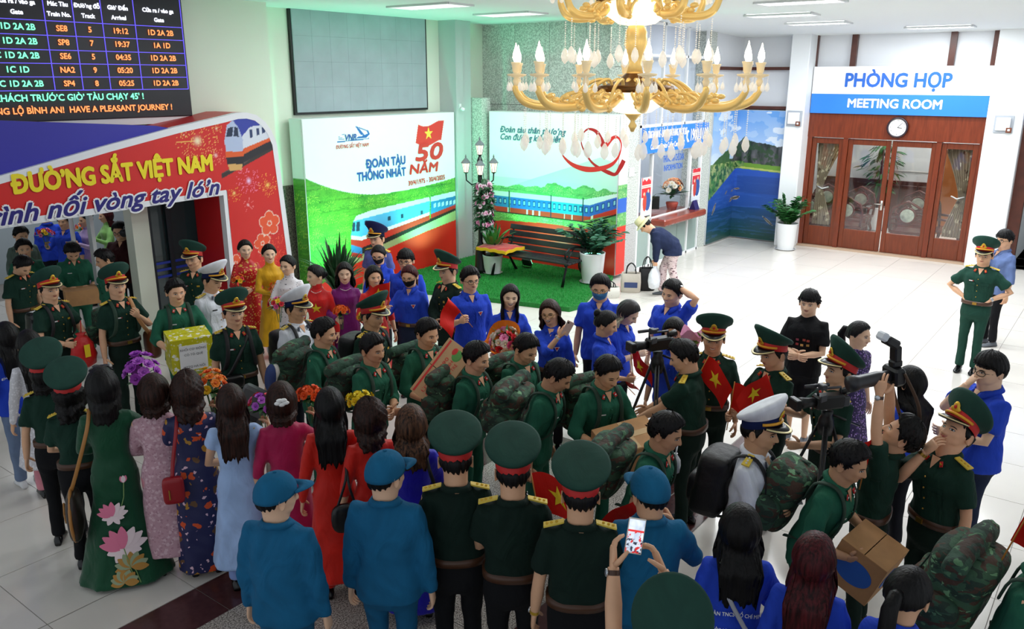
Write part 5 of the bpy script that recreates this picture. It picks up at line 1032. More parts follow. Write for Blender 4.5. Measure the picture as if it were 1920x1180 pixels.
        bq = MB(); bq.ell((0, .112, 1.708), (.023, .008, .034), 10, 6, rot=rotm('X', -18)); bq.ell((0, .110, 1.698), (.034, .006, .018), 10, 6, rot=rotm('X', -18)); b_ = hobj(bq, 'cap_badge', gold, crown); hobj(MB().ell((0, .121, 1.708), (.010, .004, .011), 8, 5, rot=rotm('X', -18)), 'badge_centre', redm, crown)
    if hat == 'ball':
        cm_ = cloth('cap_teal', '146088', fold=.25); th = np.linspace(-180, 180, 36, endpoint=False); rg = []
        for f in np.linspace(0, 1, 10): 
            ph = 89.9-(89.9-np.interp(np.abs(th), [0, 60, 130, 180], [22, 14, 2, 2]))*f; rg.append(hp_(th, ph, .020-.006*f+.006*np.sin(f*3.1), feat=0.))
        rg.append(hp_(th, np.interp(np.abs(th), [0, 60, 130, 180], [22, 14, 2, 2]), .006, feat=0.)); cp = hobj(MB().loft(rg, cap=False), 'field_cap', cm_)
        vr = []
        for t in np.linspace(-55, 55, 13):
            s_, c_ = math.sin(R(t)), math.cos(R(t)); k = (c_-math.cos(R(57)))/(1-math.cos(R(57))); i_ = np.array([.088*s_, .105*c_, 1.628]); o_ = np.array([.096*s_, .105*c_+.085*k, 1.622-.012*k]); vr.append([i_, i_*.5+o_*.5+(0, 0, .007), o_, o_-(0, 0, .004), i_-(0, 0, .004)])
        hobj(MB().loft(vr), 'cap_brim', cm_, cp); hobj(MB().ell((0, 0, 1.719), (.01, .01, .006), 8, 5), 'cap_button', cm_, cp)
    if hat == 'straw':
        sm_ = mat('straw', 'e2dcae', .7, bump=.3, bscale=90); cp = hobj(MB().lathe([(.15, 1.63), (.12, 1.645), (.092, 1.655), (.088, 1.72), (.075, 1.745), (.03, 1.75), (.001, 1.75)], n=28, cap=False), 'straw_hat', sm_); hobj(MB().lathe([(.093, 1.656), (.0915, 1.675)], n=28, cap=False), 'hat_band', mat('hat_band', 'c9c08a', .6), cp)
    if glasses:
        gl = MB()
        for s in (-1, 1):
            pts = [hp_(s*19+np.cos(t)*15, -1+np.sin(t)*10.5, .009) for t in np.linspace(0, 2*np.pi, 15)]; gl.tube(pts, .0022, 5)
            gl.tube([hp_(s*34, 1, .009), hp_(s*60, 2, .008), hp_(s*88, 3, .010)], .002, 5)
        gl.tube([hp_(-4, 1, .012), hp_(0, 2, .013), hp_(4, 1, .012)], .0022, 5); hobj(gl, 'glasses', mat('spectacle_black', '15120f', .3) if glasses == 1 else mat('spectacle_gold', '9a7a4a', .3, .8))
    if mask:
        G = [[hp_(t, p, .007+.012*np.exp(-(t/22)**2)*np.exp(-((p+22)/16)**2), fem=fem, feat=.6) for t in np.linspace(-62, 62, 15)] for p in np.linspace(-9, -50, 9)]
        mk_ = MB().grid(G); mk_.grid([[q*1 for q in r] for r in G], flip=True); mm = mat('mask_blue', '5aa9dc', .7, bump=.4, bscale=30) if mask == 'blue' else mat('mask_black', '101014', .7); o = hobj(mk_, 'face_mask', mm)
        ml = MB(); [ml.tube([hp_(s*60, -12, .008), hp_(s*78, -2, .006), hp_(s*92, 4, .012)], .0016, 4) for s in (-1, 1)]; hobj(ml, 'mask_loop', mm, o)
    Mi = Matrix(M)
    W_ = lambda p: Mi@Vector(np.asarray(p, float).tolist())
    PEOPLE[key] = dict(M=Mi, S=S, rz=rz, ub=ub, hd=hd, W=W_, hand={s: W_(hfr[s][0]) for s in (-1, 1)}, wrist={s: W_(wri[s]) for s in (-1, 1)}, elbow={s: W_(elb[s]) for s in (-1, 1)}, dir={s: (Mi.to_3x3()@Vector(hfr[s][1].tolist())).normalized() for s in (-1, 1)}, obj=po, shirt=so, chest=chest, tors=tors, sw=sw, shz=shz, A=A)
    if kw.get('watch'):
        s = kw['watch']; w_, e = wri[s], elb[s]; u = (e-w_)/np.linalg.norm(e-w_); b = MB().tube([w_+u*.012, w_+u*.034], .0285 if not fem else .025, 14, cap=False); part(b, 'watch_strap', kw.get('watchm') or leather_br); b = MB().lathe([(.017, -.002), (.018, .006), (.014, .008)], n=16); q = Vector((np.array([s, .2, .6])-u*(np.array([s, .2, .6])@u)).tolist()).normalized(); b.xf(Matrix.Translation((w_+u*.022+np.array(q)*.028).tolist())@q.to_track_quat('Z', 'Y').to_matrix().to_4x4()); part(b, 'watch_face', mat('steel', 'c9ccd0', .25, .8))
    return PEOPLE[key]
# ================================================================ PEOPLE
AO = lambda n, c, **k: cloth('silk_'+n, c, rough=.5, fold=.35, sheen=.2, **k)
redgold = spots('red_gold_brocade', 'c8161a', [('e8b64a', 1., 0.26), ('f0cf7a', 2.1, 0.23)], 13, rough=.45); polka = spots('polka_dots', 'f0eef0', [('2c2c4a', 1., .17)], 26); navyfl = spots('navy_floral', '1c2050', [('b8862c', .8, 0.26), ('d8501e', .9, 0.23), ('e8c0d0', 1.6, 0.17), ('6a4a2a', .7, 0.16)], 9, rough=.55); pinklace = spots('pink_lace', 'c49aa6', [('d8b6c0', 1.5, 0.38), ('b58896', 2., 0.32)], 18); purplefl = spots('purple_print', '2a1c4a', [('a88ac8', 2., 0.29), ('6a4a9a', 1.3, 0.26)], 20); elephant = spots('batik_trousers', 'd9c4c4', [('4a2430', 1.4, 0.29), ('8a5a66', 2.2, 0.23)], 14, stretch=(.5, .5, 2.2)); lacew = spots('white_lace', 'd4d2d8', [('eceaf0', 2., 0.38)], 20)
jean = cloth('denim', '6d7f9c', fold=.3); jeand = cloth('denim_dark', '1d2740', fold=.3); blackp = cloth('black_trousers', '0e0f13', fold=.3); pinkp = AO('pink', 'd98a98'); whitep = AO('white', 'e8e6ee')
snk = mat('sneaker_white', 'e4e4e6', .5); sand = mat('sandal_grey', '5a5f66', .7)
person('g_back1', 5.330, 13.305, 20, h=1.66, label='person in grey-green jacket behind the young soldier, head under the red banner edge', hp=10, top=cloth('grey_green','5e6f66'))
person('g_front1', 4.875, 12.121, 15, h=1.66, label='young soldier with short black hair standing under the gate at far left edge', hy=-10, sk='c99a78')
person('g_front2', 4.421, 11.241, 35, h=1.66, label='bareheaded officer looking down, behind the capped soldier with black pack', outfit='officer', hp=35, eyes='down', sk='c99a78')
person('g_front3', 5.269, 11.602, 5, h=1.67, label='soldier under the gate bowing his head over a dark bag', hp=35, eyes='down', arms=('hold','hold'), sk='c99a78')
person('g_front4', 5.224, 10.566, -60, h=1.66, label='soldier under the gate turning his head away beside the videographer', hy=-15, hp=10, sk='b88a68')
person('vid', 6.265, 12.132, -25, h=1.72, label='person in dark maroon sweater and glasses with a camera on the shoulder', top=cloth('maroon_knit','3a1518'), outfit='casual', sleeve='long', glasses=1, hp=8, arms=('head','hold'), fat=.15, smile=1)
person('g_lilac', 6.736, 14.176, -60, h=1.60, label='woman in lilac long tunic behind the gate holding up flowers', fem=1, outfit='aodai', top=AO('lilac','b79cc4'), bottom=whitep, hair='bun', arms=('flag','flag'))
person('g_green', 7.121, 14.240, -70, h=1.62, label='woman in light green tunic behind the gate beside a white pole', fem=1, outfit='aodai', top=AO('lime','8cc46a'), bottom=whitep, hair='wavy', hm=h_red, arms=('flag','flag'))
person('g_blue1', 6.354, 14.767, -150, h=1.68, label='person in blue shirt seen from behind, waist under the banner edge', outfit='blue', hair='short')
person('g_blue2', 6.401, 14.212, -30, h=1.62, label='person in blue shirt beside the raised red and yellow flowers', outfit='blue', arms=('down','flag'))
person('s1', 3.919, 9.274, 35, h=1.75, label='young officer in green peaked cap with black pack at the far left', outfit='officer', hat='peak', arms=('hold','hold'), hy=-8, hp=-6)
person('s2', 4.415, 8.796, 25, h=1.77, label='young officer in peaked cap with tan strap over shoulder, fist lowered', outfit='officer', hat='peak', arms=('strap','down'), hy=-5, hp=-6)
person('s3', 4.749, 8.199, 10, h=1.70, label='smiling bareheaded soldier carrying a yellow patterned box', hy=5, hp=-2, arms=('box','box'), smile=1, mouth='grin', lean=3)
person('navy1', 5.223, 8.251, 35, h=1.77, label='naval officer in white shirt looking down, behind the yellow box carrier', outfit='navy', hat='navy', hp=8, eyes='down', hy=10)
person('off5', 5.757, 9.412, -25, h=1.77, label='officer in peaked cap smiling by the dark glass door of the gate', outfit='officer', hat='peak', smile=1, mouth='grin', hy=-8)
person('off6', 4.558, 6.862, 12, h=1.76, label='officer in peaked cap with black sling bag across the chest, arms lowered', outfit='officer', hat='peak', smile=1, mouth='grin', hy=6, hp=-6)
person('w_redgold', 6.768, 9.779, 10, h=1.64, label='laughing woman in red and gold flowered tunic before the gate leg', fem=1, outfit='aodai', top=redgold, bottom=redgold, smile=1, arms=('belly','hold'), hair='updo', sk='dcb293', redlip=1)
person('w_yellow', 6.843, 9.350, 8, h=1.62, label='woman in mustard yellow tunic holding orange flowers', fem=1, outfit='aodai', top=AO('yellow','dca414'), bottom=whitep, arms=('down','belly'), hair='updo', smile=1, mouth='grin', sk='dcb293', redlip=1)
person('w_dots', 6.528, 8.544, -15, h=1.62, label='woman in white dotted tunic with pink and yellow flowers', fem=1, outfit='aodai', top=polka, bottom=whitep, arms=('hold','hold'), hy=-22, hair='updo', smile=1, eyes='smile', sk='d8ae8c', redlip=1)
person('navy2', 5.084, 6.578, 40, h=1.74, label='smiling naval officer in white shirt and cap with black backpack', outfit='navy', hat='navy', hp=0, smile=1, hy=5, sk='c9966e', arms=('down','down'))
person('w_redstar', 6.373, 7.816, -12, h=1.62, label='woman in red tunic with large yellow star on the chest', fem=1, outfit='aodai', top=AO('red','d4201e'), bottom=AO('red','d4201e'), hair='updo', arms=('down','down'), hy=-48, sk='d8ae8c', redlip=1)
person('w_purple', 6.668, 7.636, 0, h=1.62, label='woman in deep purple tunic and pearl necklace holding orange marigolds', fem=1, outfit='aodai', top=AO('purple','781070'), bottom=whitep, hair='wavy', arms=('down','hold'), eyes='closed', redlip=1, sk='dcb293')
person('w_red3', 6.761, 7.221, 15, h=1.62, label='smiling woman in plain red tunic behind the green capped marcher', fem=1, outfit='aodai', top=AO('red','d4201e'), bottom=AO('red','d4201e'), hair='bob', smile=1, arms=('down','hold'), sleeve='rolled', redlip=1, watch=-1)
person('railway', 8.101, 8.548, -35, h=1.78, label='railway officer in pale blue-violet uniform and dark blue peaked cap', outfit='rail', hat='rail', arms=('down','down'))
person('b_mask1', 7.680, 8.078, -15, h=1.64, label='person in blue shirt and black mask behind the woman in red', fem=1, outfit='blue', mask='black', hair='updo', glasses=1, hp=12)
person('b_glass1', 7.361, 7.264, -15, h=1.72, label='young person with glasses in blue shirt behind the masked flag holder', outfit='blue', glasses=1, hair='fringe')
person('b_mask2', 6.960, 6.806, -20, h=1.66, label='person in blue shirt, black mask and reddish hair holding a small flag', fem=1, outfit='blue', tuck=1, bottom=jeand, mask='black', glasses=2, hair='tail', hm=h_red, arms=('down','flag'), hp=8)
person('off_tall', 7.118, 6.336, -50, h=1.80, label='older officer in long dark green tunic with peaked cap beside the grass', outfit='tall', hat='peak', arms=('down','belly'), sk='c99a78')
person('b_glass2', 6.941, 5.856, 15, h=1.76, label='slim man with round glasses in blue shirt holding a folded flag', outfit='blue', glasses=1, arms=('down','flag'), hy=8)
person('b_bouquet', 6.838, 5.219, 5, h=1.68, label='laughing person with long black hair holding an orange wrapped bouquet', fem=1, outfit='blue', hair='longfront', smile=1, mouth='laugh', eyes='smile', arms=('hold','hold'), hr=-4, bottom=blackp, sk='dfb898')
person('b_phone', 6.695, 4.564, -8, h=1.64, label='laughing person with glasses holding up a pale phone', fem=1, outfit='blue', tuck=1, glasses=2, hair='wavy', hm=h_brown, smile=1, mouth='laugh', eyes='smile', hr=8, arms=('down',{'a':'chin','t':(-.11,.2,1.40)}), bottom=blackp, hy=-8, watch=1, watchm=snk)
person('b_bluemask', 7.538, 4.509, -5, h=1.76, label='man in blue polo shirt wearing a light blue face mask', outfit='polo', plain=1, mask='blue', glasses=2, fat=.12, hp=6)
person('b_bun', 6.758, 3.995, 75, h=1.62, label='young person with black hair bun turned aside, gripping a little flag', fem=1, outfit='blue', hair='bun', arms=('down','hold'), hp=12)
person('b_blonde', 7.195, 4.077, 60, h=1.66, label='laughing person with long pale dip-dyed hair in blue shirt', fem=1, outfit='blue', hair='long', hlen=.3, hm=h_blonde, smile=1, mouth='laugh', eyes='smile', arms=('down','clasp'), hp=22, lean=6, sk='dcb696')
person('b_handhead', 7.911, 3.842, -35, h=1.73, label='man in blue polo shirt scratching his head, smiling', outfit='polo', smile=1, arms=('head','down'), fat=.15, hr=-6, watch=-1, hp=5)
person('b_behindcam', 6.897, 3.300, -10, h=1.64, label='person with dark hair half hidden behind the first video camera', fem=1, outfit='blue', hair='bob', hp=10)
person('cameraman1', 6.100, 2.719, -105, h=1.72, label='bareheaded officer working the first video camera on a tripod', outfit='officer', arms=('reach','reach'), hp=10, hy=18, lean=6, fat=.1)
person('off_flag', 6.653, 2.805, 0, h=1.76, label='officer in peaked cap facing the viewer, small flag before his chest', outfit='officer', hat='peak', smile=1, arms=('down','flag'), sk='cc9a76')
person('off_flag2', 6.566, 2.216, -50, h=1.77, label='officer in peaked cap turned aside, flag crossing his face', outfit='officer', hat='peak', arms=('front','hold'), hp=5, sk='c99a78')
person('boy_black', 8.468, 2.551, -12, h=1.70, label='boy in black T-shirt and black shorts', outfit='tee', hair='fringe', shorts=1, arms=('front','front'), sk='dcae8c', shoem=sand)
person('off_video', 6.379, 1.659, -60, h=1.78, label='officer in peaked cap looking up behind the second video camera', outfit='officer', hat='peak', hp=-14, arms=('hold','flag'), sk='c99a78', mouth='grin')
person('w_purple2', 7.947, 1.904, 55, h=1.60, label='woman in purple patterned dress behind the second video camera', fem=1, outfit='dress', top=purplefl, bottom=purplefl, sleeve='cap', hair='tail', hy=5, smile=1, mouth='grin', sk='d8ae8c')
person('photog', 5.545, 1.114, -100, h=1.70, label='officer raising a long lens photo camera above his head', outfit='officer', arms=({'a':'raise','t':(.10,.04,2.02)},{'a':'raise','t':(.12,.02,2.0)}), hp=-28, watch=-1, lean=-6, hy=8)
person('w_longhair', 6.757, 1.191, -125, h=1.64, label='person with long black hair in blue shirt behind the raised camera', fem=1, outfit='blue', hair='long')
person('off_chin', 5.693, 0.741, -40, h=1.76, label='officer in tilted peaked cap looking up with a hand at his chin', outfit='officer', hat='peak', hp=-32, arms=('down','chin'), mouth='grin', watch=1, watchm=brass, eyes='open')
person('b_sqd', 7.104, 0.708, -55, h=1.76, label='stout young man with glasses in blue shirt lettered SQD', outfit='blue', sleeve='short', fat=.3, glasses=1, arms=('front','chin'), hair='fringe', hy=8, sk='e0b494', bottom=jeand)
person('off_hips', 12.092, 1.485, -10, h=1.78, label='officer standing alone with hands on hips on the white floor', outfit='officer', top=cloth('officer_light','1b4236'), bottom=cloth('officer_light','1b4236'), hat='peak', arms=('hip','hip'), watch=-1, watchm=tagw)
person('b_grayblue', 13.594, 1.447, -50, h=1.72, label='young man in grey-blue shirt and glasses behind the officer with hands on hips', outfit='casual', glasses=1, arms=('down','chin'), hy=10, hair='fringe', shoem=sand)
person('sol1', 4.730, 5.876, 60, h=1.68, label='smiling soldier with green pack, hands together, nearest behind the grey roll', lean=10, smile=1, arms=('hold','hold'), sk='d09c76', hy=5, hp=-6)
person('sol2', 5.328, 5.781, 50, h=1.76, label='officer in peaked cap and black backpack marching behind the bareheaded soldiers', outfit='officer', hat='peak', hp=-2, lean=4, sk='c9966e')
person('sol3', 4.693, 5.146, 45, h=1.68, label='serious bareheaded soldier between the smiling one and the apple box carrier', lean=8, arms=('front','front'), sk='ba8864', hp=-6)
person('sol4', 5.324, 5.069, 35, h=1.69, label='smiling soldier carrying the long carton with a green apple', smile=1, hp=2, lean=6, arms=('box','box'), sk='d09c76', hy=5)
person('sol5', 5.060, 4.305, 58, h=1.68, label='smiling soldier marching behind the first round cap, pack on back', smile=1, hp=0, lean=8, sk='d09c76', arms=('hold','down'))
person('sol6', 5.575, 4.169, 45, h=1.67, label='grinning soldier with pack in front of the bouquet holder', smile=1, hp=10, lean=8, eyes='smile', sk='d09c76')
person('sol7', 5.118, 3.628, 70, h=1.69, label='soldier with downcast face and wide camouflage pack', hp=12, lean=14, eyes='down', sk='ba8864', arms=('down','down'))
person('sol8', 5.485, 3.281, 38, h=1.69, label='soldier carrying a taped brown carton', hp=8, lean=10, eyes='down', arms=('box','box'), sk='c9966e')
person('sol9', 4.676, 2.431, 70, h=1.68, label='soldier bending forward under his pack beside the third teal cap', hp=-4, lean=16, sk='ba8864', sleeve='short', arms=('down','down'))
person('navy3', 4.949, 1.777, 72, h=1.77, label='naval officer in white uniform and cap with black backpack, hands joined', outfit='navy', hat='navy', lean=6, arms=('clasp','clasp'), sk='c9966e', hp=-6)
person('sol10', 4.977, 1.342, 72, h=1.69, label='soldier with camouflage pack carrying a carton with blue oval', lean=18, arms=('box','box'), sk='bd8b66', hp=-6)
person('sol11', 4.515, 0.159, 80, h=1.70, label='soldier at the far right edge hidden behind a big camouflage pack', lean=12, hp=-6)
person('f_blue1', 2.990, 8.103, -165, h=1.64, label='person with long black hair, blue shirt and pale jeans at far left edge', fem=1, outfit='blue', hair='long', bottom=jean, shoem=snk)
person('f_white', 3.029, 7.749, -170, h=1.62, label='woman with long black hair in white lace tunic over pink trousers', fem=1, outfit='aodai', top=lacew, bottom=pinkp, hair='long', hlen=.42, hem=.35)
person('f_off1', 2.720, 6.768, 165, h=1.70, label='officer in peaked cap seen from behind, leftmost of the round green caps', fem=1, outfit='officer', hat='peak', hair='bob', bottom=blackp, captilt=30)
person('f_off2', 2.666, 6.263, 168, h=1.66, label='officer in peaked cap seen from behind beside the woman in dark green', fem=1, outfit='officer', hat='peak', hair='curly', bottom=blackp, captilt=30, arms=('belly','belly'))
person('f_green', 2.759, 5.908, 172, h=1.73, label='woman in dark green tunic printed with pink lotus flowers', fem=1, outfit='aodai', top=AO('green','06482c'), bottom=AO('green','06482c'), hair='bob', hlen=.18, hem=.03, flare=.16, arms=('belly',{'a':'flag','t':(.27,.34,1.28)}))
person('f_pink', 3.017, 5.665, 172, h=1.66, label='woman with short bob in pale pink lace tunic', fem=1, outfit='aodai', top=pinklace, bottom=pinkp, hair='bob', hm=h_brown, arms=('belly','belly'), hem=.2, flare=.03, fat=.1)
person('f_navy', 3.165, 5.456, 178, h=1.68, label='woman with curly hair in navy tunic covered with orange flowers', fem=1, outfit='aodai', top=navyfl, bottom=navyfl, hair='curly', hm=h_brown, arms=('belly',{'a':'flag','t':(.22,.34,1.26)}), hem=.06, flare=.02, sleeve='rolled', fat=.1)
person('f_ltblue', 3.249, 5.029, 178, h=1.66, label='woman with long brown hair in pale blue dress with flutter sleeves', fem=1, outfit='dress', top=AO('sky','a6c2ee'), bottom=AO('sky2','8fa6e0'), hair='long', hm=h_brown, arms=('belly',{'a':'flag','t':(.26,.34,1.22)}), hem=.24)
person('f_magenta', 3.493, 4.765, 180, h=1.66, label='woman in magenta dress with a white clip in her hair', fem=1, outfit='aodai', top=AO('magenta','b0124e'), bottom=AO('magenta','b0124e'), hair='bob', hm=h_brown, arms=('down',{'a':'flag','t':(.26,.34,1.28)}), hem=.3, sleeve='rolled')
person('f_red1', 3.608, 4.368, 178, h=1.68, label='woman in orange-red tunic with long black hair', fem=1, outfit='aodai', top=AO('scarlet','d41c08'), bottom=AO('scarlet','d41c08'), hair='long', arms=('down',{'a':'flag','t':(.26,.34,1.28)}), hem=.2)
person('f_red2', 3.731, 4.089, 188, h=1.62, label='woman in orange-red tunic with shoulder length curly hair', fem=1, outfit='aodai', top=AO('scarlet','d41c08'), bottom=AO('gold','d89a20'), hair='curly', hm=h_brown, arms=('down','belly'), hem=.3, sleeve='rolled')
person('f_royal', 3.787, 3.739, 178, h=1.64, label='woman in royal blue dress with highlighted brown hair', fem=1, outfit='aodai', top=AO('royal','1c14b0'), bottom=AO('royal','1c14b0'), hair='wavy', hm=h_high, arms=('down','belly'), hem=.1)
person('m1', 2.516, 3.555, 150, h=1.72, label='guard in teal jacket and cap at the left, seen from behind', outfit='militia', hat='ball', hy=-40, sk='dcb090')
person('m2', 3.016, 3.203, 165, h=1.76, label='guard in teal jacket and cap behind the woman in royal blue', outfit='militia', hat='ball', hy=-35, sk='dcb090')
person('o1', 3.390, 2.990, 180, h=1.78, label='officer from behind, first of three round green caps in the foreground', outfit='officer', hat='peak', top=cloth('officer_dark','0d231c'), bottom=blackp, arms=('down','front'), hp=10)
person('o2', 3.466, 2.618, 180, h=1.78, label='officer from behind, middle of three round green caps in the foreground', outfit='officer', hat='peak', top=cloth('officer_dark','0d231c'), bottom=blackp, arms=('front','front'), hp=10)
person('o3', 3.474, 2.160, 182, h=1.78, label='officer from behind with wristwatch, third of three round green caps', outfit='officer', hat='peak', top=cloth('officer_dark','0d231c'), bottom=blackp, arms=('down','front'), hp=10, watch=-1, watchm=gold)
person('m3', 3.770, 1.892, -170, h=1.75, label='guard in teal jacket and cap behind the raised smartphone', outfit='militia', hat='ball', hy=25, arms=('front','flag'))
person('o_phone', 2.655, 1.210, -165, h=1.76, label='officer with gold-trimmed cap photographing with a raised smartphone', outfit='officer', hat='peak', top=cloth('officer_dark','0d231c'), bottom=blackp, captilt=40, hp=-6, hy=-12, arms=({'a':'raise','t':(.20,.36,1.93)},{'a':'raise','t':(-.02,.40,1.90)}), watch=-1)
person('f_bb1', 3.851, 1.396, -172, h=1.64, label='person with long black hair in blue lettered shirt, pale strap across back', fem=1, outfit='blue', plain=1, hair='long', hlen=.32, fat=.15, arms=('down','hold'))
person('f_bb2', 3.800, 0.992, 175, h=1.64, label='person with long dark reddish hair in blue shirt at the bottom edge', fem=1, outfit='blue', plain=1, hair='long', hm=h_red, hlen=.4)
person('f_bb3', 3.775, 0.560, 160, h=1.62, label='person with black ponytail in blue shirt at the lower right', fem=1, outfit='blue', plain=1, hair='tail', hp=10)
person('bender', 13.327, 6.507, -85, h=1.66, label='person in straw hat and navy jacket bending down to pick up bags', outfit='jacket', bottom=elephant, hat='straw', lean=55, hp=-5, walk=.7, fat=.3, leg=1.25, arms=('floor','floor'), stance=.06, shoem=sand)
person('hall_man', 25.931, 2.673, -170, h=1.72, label='person in white and yellow top walking in the side hall', outfit='polo', plain=1, top=cloth('white_yellow','e9e6dc'), bottom=jeand)

# ================================================================ FURNITURE AND FITTINGS
# grass mat
turf = mat('artificial_grass', '1f8a34', .9, bump=1., bscale=220, var=.3, vscale=60)
poly = [(10.2, 11.35), (10.75, 9.9), (11.0, 8.7), (11.3, 7.35), (11.6, 7.3), (12.5, 7.62), (13.0, 7.72), (13.76, 7.95), (13.76, 11.35)]
tf_ = tag(MB().prism(poly, 0.0, .08).build('grass_mat', turf), 'green artificial grass platform under the bench and plants', 'mat')
rn = random.Random(2); gb = MB()
def inpoly(x, y):
    c = False; j = len(poly)-1
    for i in range(len(poly)):
        if (poly[i][1] > y) != (poly[j][1] > y) and x < (poly[j][0]-poly[i][0])*(y-poly[i][1])/(poly[j][1]-poly[i][1])+poly[i][0]: c = not c
        j = i
    return c
bv, bf = [], []
for k in range(26000):
    x, y = rn.uniform(10.2, 13.76), rn.uniform(7.3, 11.35)
    if not inpoly(x, y): continue
    a = rn.random()*6.28; o = len(bv); w = .006; h_ = rn.uniform(.015, .035); dx, dy = math.cos(a)*w, math.sin(a)*w; bv += [(x-dx, y-dy, .078), (x+dx, y+dy, .078), (x+rn.uniform(-.01, .01), y+rn.uniform(-.01, .01), .08+h_)]; bf.append((o, o+1, o+2))
gb.add(bv, bf); gb.build('grass_blades', mat('grass_blade', '2aa043', .8), tf_, kind='stuff')
# bench
be = root('park_bench', (12.68, 9.0, .08), 'dark slatted park bench with curled iron arms on the green grass', 'bench'); bwd = mat('bench_slat', '26242a', .35, var=.2, vscale=8); iron = mat('cast_iron', '111316', .35, .4)
L2 = .9
for i in range(4): MB().b2(-.28+i*.125, -.28+i*.125+.1, -L2, L2, .42, .455, 0, .008).build('seat_slat', bwd, be)
for i, (x, z) in enumerate(((.24, .52), (.275, .64), (.31, .76), (.34, .88))): MB().box((x, 0, z), (.03, L2*2, .1), 0, .008, rot=rotm('Y', 16)).build('back_slat', bwd, be)
for sy in (-.82, .82):
    f = MB(); f.tube([(-.36, sy, .02), (-.3, sy, .2), (-.24, sy, .36), (-.24, sy, .42)], [.03, .022, .022, .025], 8); f.tube([(.42, sy, .0), (.3, sy, .16), (.2, sy, .3), (.2, sy, .42), (.27, sy, .6), (.36, sy, .92)], [.03, .022, .022, .025, .022, .018], 8)
    f.tube([(-.28, sy, .41), (.2, sy, .41)], .022, 8); f.build('leg_frame', iron, be, True)
    f = MB(); f.tube([(.29, sy, .66), (.1, sy, .70), (-.15, sy, .70), (-.28, sy, .64), (-.27, sy, .54), (-.2, sy, .5), (-.15, sy, .56)], .02, 8); f.tube([(-.26, sy, .42), (-.18, sy, .5), (-.1, sy, .6), (0, sy, .69)], .014, 6); f.build('arm_rest', iron, be, True)
# red fringed cloth on the bench arm
rc = root('red_cloth', (12.45, 9.72, .62), 'red velvet cloth with yellow fringe lying on the left end of the bench', 'cloth')
P = [[(-.3+.6*i/14, -.36+.72*j/16, .06-.16*max(0, abs(-.3+.6*i/14)-.16)-.12*max(0, abs(-.36+.72*j/16)-.24)+.008*math.sin(i+j*1.3)) for j in range(17)] for i in range(15)]
m = MB().grid(P); m.grid([[(x, y, z-.01) for x, y, z in r] for r in P], flip=True); m.build('velvet', cloth('velvet_red', 'b80f14', fold=.2, sheen=.4), rc, True)
fr = MB(); e_ = [P[0][j] for j in range(17)]+[P[i][16] for i in range(15)]+[P[14][j] for j in range(16, -1, -1)]+[P[i][0] for i in range(14, -1, -1)]
for i in range(len(e_)-1):
    for t in (0, .33, .66): p = np.array(e_[i])*(1-t)+np.array(e_[i+1])*t; fr.tube([p, p-(0, 0, .06)], .008, 4)
fr.build('fringe', mat('fringe_yellow', 'f0c81e', .7), rc, False, kind='stuff')
# floodlights
for k, (x, y) in enumerate(((13.3, 9.7), (13.3, 8.25), (12.2, 11.0))):
    t = root('floodlight', (x, y, .08), ('small black floodlight on the grass under the bench', 'small black floodlight beside the large white pot', 'small black floodlight at the foot of the left panel')[k], 'lamp', group='green floodlights'); MB().box((0, 0, .12), (.06, .2, .16), 0, .01, rot=rotm('Y', -30)).build('housing', blk, t); MB().box((.035, 0, .14), (.01, .17, .13), rot=rotm('Y', -30)).build('lens', mat('green_glow', '8affc4', .4, emit=3), t); MB().tube([(0, -.11, .12), (0, -.11, .02), (0, .11, .02), (0, .11, .12)], .01, 5).build('bracket', blk, t)
# lamp post with hanging flowers
lp = root('lamp_post', (12.43, 10.2, .08), 'black lamp post with four small lanterns and hanging pink flowers', 'lamp')
MB().lathe([(.15, 0), (.15, .08), (.11, .14), (.1, .5), (.07, .56), (.045, .62), (.04, 1.3), (.045, 2.0), (.06, 2.05), (.055, 2.2), (.03, 2.26), (.02, 2.3)], n=16).build('post', iron, lp, True)
lant_g = mat('lantern_glass', 'fff0d8', .2, emit=.9)
def lantern(par, x, y, z):
    MB().lathe([(.02, z), (.045, z+.02), (.05, z+.03)], (x, y, 0), 6).build('lantern_base', iron, par); MB().lathe([(.045, z+.03), (.075, z+.2)], (x, y, 0), 6).build('lantern_glass', lant_g, par)
    MB().lathe([(.1, z+.2), (.08, z+.23), (.03, z+.29), (.012, z+.3), (.018, z+.32), (.002, z+.37)], (x, y, 0), 6).build('lantern_roof', mat('grey_lantern', '6a7276', .4), par)
    b = MB(); [b.tube([(x+.045*math.cos(a), y+.045*math.sin(a), z+.03), (x+.075*math.cos(a), y+.075*math.sin(a), z+.2)], .005, 4) for a in np.arange(6)*math.pi/3]; b.build('lantern_bars', iron, par, False, kind='stuff')
lantern(lp, 0, 0, 2.28)
for a in (100, 220, 340): 
    c, s = math.cos(R(a)), math.sin(R(a)); MB().tube([(0, 0, 1.78), (c*.18, s*.18, 1.72), (c*.3, s*.3, 1.8), (c*.31, s*.31, 1.93)], .014, 6).build('arm', iron, lp, True); lantern(lp, c*.31, s*.31, 1.93)
hb_ = root('flower_column', (12.28, 9.98, 0), 'hanging column of pink and white flowers and leaves on the lamp post', 'flowers')
MB().tube([(0, 0, 1.95), (.06, .08, 2.12)], .006, 5).build('hanger', iron, hb_); rn = random.Random(8); lv = []
MB().lathe([(.05, 1.05), (.12, 1.1), (.12, 1.85), (.04, 1.95)], n=14).build('core', leafd, hb_, True)
for k in range(420): a = rn.random()*6.28; z = rn.uniform(1.0, 1.85); lv.append((np.array([.12*math.cos(a), .12*math.sin(a), z]), np.array([math.cos(a), math.sin(a), rn.uniform(-.9, .3)])))
place_leaves(hb_, lv, leaf_mesh(.11, .028, leafd), rn, 120)
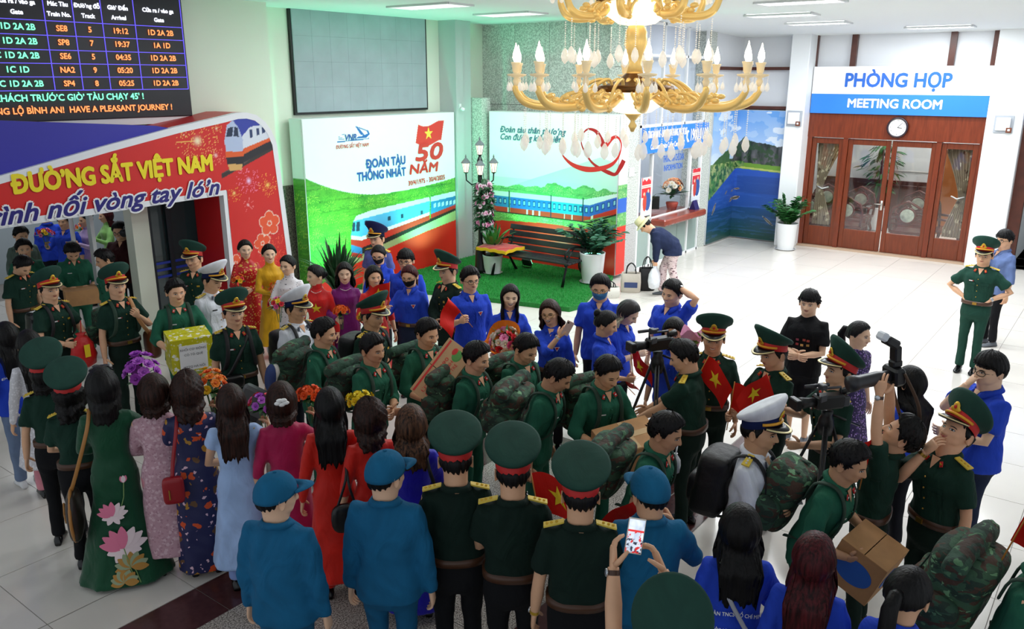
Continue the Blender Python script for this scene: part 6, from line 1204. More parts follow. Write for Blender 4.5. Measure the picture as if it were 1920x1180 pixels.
def blossom_mesh(name, c, c2, r=.04, n=6):
    m = MB()
    for ring, (k, rr, lift) in enumerate(((n, 1., .25), (n-1, .7, .6), (4, .4, .85))):
        for i in range(k):
            a = 6.283*(i+.5*ring)/k; d = np.array([math.cos(a), math.sin(a), 0]); t = np.array([-math.sin(a), math.cos(a), 0]); R_ = r*rr
            m.grid([[d*R_*.15-t*R_*.2, d*R_*.15+t*R_*.2], [d*R_*.6-t*R_*.55+(0, 0, R_*lift*.5), d*R_*.6+t*R_*.55+(0, 0, R_*lift*.5)], [d*R_*1.02-t*R_*.3+(0, 0, R_*lift), d*R_*1.02+t*R_*.3+(0, 0, R_*lift)]])
    m.ell((0, 0, r*.25), (r*.3, r*.3, r*.3), 6, 4, mi=1); return m.mesh(name, [mat('petal_'+c, c, .6), mat('petal_'+c2, c2, .6)], True)
BL = {}
def blossom(c, c2, r): 
    k = (c, c2, r)
    if k not in BL: BL[k] = blossom_mesh('blossom', c, c2, r)
    return BL[k]
def orient(d, spin=0.): return Vector(d).to_track_quat('Z', 'Y').to_matrix()@Matrix.Rotation(spin, 3, 'Z')
def putf(par, c, c2, r, p, d, rn): o = inst('blossom', blossom(c, c2, r), par); o.matrix_local = Matrix.Translation(Vector(p))@orient(d, rn.random()*6).to_4x4(); return o
for k in range(110):
    z = rn.choice([1.12, 1.3, 1.48, 1.66, 1.8, 1.84])+rn.uniform(-.04, .04); a = rn.random()*6.28; rr = .16 if z < 1.75 else .14; c = rn.choice(['e88ab8', 'f4c4dc', 'fbeaf2', 'ee9cc4']); putf(hb_, c, 'c04a80', .045, (rr*math.cos(a), rr*math.sin(a), z), (math.cos(a), math.sin(a), .3), rn)
# office details
os_ = root('service_sign', (0, 0, 0), 'blue service centre sign with white lettering 1900 0109 over the counter window', 'sign'); MB().b2(14.72, 17.64, 7.9, 7.97, 2.36, 2.86).build('board', blue_s, os_)
text('lettering', 'TỔNG ĐÀI BÁN VÉ - CHĂM SÓC KHÁCH HÀNG, PHỤC VỤ 24/7', wh_s, os_, .2, (15.68, 7.896, 2.72), (1, 0, 0), (0, 0, 1), bold=.005, width=1.72); text('lettering', 'Customer Service Calling Center 24/7', wh_s, os_, .15, (15.7, 7.896, 2.48), (1, 0, 0), (0, 0, 1), bold=.005, width=1.5); text('lettering', '1900 0109', wh_s, os_, .34, (17.16, 7.896, 2.62), (1, 0, 0), (0, 0, 1), bold=.01, width=.86)
m = MB().tube([(16.62, 7.893, 2.5), (16.55, 7.893, 2.58), (16.56, 7.893, 2.68), (16.6, 7.893, 2.72)], [.03, .018, .018, .03], 6); m.build('handset_symbol', wh_s, os_)
text('window_lettering', 'THÔNG TIN CHỈ DẪN', dblue, win, .2, (16.15, 7.975, 2.18), (1, 0, 0), (0, 0, 1), bold=.003, width=.95); text('window_lettering', 'INFORMATION', dblue, win, .17, (16.15, 7.975, 1.99), (1, 0, 0), (0, 0, 1), bold=.003, width=.85)
def poster(P): 
    u, v = P.U, P.V; P.put(v > -1, 'e9ecf2'); P.put((v > .38)&(u > .02)&(u < .4), 'd8343a'); P.put(P.circ((.28, .3), .13, .2) & (v < .5), '3a5a9a'); P.put(P.circ((.16, .28), .08, .18), 'c94a3a'); P.put(P.circ((.13, .45), .035), 'e8c0a0'); P.put(P.circ((.3, .5), .035), 'e8c0a0'); P.put((abs(v-.62) < .012)|(abs(v-.58) < .01), 'f4e8d8'); P.put(v < .08, 'dfe6ee')
    P.put(P.poly([(.05, .7), (.12, .76), (.21, .7), (.3, .76), (.38, .7), (.38, .8), (.05, .8)]), 'f6f2f0')
for k, (x, lab) in enumerate(((14.78, 'red and blue book poster on the narrow left office window'), (17.1, 'red and blue book poster on the narrow right office window'))): 
    t = tag(painted('poster', (x, 7.965, 1.1 if k == 0 else 1.15), (1, 0, 0), (0, 0, 1), .42, .78 if k == 0 else .72, .012, poster, prm), lab, 'poster')
co_t = root('service_counter', (0, 0, 0), 'polished red-brown wooden service counter running through the office window', 'counter'); cwm = mat('counter_wood', '8a3d2c', .15, var=.15, vscale=3)
MB().b2(15.3, 17.28, 7.66, 8.6, .86, 1.0, 0, .03).build('counter_top', cwm, co_t); MB().b2(15.3, 17.25, 8.1, 8.5, 0, .86).build('counter_body', mat('counter_body', 'c9cfd0'), co_t)
vs = root('flower_arrangement', (16.75, 8.25, 1.0), 'orange and white flower arrangement in red basket on the office counter', 'flowers'); MB().lathe([(.1, 0), (.14, .14), (.13, .16)], n=14).build('basket', mat('basket_red', 'b8432c', .6), vs, True); rn = random.Random(3)
for k in range(34): a, b = rn.random()*6.28, rn.uniform(.1, 1.4); d = (math.cos(a)*math.sin(b), math.sin(a)*math.sin(b), math.cos(b)); putf(vs, *rn.choice((('e8823a', 'c85a1a'), ('f2ead8', 'e0c89a'), ('f0a86a', 'd8702a'))), .06, (d[0]*.3, d[1]*.2, .38+d[2]*.3), d, rn)
place_leaves(vs, [(np.array([0, 0, .3]), np.array([math.cos(a), math.sin(a), rn.uniform(.1, 1.5)])) for a in np.arange(0, 12, .25)], leaf_mesh(.34, .04, leafd), rn)
blade_plant('vase_plant', (15.5, 8.2, 1.0), 'thin leaved plant in a clear vase at the left of the office window', .05, .2, 16, .5, 12, leafm, .02, p=False); tag(MB().lathe([(.06, 0), (.075, .1), (.07, .3)], (15.5, 8.2, 1.0), 16, cap=False).build('glass_vase', glassmat('vase_glass', 'cfdfe6', .5)), 'clear glass vase on the office counter', 'vase')
dc = root('desk_calendar', (17.05, 7.85, 1.0), 'small dark blue desk calendar on the counter', 'calendar'); MB().prism([(-.08, 0), (.08, 0), (0, .2)], -.1, .1, M=Matrix(((0, 0, 1, 0), (1, 0, 0, 0), (0, 1, 0, 0), (0, 0, 0, 1)))).build('stand', mat('calendar_blue', '241a5a', .4), dc)
mo = root('computer_monitor', (16.1, 8.45, 1.0), 'dark monitor seen edge-on behind the office glass', 'monitor'); MB().box((0, 0, .2), (.03, .4, .28), rot=rotm('Z', 35)).build('screen', blk, mo); MB().b2(-.02, .02, -.02, .02, 0, .1).build('stand', blk, mo)
wb = root('notice_board', (15.9, 10.38, 1.3), 'white notice board on the back wall of the office', 'board'); MB().b2(-.4, .6, -.02, 0, 0, 1.1).build('board', wh_s, wb); MB().b2(.0, .5, -.03, -.02, -.2, .5).build('picture', mat('pic_grey', '7b88a0'), wb)
tag(MB().b2(14.3, 14.5, 7.985, 7.995, 1.95, 2.12).build('door_plate', wh_s), 'small white number plate on the stone column', 'sign')
sc_cam = root('security_camera', (13.2, 11.32, 3.2), 'tiny white security camera above the left advertising panel', 'camera'); MB().tube([(0, 0, 0), (-.02, -.1, -.02)], .035, 10).build('camera_body', wh_s, sc_cam, True); MB().b2(-.02, .02, 0, .05, -.03, .09).build('camera_mount', wh_s, sc_cam)
# ---------------------------------------------------------------- chandelier
gl_ = mat('chandelier_gold', 'f2cd7e', .32, .55, emit=.18); cream = mat('candle_cream', 'f4dcae', .4, emit=.25); flame = mat('bulb_glow', 'fff0cf', .3, emit=16.); crys = mat('crystal', 'fffaf0', .04, spec=1., emit=.25, alpha=.62); alab = mat('alabaster', 'ffeccb', .4, emit=1.3)  # gold, cups and crystal glow faintly in place of light from the bulbs
CH = (5.05, 2.81, 3.69); ch = root('chandelier', CH, 'large golden candle chandelier with two tiers and crystal drops', 'chandelier')
def arm_pts(r, z0, s=1.): return [(.1*s, 0, z0+.10), (.2*s, 0, z0+.02), (r*.5, 0, z0-.055), (r*.78, 0, z0-.07), (r*.93, 0, z0-.04), (r, 0, z0+.03), (r, 0, z0+.06)]
def smooth_path(p, n=5):
    p = [np.array(q, float) for q in p]; out = []
    for i in range(len(p)-1):
        a, b, c, d = p[max(i-1, 0)], p[i], p[i+1], p[min(i+2, len(p)-1)]
        for t in np.linspace(0, 1, n, endpoint=False): out.append(.5*((2*b)+(c-a)*t+(2*a-5*b+4*c-d)*t*t+(-a+3*b-3*c+d)*t**3))
    out.append(p[-1]); return out
dropm = MB(); dropm.lathe([(.001, -.16), (.018, -.15), (.026, -.13), (.02, -.10), (.006, -.07), (.001, -.065)], n=8)
for i in range(5): dropm.ell((0, 0, -.012-i*.012), (.0045,)*3, 5, 4)
drop_me = dropm.mesh('crystal_drop', crys, True)
chain = MB(); [chain.ell((0, 0, -i*.014), (.005,)*3, 5, 4) for i in range(12)]; chain.lathe([(.001, -.27), (.02, -.25), (.028, -.225), (.02, -.19), (.005, -.165)], n=8); chain_me = chain.mesh('crystal_chain', crys, True)
def tier(n, r, z, ph0, core=True):
    ap = smooth_path(arm_pts(r, z)); am = MB(); [am.tube(smooth_path([(r*.3, s_*.02, z-.02), (r*.5, s_*.05, z+.02), (r*.62, s_*.03, z-.03), (r*.55, s_*.01, z-.05)], 3), .009, 5) for s_ in (-1, 1)]; am.tube(ap, [.016+.010*math.sin(math.pi*i/(len(ap)-1)) for i in range(len(ap))], 8)
    am.tube(smooth_path([(r*.55, 0, z-.05), (r*.42, 0, z+.06), (r*.28, 0, z+.10), (r*.25, 0, z+.03), (r*.33, 0, z+.01)]), .011, 6)
    for q in range(9): a = q*.7; am.ell((r*(.35+.045*q), .02*math.sin(a*2), z-.02+.045*math.cos(a)-.02*(q > 4)), (.03, .022, .018), 6, 4)
    am_me = am.mesh('arm', gl_, True); cu = MB().lathe([(.012, .06), (.022, .09), (.012, .11), (.055, .125), (.058, .133), (.014, .138), (.022, .15), (.026, .185), (.034, .205), (.03, .207)], n=14); cu.v = [v+np.array([r, 0, z]) for v in cu.v]; cu_me = cu.mesh('candle_cup', cream, True)
    fl_ = MB().lathe([(.006, .205), (.012, .21), (.022, .235), (.018, .265), (.008, .295), (.001, .325)], n=10); fl_.v = [v+np.array([r, 0, z]) for v in fl_.v]; fl_me = fl_.mesh('flame_bulb', flame, True)
    for i in range(n):
        a = ph0+2*math.pi*i/n; inst('arm', am_me, ch, rot=(0, 0, a)); inst('candle_cup', cu_me, ch, rot=(0, 0, a)); inst('flame_bulb', fl_me, ch, rot=(0, 0, a))
        for k in range(4): b = a+2*math.pi*k/4+.4; inst('crystal_drop', drop_me, ch, (math.cos(a)*r+.055*math.cos(b), math.sin(a)*r+.055*math.sin(b), z+.125), sc=.62)
        inst('crystal_chain', chain_me, ch, (math.cos(a)*r*.93, math.sin(a)*r*.93, z-.09)); inst('crystal_chain', chain_me, ch, (math.cos(a)*r*.6, math.sin(a)*r*.6, z-.12)); inst('crystal_chain', chain_me, ch, (math.cos(a+.2)*r*.78, math.sin(a+.2)*r*.78, z-.12), sc=.9)
    MB().lathe([(.001, z-.13), (.12, z-.11), (.21, z-.05), (.245, z+.03)], n=28, cap=False).build('bowl', alab, ch, True); MB().lathe([(.25, z+.02), (.27, z+.03), (.26, z+.06), (.2, z+.065), (.1, z+.1), (.06, z+.14)], n=28, cap=False).build('rim', mat('aged_bronze', '6b4a28', .35, .8), ch, True)
tier(14, .80, 0.0, .15); tier(8, .52, .56, .3)
MB().lathe([(.01, -.24), (.03, -.2), (.012, -.17), (.05, -.13), (.06, -.12)], n=14).build('finial', gl_, ch, True)
MB().lathe([(.06, .13), (.04, .2), (.05, .26), (.075, .32), (.07, .4), (.045, .45), (.05, .52), (.06, .62)], n=18).build('stem', gl_, ch, True); MB().lathe([(.05, .66), (.03, .75), (.02, 1.1), (.05, 1.14), (.09, CEIL-3.69)], n=16).build('hanger', gl_, ch, True)
# ================================================================ THINGS HELD, WORN ON THE BACK AND STANDING AROUND
flagred = cloth('flag_red', 'd3190c', rough=.6, fold=.25, var=.05); flagy = mat('flag_yellow', 'f4d21e', .6); stick = mat('bamboo_stick', 'c07a2c', .5)
PR = {k: v for k, v in PEOPLE.items()}
UP = Vector((0, 0, 1)); CAMR = rt.copy()   # photograph's right, horizontal
TOC = Vector((-fw.x, -fw.y, 0)).normalized()
def wd(r, u, t): return (CAMR*r+UP*u+TOC*t).normalized()
def flag(hand, pole, out, label, w=.30, h=.21, droop=.55, below=.12, above=.34, star=True, tw=.35):
    """hand: world point, pole: direction of the stick, out: direction in which the cloth flies"""
    hand = Vector(hand); pole = Vector(pole).normalized(); out = Vector(out); out = (out-pole*out.dot(pole)).normalized(); n = pole.cross(out)
    t = root('hand_flag', hand, label, 'flag', group='small red flags'); t_ = lambda q: np.array(q)
    MB().tube([t_(-pole*below), t_(pole*above)], .0045, 6).build('flag_stick', stick, t, True)
    N_, M_ = 15, 10
    def S(u, v, off=0.): 
        p = pole*(above-.01-v*h)+out*(u*w*.86)-UP*(droop*w*u*u*.8)+n*(.022*math.sin(u*7+v*2)+.03*tw*math.sin(u*3.2-v*2.5)*u); return t_(p+n*off)
    G = [[S(i/(N_-1), j/(M_-1), .0012) for j in range(M_)] for i in range(N_)]; G2 = [[S(i/(N_-1), j/(M_-1), -.0012) for j in range(M_)] for i in range(N_)]
    m = MB().grid(G); m.grid(G2, flip=True); m.build('flag_cloth', flagred, t, True)
    if star:
        m = MB()
        for off in (.0035, -.0035):
            pts = [S(.5, .5, off*1.3)]
            for f in (.33, .66, 1.):
                for k in range(10): r = (.30 if k % 2 == 0 else .12)*f; a = math.pi*k/5; pts.append(S(.5+r*h/w*math.sin(a), .5-r*math.cos(a), off*1.3))
            fs = [(0, 1+k, 1+(k+1) % 10) for k in range(10)]+[(1+q*10+k, 11+q*10+k, 11+q*10+(k+1) % 10, 1+q*10+(k+1) % 10) for q in (0, 1) for k in range(10)]
            m.add(pts, fs if off > 0 else [f[::-1] for f in fs])
        m.build('star', flagy, t)
    return t
H_ = lambda k, s: PEOPLE[k]['hand'][s]
flag(H_('b_mask2', 1), wd(.1, 1, .1), wd(-1, .2, .2), 'little red star flag held left by the masked person in blue')
flag(H_('off_tall', -1)+Vector((0, 0, .02)), wd(-.35, 1, .1), wd(.9, -.3, .2), 'red star flag hanging before the long green tunic', droop=.8)
flag(H_('b_glass2', 1), wd(-.5, .7, .2), wd(.1, -1, .3), 'folded red flag in the hand of the slim man with glasses', star=False, w=.22, droop=.9)
flag(H_('b_bun', 1)+Vector((0, 0, .02)), wd(-.15, 1, .2), wd(.5, -.5, .5), 'creased red star flag below the laughing phone holder', droop=.5)
flag(H_('off_flag', 1), wd(.35, 1, .2), wd(.8, -.8, .2), 'red star flag pointing up across the facing officer', droop=.9, w=.27, h=.21)
flag(H_('off_flag2', 1), wd(.05, 1, .1), wd(.7, -.9, .3), 'red star flag above the white naval cap', droop=.9, w=.32, h=.24)
flag(H_('off_video', 1), wd(-.35, .9, .1), wd(-1, -.2, .1), 'red flag stretched across the face of the second officer', droop=.5, star=True, w=.3)
flag(H_('o2', -1)+CAMR*.12+Vector((0, 0, .02)), wd(-.2, 1, -.2), wd(.9, -.9, .1), 'red star flag leaning between two round green caps', droop=.9, w=.36, h=.26)
flag(H_('o1', -1)+CAMR*.1, wd(-.2, 1, -.2), wd(.7, -.9, .1), 'corner of a red flag beside the first round green cap', droop=.9, star=False)
flag(H_('m3', -1)+Vector((0, 0, .0)), wd(-.3, 1, .1), wd(-.9, -.6, -.4), 'red flag on a thin stick held by the guard at right', droop=.8, star=False)
flag(H_('o3', -1)+CAMR*.12, wd(-.1, 1, -.4), wd(.9, -.3, -.2), 'red flag corner behind the third round green cap', droop=.6, star=False)
flag(H_('b_blonde', -1)+Vector((0, 0, -.12)), wd(-.5, .6, .3), wd(.9, -.3, .4), 'orange-red flag lying by the tripod of the first camera', droop=.5, star=False)
flag((5.35, 1.15, 1.30), wd(.1, 1, 0), wd(-.9, -.5, .1), 'red flag behind the raised forearm of the photographer', droop=.8, star=False, w=.22, h=.2, above=.25)
flag((4.55, .27, 1.35), wd(.25, 1, .1), wd(.6, -1, .1), 'large red flag cut by the right edge', w=.55, h=.55, above=.72, below=.3, droop=.8)
flag(H_('f_bb1', 1)+Vector((0, 0, 0)), wd(.9, -.3, .1), wd(.2, -1, 0), 'thin orange flag stick pointing down between two blue shirts', star=False, w=.05, h=.08, above=.3)
flag(H_('f_bb3', -1), wd(.8, .4, -.2), wd(.5, -.8, 0), 'orange-red flag tip behind the ponytail', star=False, w=.3)
# bouquets
def bouquet(name, c, label, cols, n, r, seed, up=(0, 0, 1), br=.032, leaves=18, stem=.22, flat=.8, wrap=None):
    t = root(name, c, label, 'flowers'); rn = random.Random(seed); q = Vector(up).to_track_quat('Z', 'Y').to_matrix(); a3 = np.array(q)
    m = MB()
    for k in range(5): a = k*1.26; m.tube([a3@np.array([.015*math.cos(a), .015*math.sin(a), -stem]), a3@np.array([r*.4*math.cos(a), r*.4*math.sin(a), 0])], .004, 5)
    m.build('stems', mat('stem_green', '4e7a3c', .5), t, True, kind='stuff')
    place_leaves(t, [(a3@np.array([0, 0, -.02]), a3@np.array([math.cos(a), math.sin(a), rn.uniform(-.1, .9)])) for a in np.linspace(0, 12.5, leaves)], leaf_mesh(r*1.15, .018, leafm), rn)
    for k in range(n): 
        a = k*2.4; b = math.acos(1-(k+.5)/n*.95); d = a3@np.array([math.cos(a)*math.sin(b), math.sin(a)*math.sin(b), math.cos(b)*flat]); putf(t, *rn.choice(cols), br, d*r*rn.uniform(.85, 1.08), d, rn)
    if wrap:
        th = np.linspace(0, 2*np.pi, 25); rw = lambda k, rr, z: [a3@np.array([rr*math.cos(x)*(1+.06*math.sin(5*x)), rr*math.sin(x)*(1+.06*math.sin(5*x)), z+.04*math.sin(3*x+1)*k]) for x in th]
        m = MB(); G = [rw(0, .02, -stem-.1), rw(0, .03, -stem), rw(.2, r*.55, -.12), rw(.6, r*.95, 0), rw(1, r*1.3, .08)]; m.grid(G); m.grid([[p*.99 for p in g] for g in G], flip=True); m.build('wrapping_paper', wrap, t, True)
        MB().tube([a3@np.array([0, 0, -stem-.04]), a3@np.array([0, 0, -stem+.02])], .036, 12).build('ribbon', wrap, t, True)
    return t
Y_ = [('f4c81e', 'd89a10')]; O_ = [('f0661a', 'c8400c'), ('f58a2a', 'd8601a')]; Rr = [('e02a3a', 'a01020')]; Pk = [('e85a9a', 'b03070'), ('f08ab8', 'c04a80')]; Wh = [('f6efe0', 'e8d8a8')]; Vi = [('b048c8', '802a9a'), ('c86adc', '8a3aa8')]
def hb(k, s, du=.06): return H_(k, s)+Vector((0, 0, du))
bouquet('flower_bunch', hb('w_redgold', 1, .16)+CAMR*-.12, 'yellow and orange flowers held at the left of the red and gold tunic', Y_+O_+Rr, 12, .09, 1)
bouquet('flower_bunch', hb('w_yellow', 1, .06), 'pale orange rose bunch between the red-gold and yellow tunics', [('f2925a', 'd8602a'), ('f6b48a', 'e07a4a')]+O_, 26, .16, 2)
bouquet('flower_bunch', hb('w_dots', 1, .08), 'pink, magenta and yellow flowers before the dotted tunic', Pk+Rr+Y_, 18, .12, 3)
bouquet('flower_bunch', hb('w_purple', 1, .12), 'orange marigolds held before the purple tunic', [('f26a12', 'd04a08')], 16, .09, 4)
bouquet('flower_bunch', hb('w_red3', 1, .1)+CAMR*-.12, 'yellow flower bunch between purple and red tunics', [('f4b81a', 'd88a10'), ('f8cc4a', 'e0a020')], 16, .11, 5)
bouquet('wrapped_bouquet', (H_('b_bouquet', 1)+H_('b_bouquet', -1))/2+Vector((0, 0, .16))+CAMR*-.08+TOC*.08, 'large bouquet of red, pink and cream roses wrapped in orange paper', Rr+Pk+Wh+Wh, 24, .17, 6, up=wd(-.45, .9, .45), stem=.3, br=.046, wrap=cloth('orange_paper', 'e0761c', rough=.5, fold=.4), flat=.4)
bouquet('flower_bunch', hb('f_green', 1, .18), 'tall purple orchids rising beside the dark green tunic', Vi, 18, .12, 7, br=.045, stem=.3, flat=1.6)
bouquet('flower_bunch', hb('f_navy', 1, .12), 'orange and yellow flowers between the navy and pale blue dresses', O_+Y_, 22, .13, 8, br=.036, flat=1.4)
bouquet('flower_bunch', hb('f_ltblue', 1, .12), 'red and magenta flowers beside the long brown hair', Rr+Pk+Vi, 12, .1, 9, flat=1.)
bouquet('flower_bunch', hb('f_magenta', 1, .12), 'orange marigold clump between the magenta and orange-red dresses', [('f25a12', 'd0400c')], 16, .1, 10)
bouquet('flower_bunch', hb('f_red1', 1, .12), 'bright yellow chrysanthemums between the two orange-red tunics', [('f2d81a', 'd8b010')], 16, .1, 11)
bouquet('flower_bunch', H_('g_blue2', 1)+Vector((0, 0, .16)), 'raised red and yellow flowers behind the gate', Rr+Pk+Y_, 18, .13, 12)
bouquet('flower_bunch', H_('g_green', 1)+Vector((0, 0, .12)), 'second raised bunch of orange flowers behind the gate', O_+Pk, 14, .12, 13)
bouquet('flower_bunch', (6.75, 3.05, 1.5), 'bunch in pale pink paper behind the first video camera', [('7aa04a', '5a8030')], 4, .08, 14, wrap=mat('pink_paper', 'f0a8cc', .6))
# packs
camo1 = camo('camouflage'); camo2 = camo('camouflage_dark', ('2c4c3a', '1e3328', '3c2c22', '4c7452')); packb = mat('pack_black', '0c0c10', .55, bump=.4, bscale=18); strapm = mat('pack_strap', '253d2f', .8)
def pack(key, label, kind='camo', w=.23, d=.17, h=.27, zc=1.12, back=.0, roll=True, sole=None, m=None, drop=0.):
    w *= .80; d *= .72; h *= .80; zc = min(zc, 1.14); p = PEOPLE[key]; ub = p['ub']; t = bpy.data.objects.new('backpack', None); COL.objects.link(t); t.matrix_world = p['M']; tag(t, label, 'backpack'); m = m or (camo1 if kind == 'camo' else packb)
    yc = -(.13+d+back); 
    def add(mb, name, mm, rem=0., sm=True):
        mb.v = [ub(v) for v in mb.v]; o = mb.build(name, mm, t, sm)
        if rem: smoothmesh(o, rem, .006, sum(map(ord, key)) % 50, .6)
        return o
    b = MB(); b.ell((0, yc, zc), (w, d, h), 20, 12, e=.45); b.ell((0, yc+.01, zc+h*.72), (w*1.02, d*1.08, h*.38), 18, 10, e=.5); b.ell((0, yc-.03, zc-h*.5), (w*.95, d*.95, h*.5), 16, 10, e=.5); add(b, 'main_bag', m, .02)
    b = MB().ell((0, yc-d*.95, zc-h*.25), (w*.7, .07, h*.5), 14, 8, e=.5); add(b, 'front_pocket', m if kind == 'camo' else mat('pack_black2', '15151a', .5), .018)
    if kind == 'camo':
        for s in (-1, 1): add(MB().ell((s*(w+.03), yc, zc-h*.25), (.06, d*.7, h*.48), 12, 8, e=.6), 'side_pocket', camo2)
        for x in (-.09, .09): add(MB().tube([(x, yc+d*.5, zc+h*1.12), (x, yc-d*.9, zc+h*.95), (x, yc-d*1.1, zc+h*.3), (x, yc-d*1.35, zc-h*.3)], .014, 6, r2=.005), 'compression_strap', strapm)
    if roll:
        g = MB(); g.tube([(-w-.08, yc, zc+h*1.02), (-w*.5, yc-.01, zc+h*1.06), (w*.5, yc-.01, zc+h*1.06), (w+.08, yc, zc+h*1.02)], [.06, .068, .068, .06], 14); add(g, 'bed_roll', camo2, .02)
    for s in (-1, 1):
        x = s*.105; sz = p['shz']; pts = [(x, -.13, zc+h*.55), (x, -.115, sz+.035), (x*1.02, -.04, sz+.088), (x*1.02, .04, sz+.082), (x*1.05, .112, sz+.0), (x*1.15, .142, sz-.12), (x*1.35, .118, sz-.24), (x*1.5, .02, sz-.32), (x*1.3, -.13, zc-h*.7)]
        add(MB().tube(smooth_path(pts, 3), .021, 8, r2=.008, up=(1, 0, 0)), 'shoulder_strap', strapm if kind == 'camo' else mat('strap_black', '131316', .7))
    if sole:
        q = MB(); q.loft([[(sole[3]*(w+.07+k), yc-.02+math.cos(a)*.05+(.015 if math.sin(a) > 0 else 0), zc+.03+math.sin(a)*.13) for a in np.linspace(0, 6.28, 17)[:-1]] for k in (0, .05)]); add(q, 'spare_shoe', mat('shoe_'+sole[0], sole[0], .6)); q = MB(); q.loft([[(sole[3]*(w+.12+k), yc-.02+math.cos(a)*.055, zc+.03+math.sin(a)*.14) for a in np.linspace(0, 6.28, 17)[:-1]] for k in (0, .022)]); add(q, 'shoe_sole', mat('sole_'+sole[1], sole[1], .6))
    return t
pack('s1', 'glossy black backpack behind the leftmost capped young officer', 'black', w=.2, d=.13, h=.26, roll=False, m=mat('pack_gloss', '08080a', .12))
pack('s2', 'dark camouflage bag behind the officer with tan strap', m=camo2, roll=False, w=.22, d=.16, back=.04, zc=1.08)
pack('s3', 'green pack worn by the yellow box carrier', m=camo2, roll=False, w=.18, d=.12)
pack('off6', 'dark pack on the officer with the sling bag', 'black', w=.17, d=.1, roll=False)
pack('navy2', 'black backpack of the smiling naval officer', 'black', w=.2, d=.14, h=.25, roll=False)
pack('sol1', 'large green pack with bed roll and canvas shoe, behind the smiling soldier', m=camo2, w=.25, d=.19, back=.06, sole=('e8e6e0', '28407a', 0, 1))
pack('sol2', 'large black backpack of the marching capped officer', 'black', w=.2, d=.15, h=.27, roll=False)
pack('sol3', 'dark green pack with long bed roll behind the serious soldier', m=camo2, w=.24, d=.18, back=.04)
pack('sol4', 'camouflage pack behind the apple box carrier', w=.22, d=.16)
pack('sol5', 'camouflage pack with bright leaf pattern behind the smiling soldier', w=.23, d=.17, back=.03, zc=1.16)
pack('sol6', 'camouflage pack of the grinning soldier', w=.22, d=.15, zc=1.2)
pack('sol7', 'wide camouflage pack with bed roll, widest of the marching row', w=.27, d=.2, back=.04, zc=1.2, h=.26)
pack('sol8', 'camouflage pack with brown shoe sole strapped on its side', w=.23, d=.17, back=.03, sole=('3a2a20', '8a6a48', 0, 1))
pack('sol9', 'long camouflage pack on the bending soldier', w=.22, d=.2, back=.05)
pack('navy3', 'black backpack with a small white pouch on the naval officer at right', 'black', w=.21, d=.15, h=.29, roll=False)
pack('sol10', 'camouflage pack of the soldier with the blue oval carton', w=.23, d=.18, back=.03, roll=False, h=.3)
pack('sol11', 'very large camouflage pack at the lower right', w=.28, d=.22, back=.05, h=.32, zc=1.12)
# boxes
def carton(keyb, label, sz, tilt=(0, 0, 0), fwd=.0, up=0., mm=None, name='cardboard_box', pos=None, mat3=None):
    p = PEOPLE[keyb]; c = (p['hand'][1]+p['hand'][-1])/2 if pos is None else Vector(pos)
    f = (p['M'].to_3x3()@Vector((0, 1, 0))).normalized(); c = c+f*fwd+Vector((0, 0, up)); t = root(name, c, label, 'box'); t.rotation_euler = (R(tilt[0]), R(tilt[1]), p['rz']+R(tilt[2])); m = mm or mat('cardboard', 'b8895a', .8, var=.1, vscale=9)
    if mat3 is not None: t.rotation_euler = mat3.to_euler()
    x, y, z = sz; e = .0015
    for n_, c0, s0 in (('bottom', (0, 0, -z/2), (x, y, .004)), ('side', (0, y/2, 0), (x, .004, z)), ('side', (0, -y/2, 0), (x, .004, z)), ('end', (x/2, 0, 0), (.004, y, z)), ('end', (-x/2, 0, 0), (.004, y, z)), ('flap', (0, y/4+e, z/2), (x, y/2-2*e, .004)), ('flap', (0, -y/4-e, z/2), (x, y/2-2*e, .004))): MB().box(c0, s0).build('box_'+n_, m, t)
    return t
giftm = spots('yellow_gift_wrap', 'c8c21e', [('eef0e8', 1., .3), ('e0dc8a', 1.7, .25)], 14, rough=.3)
b = carton('s3', 'square box in yellow and white wrapping with a white label', (.42, .32, .38), (-6, 0, 0), .04, .02, giftm, 'gift_box')
MB().b2(-.15, .13, .162, .166, -.16, .12).build('paper_label', wh_s, b); 
for i, s_ in enumerate(('KHỐI CƠ ĐỘNG', 'CÔ TÔ QUÊ', 'MTTQ HÀ NỘI')): text('lettering', s_, mat('ink', '3a3a40'), b, .034, (-.01, .167, .075-.06*i-(.08 if i == 2 else 0)), (-1, 0, 0), (0, 0, 1))
yv = wd(.60, .74, -.3); zv = wd(-.55, .35, .8); zv = (zv-yv*zv.dot(yv)).normalized(); xv = yv.cross(zv); ax3 = Matrix(((xv.x, yv.x, zv.x), (xv.y, yv.y, zv.y), (xv.z, yv.z, zv.z)))
b = carton('sol4', 'long light brown carton printed with a green apple and red lettering', (.30, .56, .20), (48, 0, -62), .04, .10, mat('carton_light', 'c9a074', .7, var=.06, vscale=7), pos=(5.08, 4.60, 1.20), mat3=ax3)
for i, (s_, c_) in enumerate((('ĐẶC SẢN BẾN TRE', trd), ('BƯỞI DA XANH', trd), ('ÚT CHÍ 090', trd))): text('lettering', s_, c_, b, .05, (.08-.055*i, -.05, .103), (0, 1, 0), (-1, 0, 0), width=.36)
MB().ell((.03, .19, .103), (.05, .055, .003), 16, 4).build('apple_print', mat('apple_green', '5aa04a', .6), b); MB().ell((-.01, .21, .104), (.03, .035, .003), 12, 4).build('leaf_print', trd, b); MB().b2(-.125, -.105, -.27, .27, .1, .104).build('red_line', trd, b)
